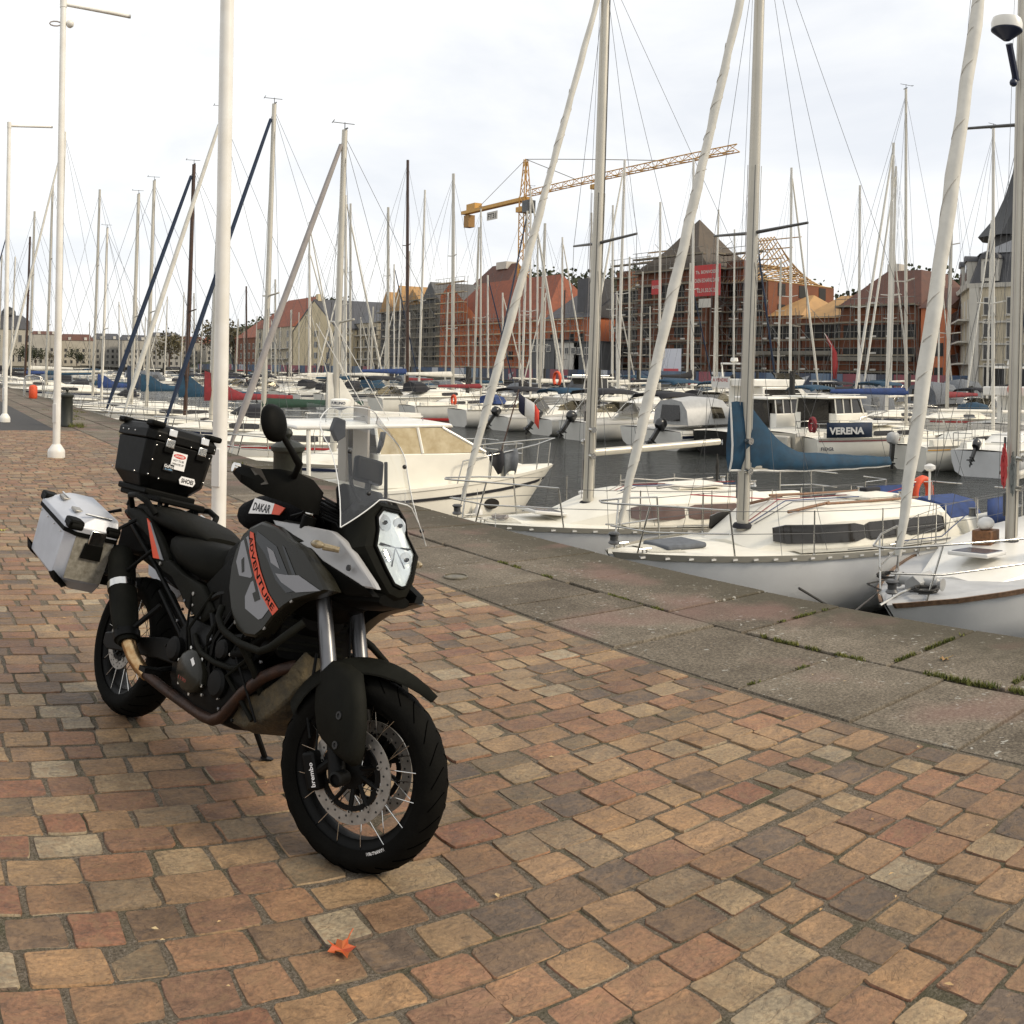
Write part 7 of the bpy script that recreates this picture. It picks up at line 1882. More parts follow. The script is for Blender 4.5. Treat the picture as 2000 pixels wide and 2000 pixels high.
for yy_ in (ya + 6, yc + 7):
    b = MB(); b.box((X0 + 1.6, yy_, ze + 1.5), (2.2, 3.2, 3.0)); b.build('dormer', T_brick, t, smooth=0)
scaffold('dense tube scaffolding around the pyramid-roofed corner block', [((X0 + .8, ya), (X0 + .8, yb)), ((X0 - 2.5, yb), (X0 - 2.5, yc)), ((X0 + .8, yc), (X0 + .8, yd)), ((X0 - 2.5, yb - .2), (X0 + .8, yb - .2))], 0, ze + 4.2, seed=3)
bn = empty('banner', (0, 0, 0), 0, 'big red scaffolding-company banner with white lettering on the corner block', 'banner')
xb = X0 - 4.2; y1_, y2_ = yat(1352, xb), yat(1404, xb); z1_, z2_ = zat(1378, 578, xb), zat(1378, 517, xb)
b = MB(); b.box((xb, (y1_ + y2_) / 2, (z1_ + z2_) / 2), (.06, abs(y1_ - y2_), z2_ - z1_)); b.build('cloth', T_red, bn, smooth=0)
wb = abs(y1_ - y2_); hb_ = z2_ - z1_
for txt, f0, f1, zf, hf in (('Th. BONVOISIN', .08, .94, .72, .11), ('CAEN ECHAFAUDAGE', .04, .97, .44, .13), ('02.31.50.37.27', .14, .88, .12, .13)):
    lettering(txt, (xb - .05, y1_ - wb * f0, z1_ + hb_ * zf), (0, -1, 0), (0, 0, 1), wb * (f1 - f0), hb_ * hf, T_white, bn)
bn = empty('banner', (0, 0, 0), 0, 'small square red banner with white corner marks on the scaffolding', 'banner')
xb = X0 - 4.2; y1_, y2_ = yat(1270, xb), yat(1289, xb); z1_, z2_ = zat(1280, 575, xb), zat(1280, 547, xb)
b = MB(); b.box((xb, (y1_ + y2_) / 2, (z1_ + z2_) / 2), (.06, abs(y1_ - y2_), z2_ - z1_)); b.build('cloth', T_red, bn, smooth=0)
lettering('BONVOISIN', (xb - .05, y1_ - .15, (z1_ + z2_) / 2 - .22), (0, -1, 0), (0, 0, 1), abs(y1_ - y2_) - .3, .5, T_white, bn)
xb = X0 - 4.2; b = MB(); ym_ = yat(1374, xb); zm_ = zat(1374, 592, xb); b.box((xb, ym_, zm_), (.06, 2.3, 1.2)); put(b.build('sign', T_white, None, smooth=0), label='white cloth sign hung below the big red banner', category='sign')
xb = 94.0; b = MB(); bs_ = empty('site_board', (0, 0, 0), 0, 'tall white site board with a pink block at its foot', 'sign')
y1_, y2_ = yat(1292, xb), yat(1330, xb); z1_, z2_ = zat(1310, 740, xb), zat(1310, 681, xb)
b.box((xb, (y1_ + y2_) / 2, (z1_ + z2_) / 2), (.08, abs(y1_ - y2_), z2_ - z1_)); b.build('board', mat('board_white', (.62, .63, .68), .6), bs_, smooth=0)
b = MB(); b.box((xb - .06, (y1_ + y2_) / 2, z1_ + (z2_ - z1_) * .17), (.04, abs(y1_ - y2_) * .76, (z2_ - z1_) * .34)); b.build('pink_block', mat('board_pink', (.55, .09, .10), .6), bs_, smooth=0)

# --- orange brick terrace with terracotta roof, left of the corner block
t = empty('terrace_building', (0, 0, 0), 0, 'long orange hollow-brick building with terracotta hipped roof and pale scaffold boards', 'building')
Xo = 101.0; ya, yb = yat(1062, Xo), yat(858, Xo); ze = zat(960, 628, Xo); zl = zat(890, 560, Xo)
slabwall(t, [(Xo, ya), (Xo + 14, ya), (Xo + 14, yb), (Xo, yb)], -.3, ze, T_orange)
ym = yat(948, Xo)
b = MB(); b.add([(Xo, ym + 2, ze), (Xo, yb, ze), (Xo, yb, zl - 1.5), (Xo, ym + 14, zl + .8)], [(0, 1, 2, 3)]); b.build('gable_wall', T_orange, t, smooth=0)
gable(t, Xo, Xo + 14, ya, yb, ze, zl + 1.2, 'y', T_tile, hip=5)
for k in range(6):
    windows(t, (Xo, ya), (Xo, yb), [.6 + 2.8 * k], 9, 1.3, 1.5, T_dark, skip=.45, rnd=rb) if .6 + 2.8 * k + 1.6 < ze else None
scaffold('pale-boarded scaffolding along the orange terrace', [((Xo, ya), (Xo, yb))], 0, ze + 1, boards=T_boardl, tags=False, seed=5)
sl_ = scaffold('scaffolding rising in front of the orange end gable', [((Xo - .3, ym + 6), (Xo - .3, yb))], ze, zl + 1, boards=T_boardl, tags=False, seed=6)
t = empty('terrace_building', (0, 0, 0), 0, 'smaller orange brick house with grey slate roof between terrace and corner block', 'building')
ya2, yb2 = yat(1158, Xo), yat(1075, Xo); ze2 = zat(1110, 622, Xo)
slabwall(t, [(Xo - 1, ya2), (Xo + 12, ya2), (Xo + 12, yb2), (Xo - 1, yb2)], -.3, ze2, T_orange)
gable(t, Xo - 1, Xo + 12, ya2, yb2, ze2, zat(1110, 578, Xo + 5), 'y', T_slate)
b = MB(); b.box((Xo + 2, ya2 + 2.5, zat(1145, 585, Xo)), (4, 4, 7)); b.build('dormer_gable', T_slate, t, smooth=0)
for k in range(3): windows(t, (Xo - 1, ya2), (Xo - 1, yb2), [.6 + 2.8 * k], 4, 1.2, 1.5, T_dark)
scaffold('scaffolding in front of the slate-roofed orange house', [((Xo - 1, ya2), (Xo - 1, yb2))], 0, ze2, boards=T_boardl, tags=False, seed=7)
# --- grey scaffolded gables with plywood roofs
for i, (pa, pb, pe, pr, m_, rm) in enumerate(((858, 790, 590, 548, T_conc, T_tiled), (792, 742, 608, 556, T_grey, T_ply))):
    t = empty('site_house', (0, 0, 0), 0, ('tall grey unfinished house with brown roof and chimney behind dark scaffolding', 'gabled unfinished house with bare plywood roof')[i], 'building')
    Xs = 102.0; ya, yb = yat(pa, Xs), yat(pb, Xs); ze = zat(pa, pe, Xs); zr = zat(pa, pr, Xs)
    slabwall(t, [(Xs, ya), (Xs + 14, ya), (Xs + 14, yb), (Xs, yb)], -.3, ze, m_)
    for k in range(5): windows(t, (Xs, ya), (Xs, yb), [.6 + 2.8 * k], 4, 1.4, 1.7, T_dark) if .6 + 2.8 * k + 1.7 < ze else None
    gable(t, Xs, Xs + 14, ya, (ya + yb) / 2 + .3, ze, zr, 'x', T_ply if i else T_grey); gable(t, Xs, Xs + 14, (ya + yb) / 2 + .3, yb, ze, zr - 1, 'x', T_ply, 'side_roof')
    if i == 0:
        gable(t, Xs + 14, Xs + 26, ya - 2, yb, zr - 2, zat(850, 528, Xs + 15), 'y', T_tiled, 'rear_roof', hip=4)
        b = MB(); b.box((Xs + 20, ya + 6, zat(858, 530, Xs + 15)), (3, 4, 1.6)); b.build('chimney', T_white, t)
    scaffold(('dark scaffolding over the tall grey house', 'scaffolding over the plywood-roofed house')[i], [((Xs, ya), (Xs, yb))], 0, ze + 2, seed=9 + i, tags=False)
# --- cream gable house and neighbours
t = empty('gable_house', (0, 0, 0), 0, 'cream rendered house with steep gable, dark roof and shuttered windows', 'house')
Xc = 99.0; pa, pb = 655, 572; ya, yb = yat(pa, Xc), yat(pb, Xc); ze = zat(pa, 640, Xc); zr = zat(615, 588, Xc)
b = MB(); ymid = (ya + yb) / 2
b.loft([[(x_, ya, -.3), (x_, yb, -.3), (x_, yb, ze), (x_, ymid, zr), (x_, ya, ze)] for x_ in (Xc, Xc + 22)], True); b.build('wall', T_cream, t, smooth=0)
b = MB(); b.loft([[(x_, ya - .5, ze - .4), (x_, ymid, zr + .12), (x_, yb + .5, ze - .4), (x_, yb + .5, ze), (x_, ymid, zr + .55), (x_, ya - .5, ze)] for x_ in (Xc - .1, Xc + 22.4)], True); b.build('roof', T_slate, t, smooth=0)
b = MB(); b.box((Xc + 1.5, ymid, zr + .6), (1.4, 1.6, 2.6)); b.build('chimney', T_cream, t)
windows(t, (Xc, ya), (Xc, ymid + 3), [.9 + 2.8 * k for k in range(5) if .9 + 2.8 * k + 1.4 < ze + 2], 2, 1.1, 1.4, T_glass, T_white, shutters=T_shut)
windows(t, (Xc, ya), (Xc + 22, ya), [.9 + 2.8 * k for k in range(4)], 5, 1.1, 1.4, T_glass, T_white, shutters=T_shut)
t = empty('town_house', (0, 0, 0), 0, 'red-roofed house with pale balconied front beside the cream gable', 'house')
ya, yb = yat(570, Xc), yat(500, Xc); ze = zat(535, 640, Xc)
slabwall(t, [(Xc, ya), (Xc + 18, ya), (Xc + 18, yb), (Xc, yb)], -.3, ze, T_beige); gable(t, Xc, Xc + 18, ya, yb, ze, zat(535, 580, Xc), 'y', T_tile, hip=3)
windows(t, (Xc, ya), (Xc, yb), [.9 + 2.9 * k for k in range(4) if 2.9 * k + 2.6 < ze], 5, 1.3, 1.6, T_glass, T_white)
for k in (1, 2): 
    b = MB(); b.box((Xc - .5, (ya + yb) / 2, .6 + 2.9 * k), (1.0, abs(yb - ya) * .8, .2)); b.build('balcony', T_white, t)
t = empty('town_house', (0, 0, 0), 0, 'long slate-roofed balconied block behind the masts, between cream gable and building site', 'house')
ya, yb = yat(738, Xc + 6), yat(660, Xc + 6); ze = zat(700, 632, Xc + 6)
slabwall(t, [(Xc + 6, ya), (Xc + 20, ya), (Xc + 20, yb), (Xc + 6, yb)], -.3, ze, T_beige); gable(t, Xc + 6, Xc + 20, ya, yb, ze, zat(700, 606, Xc + 10), 'y', T_slate)
windows(t, (Xc + 6, ya), (Xc + 6, yb), [.9 + 2.9 * k for k in range(5) if 2.9 * k + 2.6 < ze], 9, 1.3, 1.6, T_glass, T_white)
for k in (1, 2, 3):
    b = MB(); b.box((Xc + 5.4, (ya + yb) / 2, .6 + 2.9 * k), (1.2, abs(yb - ya), .2)); b.build('balcony', T_white, t)
t = empty('town_house', (0, 0, 0), 0, 'dull red-roofed brick house beyond the balconied houses', 'house')
ya, yb = yat(500, Xc + 2), yat(458, Xc + 2); ze = zat(480, 660, Xc + 2)
slabwall(t, [(Xc + 2, ya), (Xc + 18, ya), (Xc + 18, yb), (Xc + 2, yb)], -.3, ze, T_brick); gable(t, Xc + 2, Xc + 18, ya, yb, ze, zat(480, 622, Xc + 2), 'y', T_tile, hip=3)
windows(t, (Xc + 2, ya), (Xc + 2, yb), [.9 + 2.9 * k for k in range(4) if 2.9 * k + 2.6 < ze], 5, 1.3, 1.6, T_glass, T_white)
# --- plywood roofs and brown mansard right of the corner block
for i, (pa, pb, pe, pr, wm, rm, hip) in enumerate(((1562, 1492, 616, 575, T_brick, T_ply, 3), (1648, 1565, 620, 575, T_brick, T_ply, 2))):
    t = empty('site_house', (0, 0, 0), 0, ('low brick site building with plywood roof next to the corner block', 'low brick site building with plywood roof next to the brown mansard')[i], 'building')
    Xs = 101.0 - i; ya, yb = yat(pa, Xs), yat(pb, Xs); ze = zat(pa, pe, Xs); zr = zat(pa, pr, Xs + 4)
    slabwall(t, [(Xs, ya), (Xs + 12, ya), (Xs + 12, yb), (Xs, yb)], -.3, ze, wm); gable(t, Xs, Xs + 12, ya, yb, ze, zr, 'y', rm, hip=hip)
    for k in range(3): windows(t, (Xs, ya), (Xs, yb), [.6 + 2.85 * k], 4, 1.4, 1.7, T_dark)
    b = MB(); b.box((Xs - 1.6, (ya + yb) / 2, zat(pa, 690, Xs)), (.4, abs(yb - ya), .5)); b.build('fascia', T_conc, t)
    scaffold(('dark scaffolding below the plywood roof beside the corner block', 'dark scaffolding below the plywood roof beside the mansard')[i], [((Xs, ya), (Xs, yb))], 0, ze, seed=20 + i)
t = empty('mansard_building', (0, 0, 0), 0, 'dark brick block with tall brown tiled mansard roof and small chimney', 'building')
Xs = 99.0; ya, yb = yat(1795, Xs), yat(1640, Xs); ze = zat(1720, 600, Xs); zr = zat(1720, 531, Xs + 5)
slabwall(t, [(Xs, ya), (Xs + 16, ya), (Xs + 16, yb), (Xs, yb)], -.3, ze, T_brick)
b = MB(); b.loft([[(Xs - .5, ya - .5, ze), (Xs + 16.5, ya - .5, ze), (Xs + 16.5, yb + .5, ze), (Xs - .5, yb + .5, ze)], [(Xs + 5, ya + 3.2, zr), (Xs + 11, ya + 3.2, zr), (Xs + 11, yb - 3.5, zr), (Xs + 5, yb - 3.5, zr)]], True); b.build('roof', T_tiled, t, smooth=0)
b = MB(); b.box((Xs + 8, ya + 9, zr + .4), (1.6, 1.8, 1.6)); b.build('chimney', T_white, t)
for k in range(4): windows(t, (Xs, ya), (Xs, yb), [.6 + 2.75 * k], 7, 1.5, 1.7, T_dark) if 2.75 * k + 2.4 < ze else None
b = MB(); b.box((Xs - 1.8, (ya + yb) / 2, zat(1720, 702, Xs)), (.4, abs(yb - ya), .5)); b.build('fascia', T_conc, t)
scaffold('dark scaffolding below the brown mansard roof', [((Xs, ya), (Xs, yb))], 0, ze + .5, seed=31)
t = empty('site_house', (0, 0, 0), 0, 'narrow bright orange brick wall next to the beige apartment house', 'building')
ya, yb = yat(1850, 98), yat(1797, 98)
slabwall(t, [(98, ya), (108, ya), (108, yb), (98, yb)], -.3, zat(1820, 602, 98), T_orange); gable(t, 98, 108, ya, yb, zat(1820, 602, 98), zat(1820, 560, 101), 'y', T_tiled)
windows(t, (98, ya), (98, yb), [1.2, 4.0], 2, 1.2, 1.5, T_dark)

# --- beige apartment house with slate mansard and bell-shaped spire
t = empty('apartment_house', (0, 0, 0), 0, 'beige five-storey apartment house with slate mansard, dormers, balconies and dark spire', 'building')
Cx = 92.0; Cy = yat(1893, Cx); d1 = Vector((.80, .60, 0)); Lw = 11.0
A1 = Vector((Cx, Cy, 0)) + d1 * Lw; B1 = Vector((Cx, Cy - 24, 0))
ze = zat(1925, 560, Cx); foot = [(Cx, Cy), (A1.x, A1.y), (A1.x + 14, A1.y - 6), (Cx + 16, B1.y), (B1.x, B1.y)]
slabwall(t, foot, -.3, ze, T_beige)
def grow(k): c = Vector((Cx + 9, Cy - 8, 0)); return [tuple((c + (Vector((x, y, 0)) - c) * k)[:2]) for x, y in foot]
b = MB(); b.loft([[(x, y, ze - .1) for x, y in grow(1.03)], [(x, y, ze + .35) for x, y in grow(1.04)]], True); b.build('cornice', T_white, t, smooth=0)
b = MB(); b.loft([[(x, y, ze + .36) for x, y in grow(1.0)], [(x, y, ze + 3.6) for x, y in grow(.90)]], True); rf_ = b.build('mansard_roof', T_slate, t, smooth=0)
b = MB(); b.loft([[(x, y, ze + 3.6) for x, y in grow(.92)], [(x, y, ze + 6.2) for x, y in grow(.45)]], True); b.build('upper_roof', mat('zinc', (.16, .165, .175), .45, metal=.3, var=.1, vscale=1), rf_, smooth=0)
fl = [.5 + (ze - .5) / 4.6 * k for k in range(5)]; fh = (ze - .5) / 4.6
windows(t, (B1.x, B1.y), (Cx, Cy), [z + .75 for z in fl[1:4]], 8, 1.25, 1.75, T_glass, T_white, 1.0, sill=T_white)
windows(t, (Cx, Cy), (A1.x, A1.y), [z + .45 for z in fl[1:4]], 3, 1.3, 2.0, T_glass, T_white, .6)
windows(t, (Cx, Cy), (A1.x, A1.y), [.4], 2, 2.6, 2.6, T_dark, T_white, .6); windows(t, (B1.x, B1.y), (Cx, Cy), [.4], 5, 2.4, 2.6, T_dark, T_white, .8)
for z in fl[1:4]:
    b = MB(); q = (Vector((Cx, Cy, 0)) + A1) / 2; n1 = Vector((-.60, .80, 0)); c = q + n1 * .6; b.box((c.x, c.y, z + .25), (Lw * .9, 1.2, .18), math.atan2(d1.y, d1.x)); bl = b.build('balcony', T_white, t, smooth=0)
    b = MB(); e0 = q - d1 * (Lw * .45) + n1 * 1.15; e1 = q + d1 * (Lw * .45) + n1 * 1.15
    for zz in (.45, 1.3): b.tube([e0 + Vector((0, 0, z + zz)), e1 + Vector((0, 0, z + zz))], .035, 4)
    for k in range(22): p = e0 + (e1 - e0) * (k / 21); b.tube([p + Vector((0, 0, z + .35)), p + Vector((0, 0, z + 1.3))], .022, 4)
    b.build('railing', T_slated, bl, smooth=0)
    b = MB(); b.box((Cx - .05, (Cy + B1.y) / 2, z), (.25, 24, .2)); b.build('string_course', T_white, t, smooth=0)
b = MB(); b.box((Cx - .1, Cy - .6, ze / 2), (.3, 1.2, ze)); b.build('pilaster', T_white, t, smooth=0)
for (p, q, n) in (((B1.x, B1.y), (Cx, Cy), 5), ((Cx, Cy), (A1.x, A1.y), 2)):
    p, q = Vector((*p, 0)), Vector((*q, 0)); d = (q - p).normalized(); nn = Vector((d.y, -d.x, 0)); nn = nn if nn.dot(Vector((-.8, 0.1, 0))) > 0 else -nn
    for i in range(n):
        c = p + (q - p) * ((i + .5) / n) - nn * .6; a = math.atan2(d.y, d.x)
        b = MB(); b.box((c.x, c.y, ze + 1.75), (2.1, 1.6, 2.4), a); dm = b.build('dormer', T_white, rf_, smooth=0)
        b = MB(); c2 = c + nn * .82; b.box((c2.x, c2.y, ze + 1.75), (1.3, .08, 1.7), a); b.build('pane', T_glass, dm, smooth=0)
        b = MB(); c3 = c + nn * .1; rr = [[(c3 + d * (1.2 * math.cos(k / 8 * math.pi)) + nn * s_ + Vector((0, 0, ze + 2.9 + .7 * math.sin(k / 8 * math.pi))))[:] for k in range(9)] for s_ in (-.9, .9)]; b.loft(rr, True); b.build('dormer_hood', T_slate, dm, smooth=40)
sx_, sy_ = 101.5, yat(1999, 101.5)
zt = zat(1992, 305, 101.5); z0 = zat(1992, 470, 101.5)
b = MB(); b.lathe([(5.6, z0), (5.2, z0 + .5), (3.6, z0 + 2.4), (2.5, z0 + 4.8), (1.5, z0 + 8), (.7, zt - 3.5), (.12, zt - .5), (.10, zt + .6), (.02, zt + .8)], 8, c=(sx_, sy_, 0)); b.build('spire', T_slated, t, smooth=30)
b = MB(); b.lathe([(4.4, ze + 3), (4.4, z0 + .1)], 8, c=(sx_, sy_, 0)); b.build('spire_base', T_grey, t, smooth=0)

# --- hoarding along the far quay: panels in blue, white and pink
hc = [mat('hoarding_' + n, c_, .6, var=.2, vscale=.35) for n, c_ in (('blue', (.045, .080, .15)), ('white', (.42, .43, .45)), ('pink', (.26, .075, .09)), ('sky', (.13, .18, .25)), ('slate', (.05, .06, .09)))]
hd_ = empty('site_hoarding', (0, 0, 0), 0, 'long printed hoarding in blue, white and pink along the far quay', 'hoarding')
y = 48.0; k = 0
while y < 330:
    w = rb.choice((2.4, 2.4, 4.8)); b = MB(); b.box((93.0, y + w / 2, .75), (.08, w - .05, 2.1)); pn = b.build('panel', rb.choice(hc), hd_, smooth=0)
    if rb.random() < .6:
        b = MB(); q = [rb.uniform(.1, w - .1) for _ in range(3)]; b.prism([(92.93, y + q[0], -.2), (92.93, y + q[1], rb.uniform(.3, 1.9)), (92.93, y + q[2], rb.uniform(.5, 1.9))], (0, 0, 0), (.02, 0, 0)); b.build('print', rb.choice(hc), pn, smooth=0)
    y += w
# site cabins and canopy
for px0, px1, pt, pbm, m_, lb in ((1082, 1032, 664, 712, T_grey, 'dark grey site cabin'), (1130, 1085, 668, 700, T_white, 'white site cabin with louvred front'), (1172, 1120, 668, 715, T_grey, 'grey site hut with rounded canopy')):
    o = empty('site_cabin', (0, 0, 0), 0, lb + ' behind the hoarding', 'cabin'); xx = 95.5
    ya, yb = yat(px0 if px0 > px1 else px1, xx), yat(px1 if px0 > px1 else px0, xx); zt_ = zat(px0, pt, xx)
    slabwall(o, [(xx, ya), (xx + 3, ya), (xx + 3, yb), (xx, yb)], -.3, zt_, m_); windows(o, (xx, ya), (xx, yb), [zt_ - 1.8], 3, .9, .9, T_glass, T_white)
    b = MB(); b.box((xx + 1.5, (ya + yb) / 2, zt_ + .08), (3.5, abs(yb - ya) + .5, .15)); b.build('roof', T_slate, o)
b = MB(); b.loft([[(94.6 + .8 * k_, yat(1608, 94) - .5 - .18 * math.sin(k_ * 2), z) for k_ in (-.25, .25)] + [(94.6 + .8 * k_, yat(1608, 94) + .5, z) for k_ in (.25, -.25)] for z in (.4, 2.5)], True)
# feather flag on the quay
ff = empty('feather_flag', (0, 0, 0), 0, 'red feather flag leaning beside the hoarding', 'flag'); fy = yat(1625, 90.0)
b = MB(); b.tube([(90, fy, -.2), (90, fy + .1, 5.0), (90.0, fy + 1.2, 6.4)], .05, 6); b.build('staff', T_white, ff)
b = MB(); rows = [[(90.02, fy - .05 + w_ * wd + dy, z) for w_ in (0, .5, 1)] for z, wd, dy in ((1.2, -.5, -.1), (2.6, -.8, 0), (4.2, -.7, .1), (5.4, -.4, .7), (6.3, -.1, 1.2))]; b.grid(rows); fo = b.build('cloth', T_red, ff, smooth=50); sl = fo.modifiers.new('s', 'SOLIDIFY'); sl.thickness = .02
# lamp posts of the far quay
for px in (1210, 1560, 1752, 1470):
    o = empty('street_lamp', (91.2, yat(px, 91.2), -.2), 0, 'slim lamp post on the far quay', 'lamp post', 'lamp posts along the far quay'); b = MB(); b.tube([(0, 0, 0), (0, 0, 7.5)], [.09, .06], 8); b.build('post', T_scaf, o); b = MB(); b.box((-.5, 0, 7.5), (1.2, .3, .15)); b.build('lamp_head', T_scaf, o, bevel=.04)

# --- tower crane
cr = empty('tower_crane', (0, 0, 0), 0, 'yellow tower crane with long lattice jib over the building site', 'crane')
mx_, my_ = 112.0, yat(1020, 112.0); zj = zat(1020, 384, 112.0); ztop = zat(1020, 311, 112.0)
def lattice(a, b_, w, n, r, tri=False, taper=1.0, up=Vector((0, 0, 1))):
    m = MB(); a, b_ = Vector(a), Vector(b_); d = (b_ - a).normalized(); u = up - d * up.dot(d); u.normalize(); s_ = d.cross(u)
    C = [u * .5 + s_ * .5, u * .5 - s_ * .5, -u * .5 - s_ * .5, -u * .5 + s_ * .5] if not tri else [u * .9, -s_ * .5, s_ * .5]
    P = lambda i, k: a + (b_ - a) * (k / n) + C[i % len(C)] * (w * (1 + (taper - 1) * k / n))
    for i in range(len(C)):
        m.tube([P(i, 0), P(i, n)], r, 4)
        for k in range(n): m.tube([P(i, k), P(i + 1, k + 1)] if k % 2 else [P(i + 1, k), P(i, k + 1)], r * .6, 4)
    return m
lattice((mx_, my_, 0), (mx_, my_, zj), 1.7, 22, .14, up=Vector((1, 0, 0))).build('mast', T_yel, cr, smooth=0)
lattice((mx_, my_, zj), (mx_, my_, ztop), 1.5, 4, .13, taper=.35, up=Vector((1, 0, 0))).build('tower_head', T_yel, cr, smooth=0)
tip = Vector((113.0, yat(1432, 113.0), zj + .3)); ct = Vector((113.0, yat(908, 113.5), zj - .3))
lattice((mx_, my_ - 1, zj), tip, 1.25, 34, .10, True).build('jib', T_yel, cr, smooth=0)
b = MB(); b.box(tuple((Vector((mx_, my_, zj - .3)) + ct) / 2), (1.4, abs(ct.y - my_), .7)); cj = b.build('counter_jib', T_yel, cr, smooth=0)
b = MB(); b.box((ct.x, ct.y - 1.6, zj - 2.2), (1.6, 2.0, 2.6)); b.build('counterweight', mat('crane_ballast', (.30, .17, .06), .8), cj)
b = MB(); b.box((ct.x, ct.y - 3.5, zj + .7), (1.8, 3.5, 1.3)); b.build('winch_house', T_yel, cj)
b = MB(); b.box((mx_ - .9, my_ - 2.6, zj - 2.4), (1.8, 2.2, 2.4)); b.build('cab', T_glass, cr, bevel=.1)
b = MB(); b.box((mx_, my_, zj - 2.6), (2.6, 2.8, 1.0)); b.build('slewing_ring', T_yel, cr)
b = MB(); b.box((ct.x - .9, (my_ + ct.y) / 2, zj - 2.3), (.1, 4.0, 1.7)); sb = b.build('sign_board', T_white, cr); lettering('FT31', (ct.x - .97, (my_ + ct.y) / 2 + 1.6, zj - 2.9), (0, -1, 0), (0, 0, 1), 3.2, 1.1, T_dark, sb)
b = MB(); b.tube([(mx_, my_, ztop), (113, my_ - (my_ - tip.y) * .7, zj + 1.2)], .07, 4); b.tube([(mx_, my_, ztop), (112.5, my_ - (my_ - tip.y) * .28, zj + 1.2)], .07, 4); b.tube([(mx_, my_, ztop), (ct.x, ct.y - 5, zj + .2)], .07, 4); b.build('tie_rod', T_scaf, cr, smooth=0)
b = MB(); b.box((112.7, my_ - (my_ - tip.y) * .38, zj - .9), (1.2, 1.6, .8)); b.tube([(112.7, my_ - (my_ - tip.y) * .38, zj - 1), (112.7, my_ - (my_ - tip.y) * .38, zj - 9)], .05, 4); b.build('trolley', T_yel, cr)

# --- distant waterfront at the end of the basin
t = empty('casino_building', (0, 0, 0), 0, 'domed pale stone casino at the far end of the basin', 'building')
def rowblock(root, px0, px1, X, ptop, pmid, wm, rm, nwin, floors):
    pass
T_pale = mat('hazed_render', (.34, .32, .28), .9, var=.1, vscale=.2); T_pale2 = mat('hazed_stone', (.28, .27, .245), .9, var=.1, vscale=.2)  # wall colours greyed to imitate haze over the distance
Yf = 470.0
def xat(px, Y): return Y * math.tan(HEAD + (px - 1000) / FP)
def zf(px, py, Y): a = HEAD + (px - 1000) / FP; return EYE + Y / math.cos(a) * (722 + .01745 * (px - 1000) - py) / FP
x0, x1 = xat(-40, Yf), xat(61, Yf); ze = zf(30, 642, Yf)
slabwall(t, [(x0, Yf), (x1, Yf), (x1, Yf + 25), (x0, Yf + 25)], -.5, ze, T_stone)
b = MB(); b.loft([[(x0 - .5, Yf - .5, ze), (x1 + .5, Yf - .5, ze), (x1 + .5, Yf + 25, ze), (x0, Yf + 25, ze)], [(x0 + 2, Yf + 2, ze + 4), (x1 - 1, Yf + 2, ze + 4), (x1 - 1, Yf + 22, ze + 4), (x0 + 2, Yf + 22, ze + 4)], [(x0 + 6, Yf + 6, ze + 6.6), (x1 - 4, Yf + 6, ze + 6.6), (x1 - 4, Yf + 18, ze + 6.6), (x0 + 6, Yf + 18, ze + 6.6)]], True); b.build('mansard_roof', T_slate, t, smooth=0)
b = MB(); b.lathe([(3.6, ze + 6.5), (3.4, ze + 8.5), (2.2, ze + 10), (.6, ze + 10.8)], 10, c=(xat(18, Yf), Yf + 8, 0)); b.build('dome', T_slated, t)
windows(t, (x0, Yf), (x1, Yf), [1.5, ze - 6], 7, 1.6, 3.2, T_glass, T_white)
segs = [(62, 118, 652, 645, T_pale, T_tiled), (120, 182, 664, 651, T_stone, T_tiled), (184, 236, 662, 650, T_pale2, T_slate), (238, 292, 664, 653, T_pale, T_slate), (294, 352, 656, 648, T_pale2, T_slate), (354, 400, 668, 656, T_stone, T_tiled), (402, 452, 672, 658, T_pale, T_tile)]
for i, (pa, pb, pe, pr, wm, rm) in enumerate(segs):
    Yq = 545 + 8 * (i % 3); x0, x1 = xat(pa, Yq), xat(pb, Yq); ze = zf(pa, pe, Yq); zr = zf(pa, pr, Yq)
    t = empty('waterfront_house', (0, 0, 0), 0, ('pale house with brown roof on the distant waterfront', 'stone house with long brown roof on the distant waterfront', 'beige slate-roofed house on the distant waterfront', 'cream slate-roofed house on the distant waterfront', 'taller beige slate-roofed house on the distant waterfront', 'low stone house with brown roof on the distant waterfront', 'cream house with red roof at the inner end of the distant waterfront')[i], 'house')
    slabwall(t, [(x0, Yq), (x1, Yq), (x1, Yq + 12), (x0, Yq + 12)], -.5, ze, wm); gable(t, x0, x1, Yq, Yq + 12, ze, zr, 'x', rm, hip=1.5)
    n = max(3, int((x1 - x0) / 3)); windows(t, (x0, Yq), (x1, Yq), [z for z in (1.0, 4.2, 7.4) if z + 1.8 < ze], n, 1.3, 1.7, T_glass)
    for k in range(n // 2):
        b = MB(); b.box((x0 + (x1 - x0) * (k + .5) / (n // 2), Yq + 1.2, ze + .9), (1.5, 2.0, 1.8)); b.build('dormer', T_white, t)

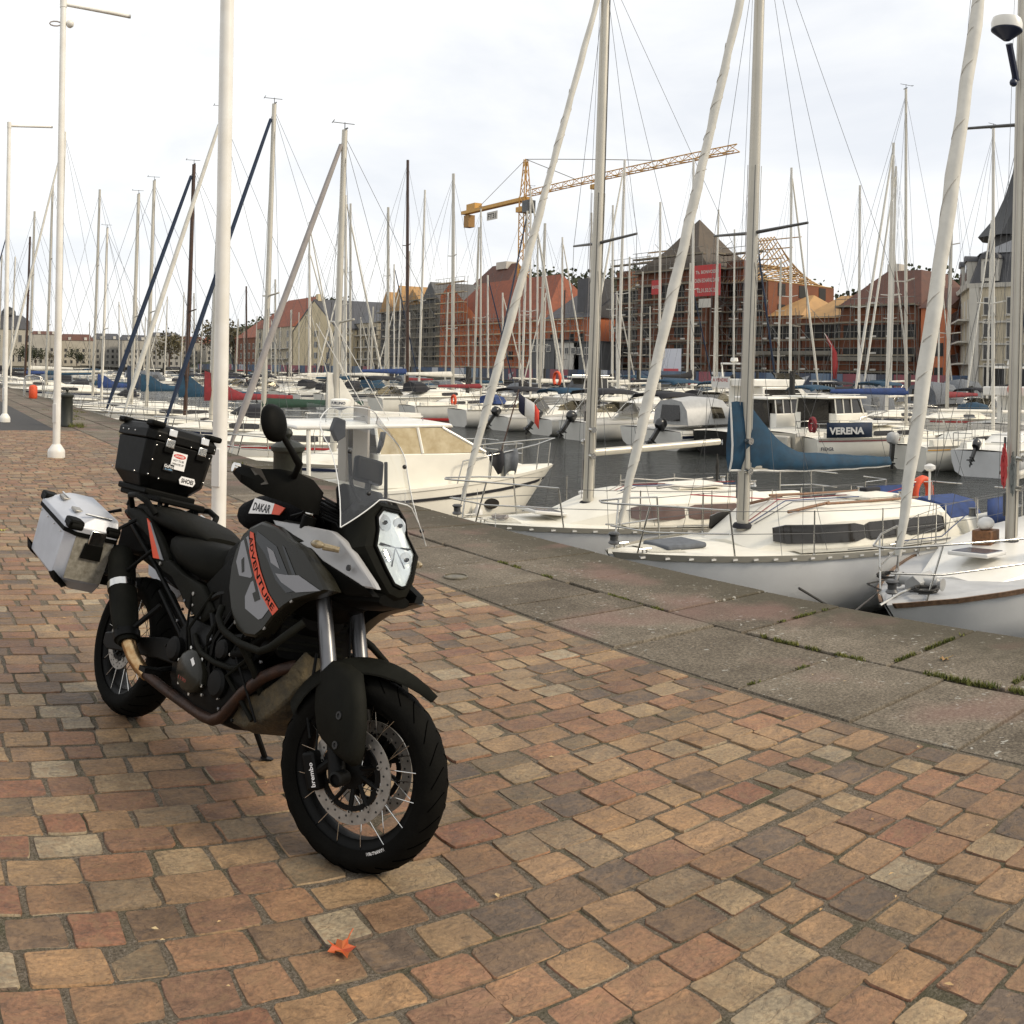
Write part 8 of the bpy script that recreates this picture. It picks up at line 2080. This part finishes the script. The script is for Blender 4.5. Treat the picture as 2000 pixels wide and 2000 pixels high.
# --- wooded hill behind the town
F_tree = mat('hill_foliage', (.020, .030, .012), .9, col2=(.05, .052, .020), vscale=.12)
F_tree2 = mat('autumn_foliage', (.11, .085, .04), .9, col2=(.06, .058, .025), vscale=.6)
b = MB(); rows = []
rh = random.Random(3)
def ridge(y): return 30 + 7 * math.sin(y * .021 + 1.4) + 4 * math.sin(y * .057) + 2 * math.sin(y * .13)
for xx, k in ((150, 0), (180, .35), (215, .8), (250, 1.0), (320, .9), (520, .5)):
    rows.append([(xx, yy_, -.4 + ridge(yy_) * k * (.85 if xx > 260 else 1)) for yy_ in range(20, 700, 20)])
b.grid(rows); b.build('hill', F_tree, smooth=60, **ST, label='wooded hill rising behind the town')
w = MB()
for _ in range(13000):
    yy_ = rh.uniform(30, 640); xx = rh.uniform(200, 262); k = min(1, max(0, (xx - 150) / 90)); z = ridge(yy_) * k
    s_ = rh.uniform(.45, 1.25); hgt = rh.uniform(1, 4.5) * (1 + .6 * math.sin(yy_ * .31) * math.sin(yy_ * .07))
    n_ = Vector((rh.gauss(-.6, .5), rh.gauss(-.3, .6), rh.gauss(.4, .5))).normalized(); u = n_.cross(Vector((0, 0, 1))); u = u.normalized() if u.length > .1 else Vector((1, 0, 0)); v_ = n_.cross(u)
    c = Vector((xx + rh.gauss(0, 2), yy_ + rh.gauss(0, 1.5), z + hgt)); w.add([tuple(c + u * (s_ * math.cos(a_) * rh.uniform(.5, 1)) + v_ * (s_ * math.sin(a_) * rh.uniform(.5, 1))) for a_ in (0, 1.25, 2.5, 3.77, 5.0)], [(0, 1, 2, 3, 4)])
w.build('wood', F_tree, smooth=0, kind='stuff', label='far-off wood covering the ridge')
def tree(x, y, hgt, rad, label, m_, n=900, group='trees on the far waterfront'):
    o = empty('tree', (x, y, -.3), rh.random() * 6, label, 'tree', group)
    b = MB(); b.tube([(0, 0, 0), (.05 * hgt * .2, 0, hgt * .35), (0, .1, hgt * .6)], [hgt * .028, hgt * .02, hgt * .01], 7)
    for k in range(5):
        a = k * 1.3; b.tube([(0, 0, hgt * (.3 + .06 * k)), (rad * .6 * math.cos(a), rad * .6 * math.sin(a), hgt * (.55 + .07 * k))], [hgt * .012, hgt * .004], 5)
    b.build('trunk', G_woodm, o)
    b = MB(); lobes = [(rh.gauss(0, .38) * rad, rh.gauss(0, .38) * rad, hgt * rh.uniform(.5, .85), rad * rh.uniform(.35, .6)) for _ in range(9)]
    for _ in range(n):
        lx, ly, lz, lr_ = rh.choice(lobes); d = Vector((rh.gauss(0, 1), rh.gauss(0, 1), rh.gauss(0, 1))).normalized() * (lr_ * rh.uniform(.3, 1.25)); s_ = rad * rh.uniform(.035, .075)
        c = Vector((lx, ly, lz)) + d; n_ = Vector((rh.gauss(0, 1), rh.gauss(0, 1), rh.gauss(0, 1))).normalized(); u = n_.orthogonal().normalized(); v_ = n_.cross(u)
        b.add([tuple(c + u * s_ * math.cos(a_) + v_ * s_ * math.sin(a_)) for a_ in (0, 1.57, 3.14, 4.71)], [(0, 1, 2, 3)])
    b.build('crown', m_, o, smooth=0)
for px, Y, hh, rr, m_, lb in ((48, 430, 9, 5, F_tree, 'rounded dark tree in front of the casino'), (70, 450, 8, 5, F_tree, 'dark bushy tree between casino and houses'), (96, 470, 7, 3.5, F_tree2, 'small rust-coloured tree on the distant waterfront'), (150, 500, 8, 5, F_tree, 'broad dark tree before the brown-roofed stone house'), (330, 420, 15, 8, F_tree2, 'tall thinning tree among the masts'), (425, 330, 17, 8, F_tree2, 'bare-topped autumn tree by the red-roofed house'), (455, 320, 15, 7, F_tree2, 'loose autumn tree left of the brick house')):
    tree(xat(px, Y), Y, hh, rr, lb, m_)
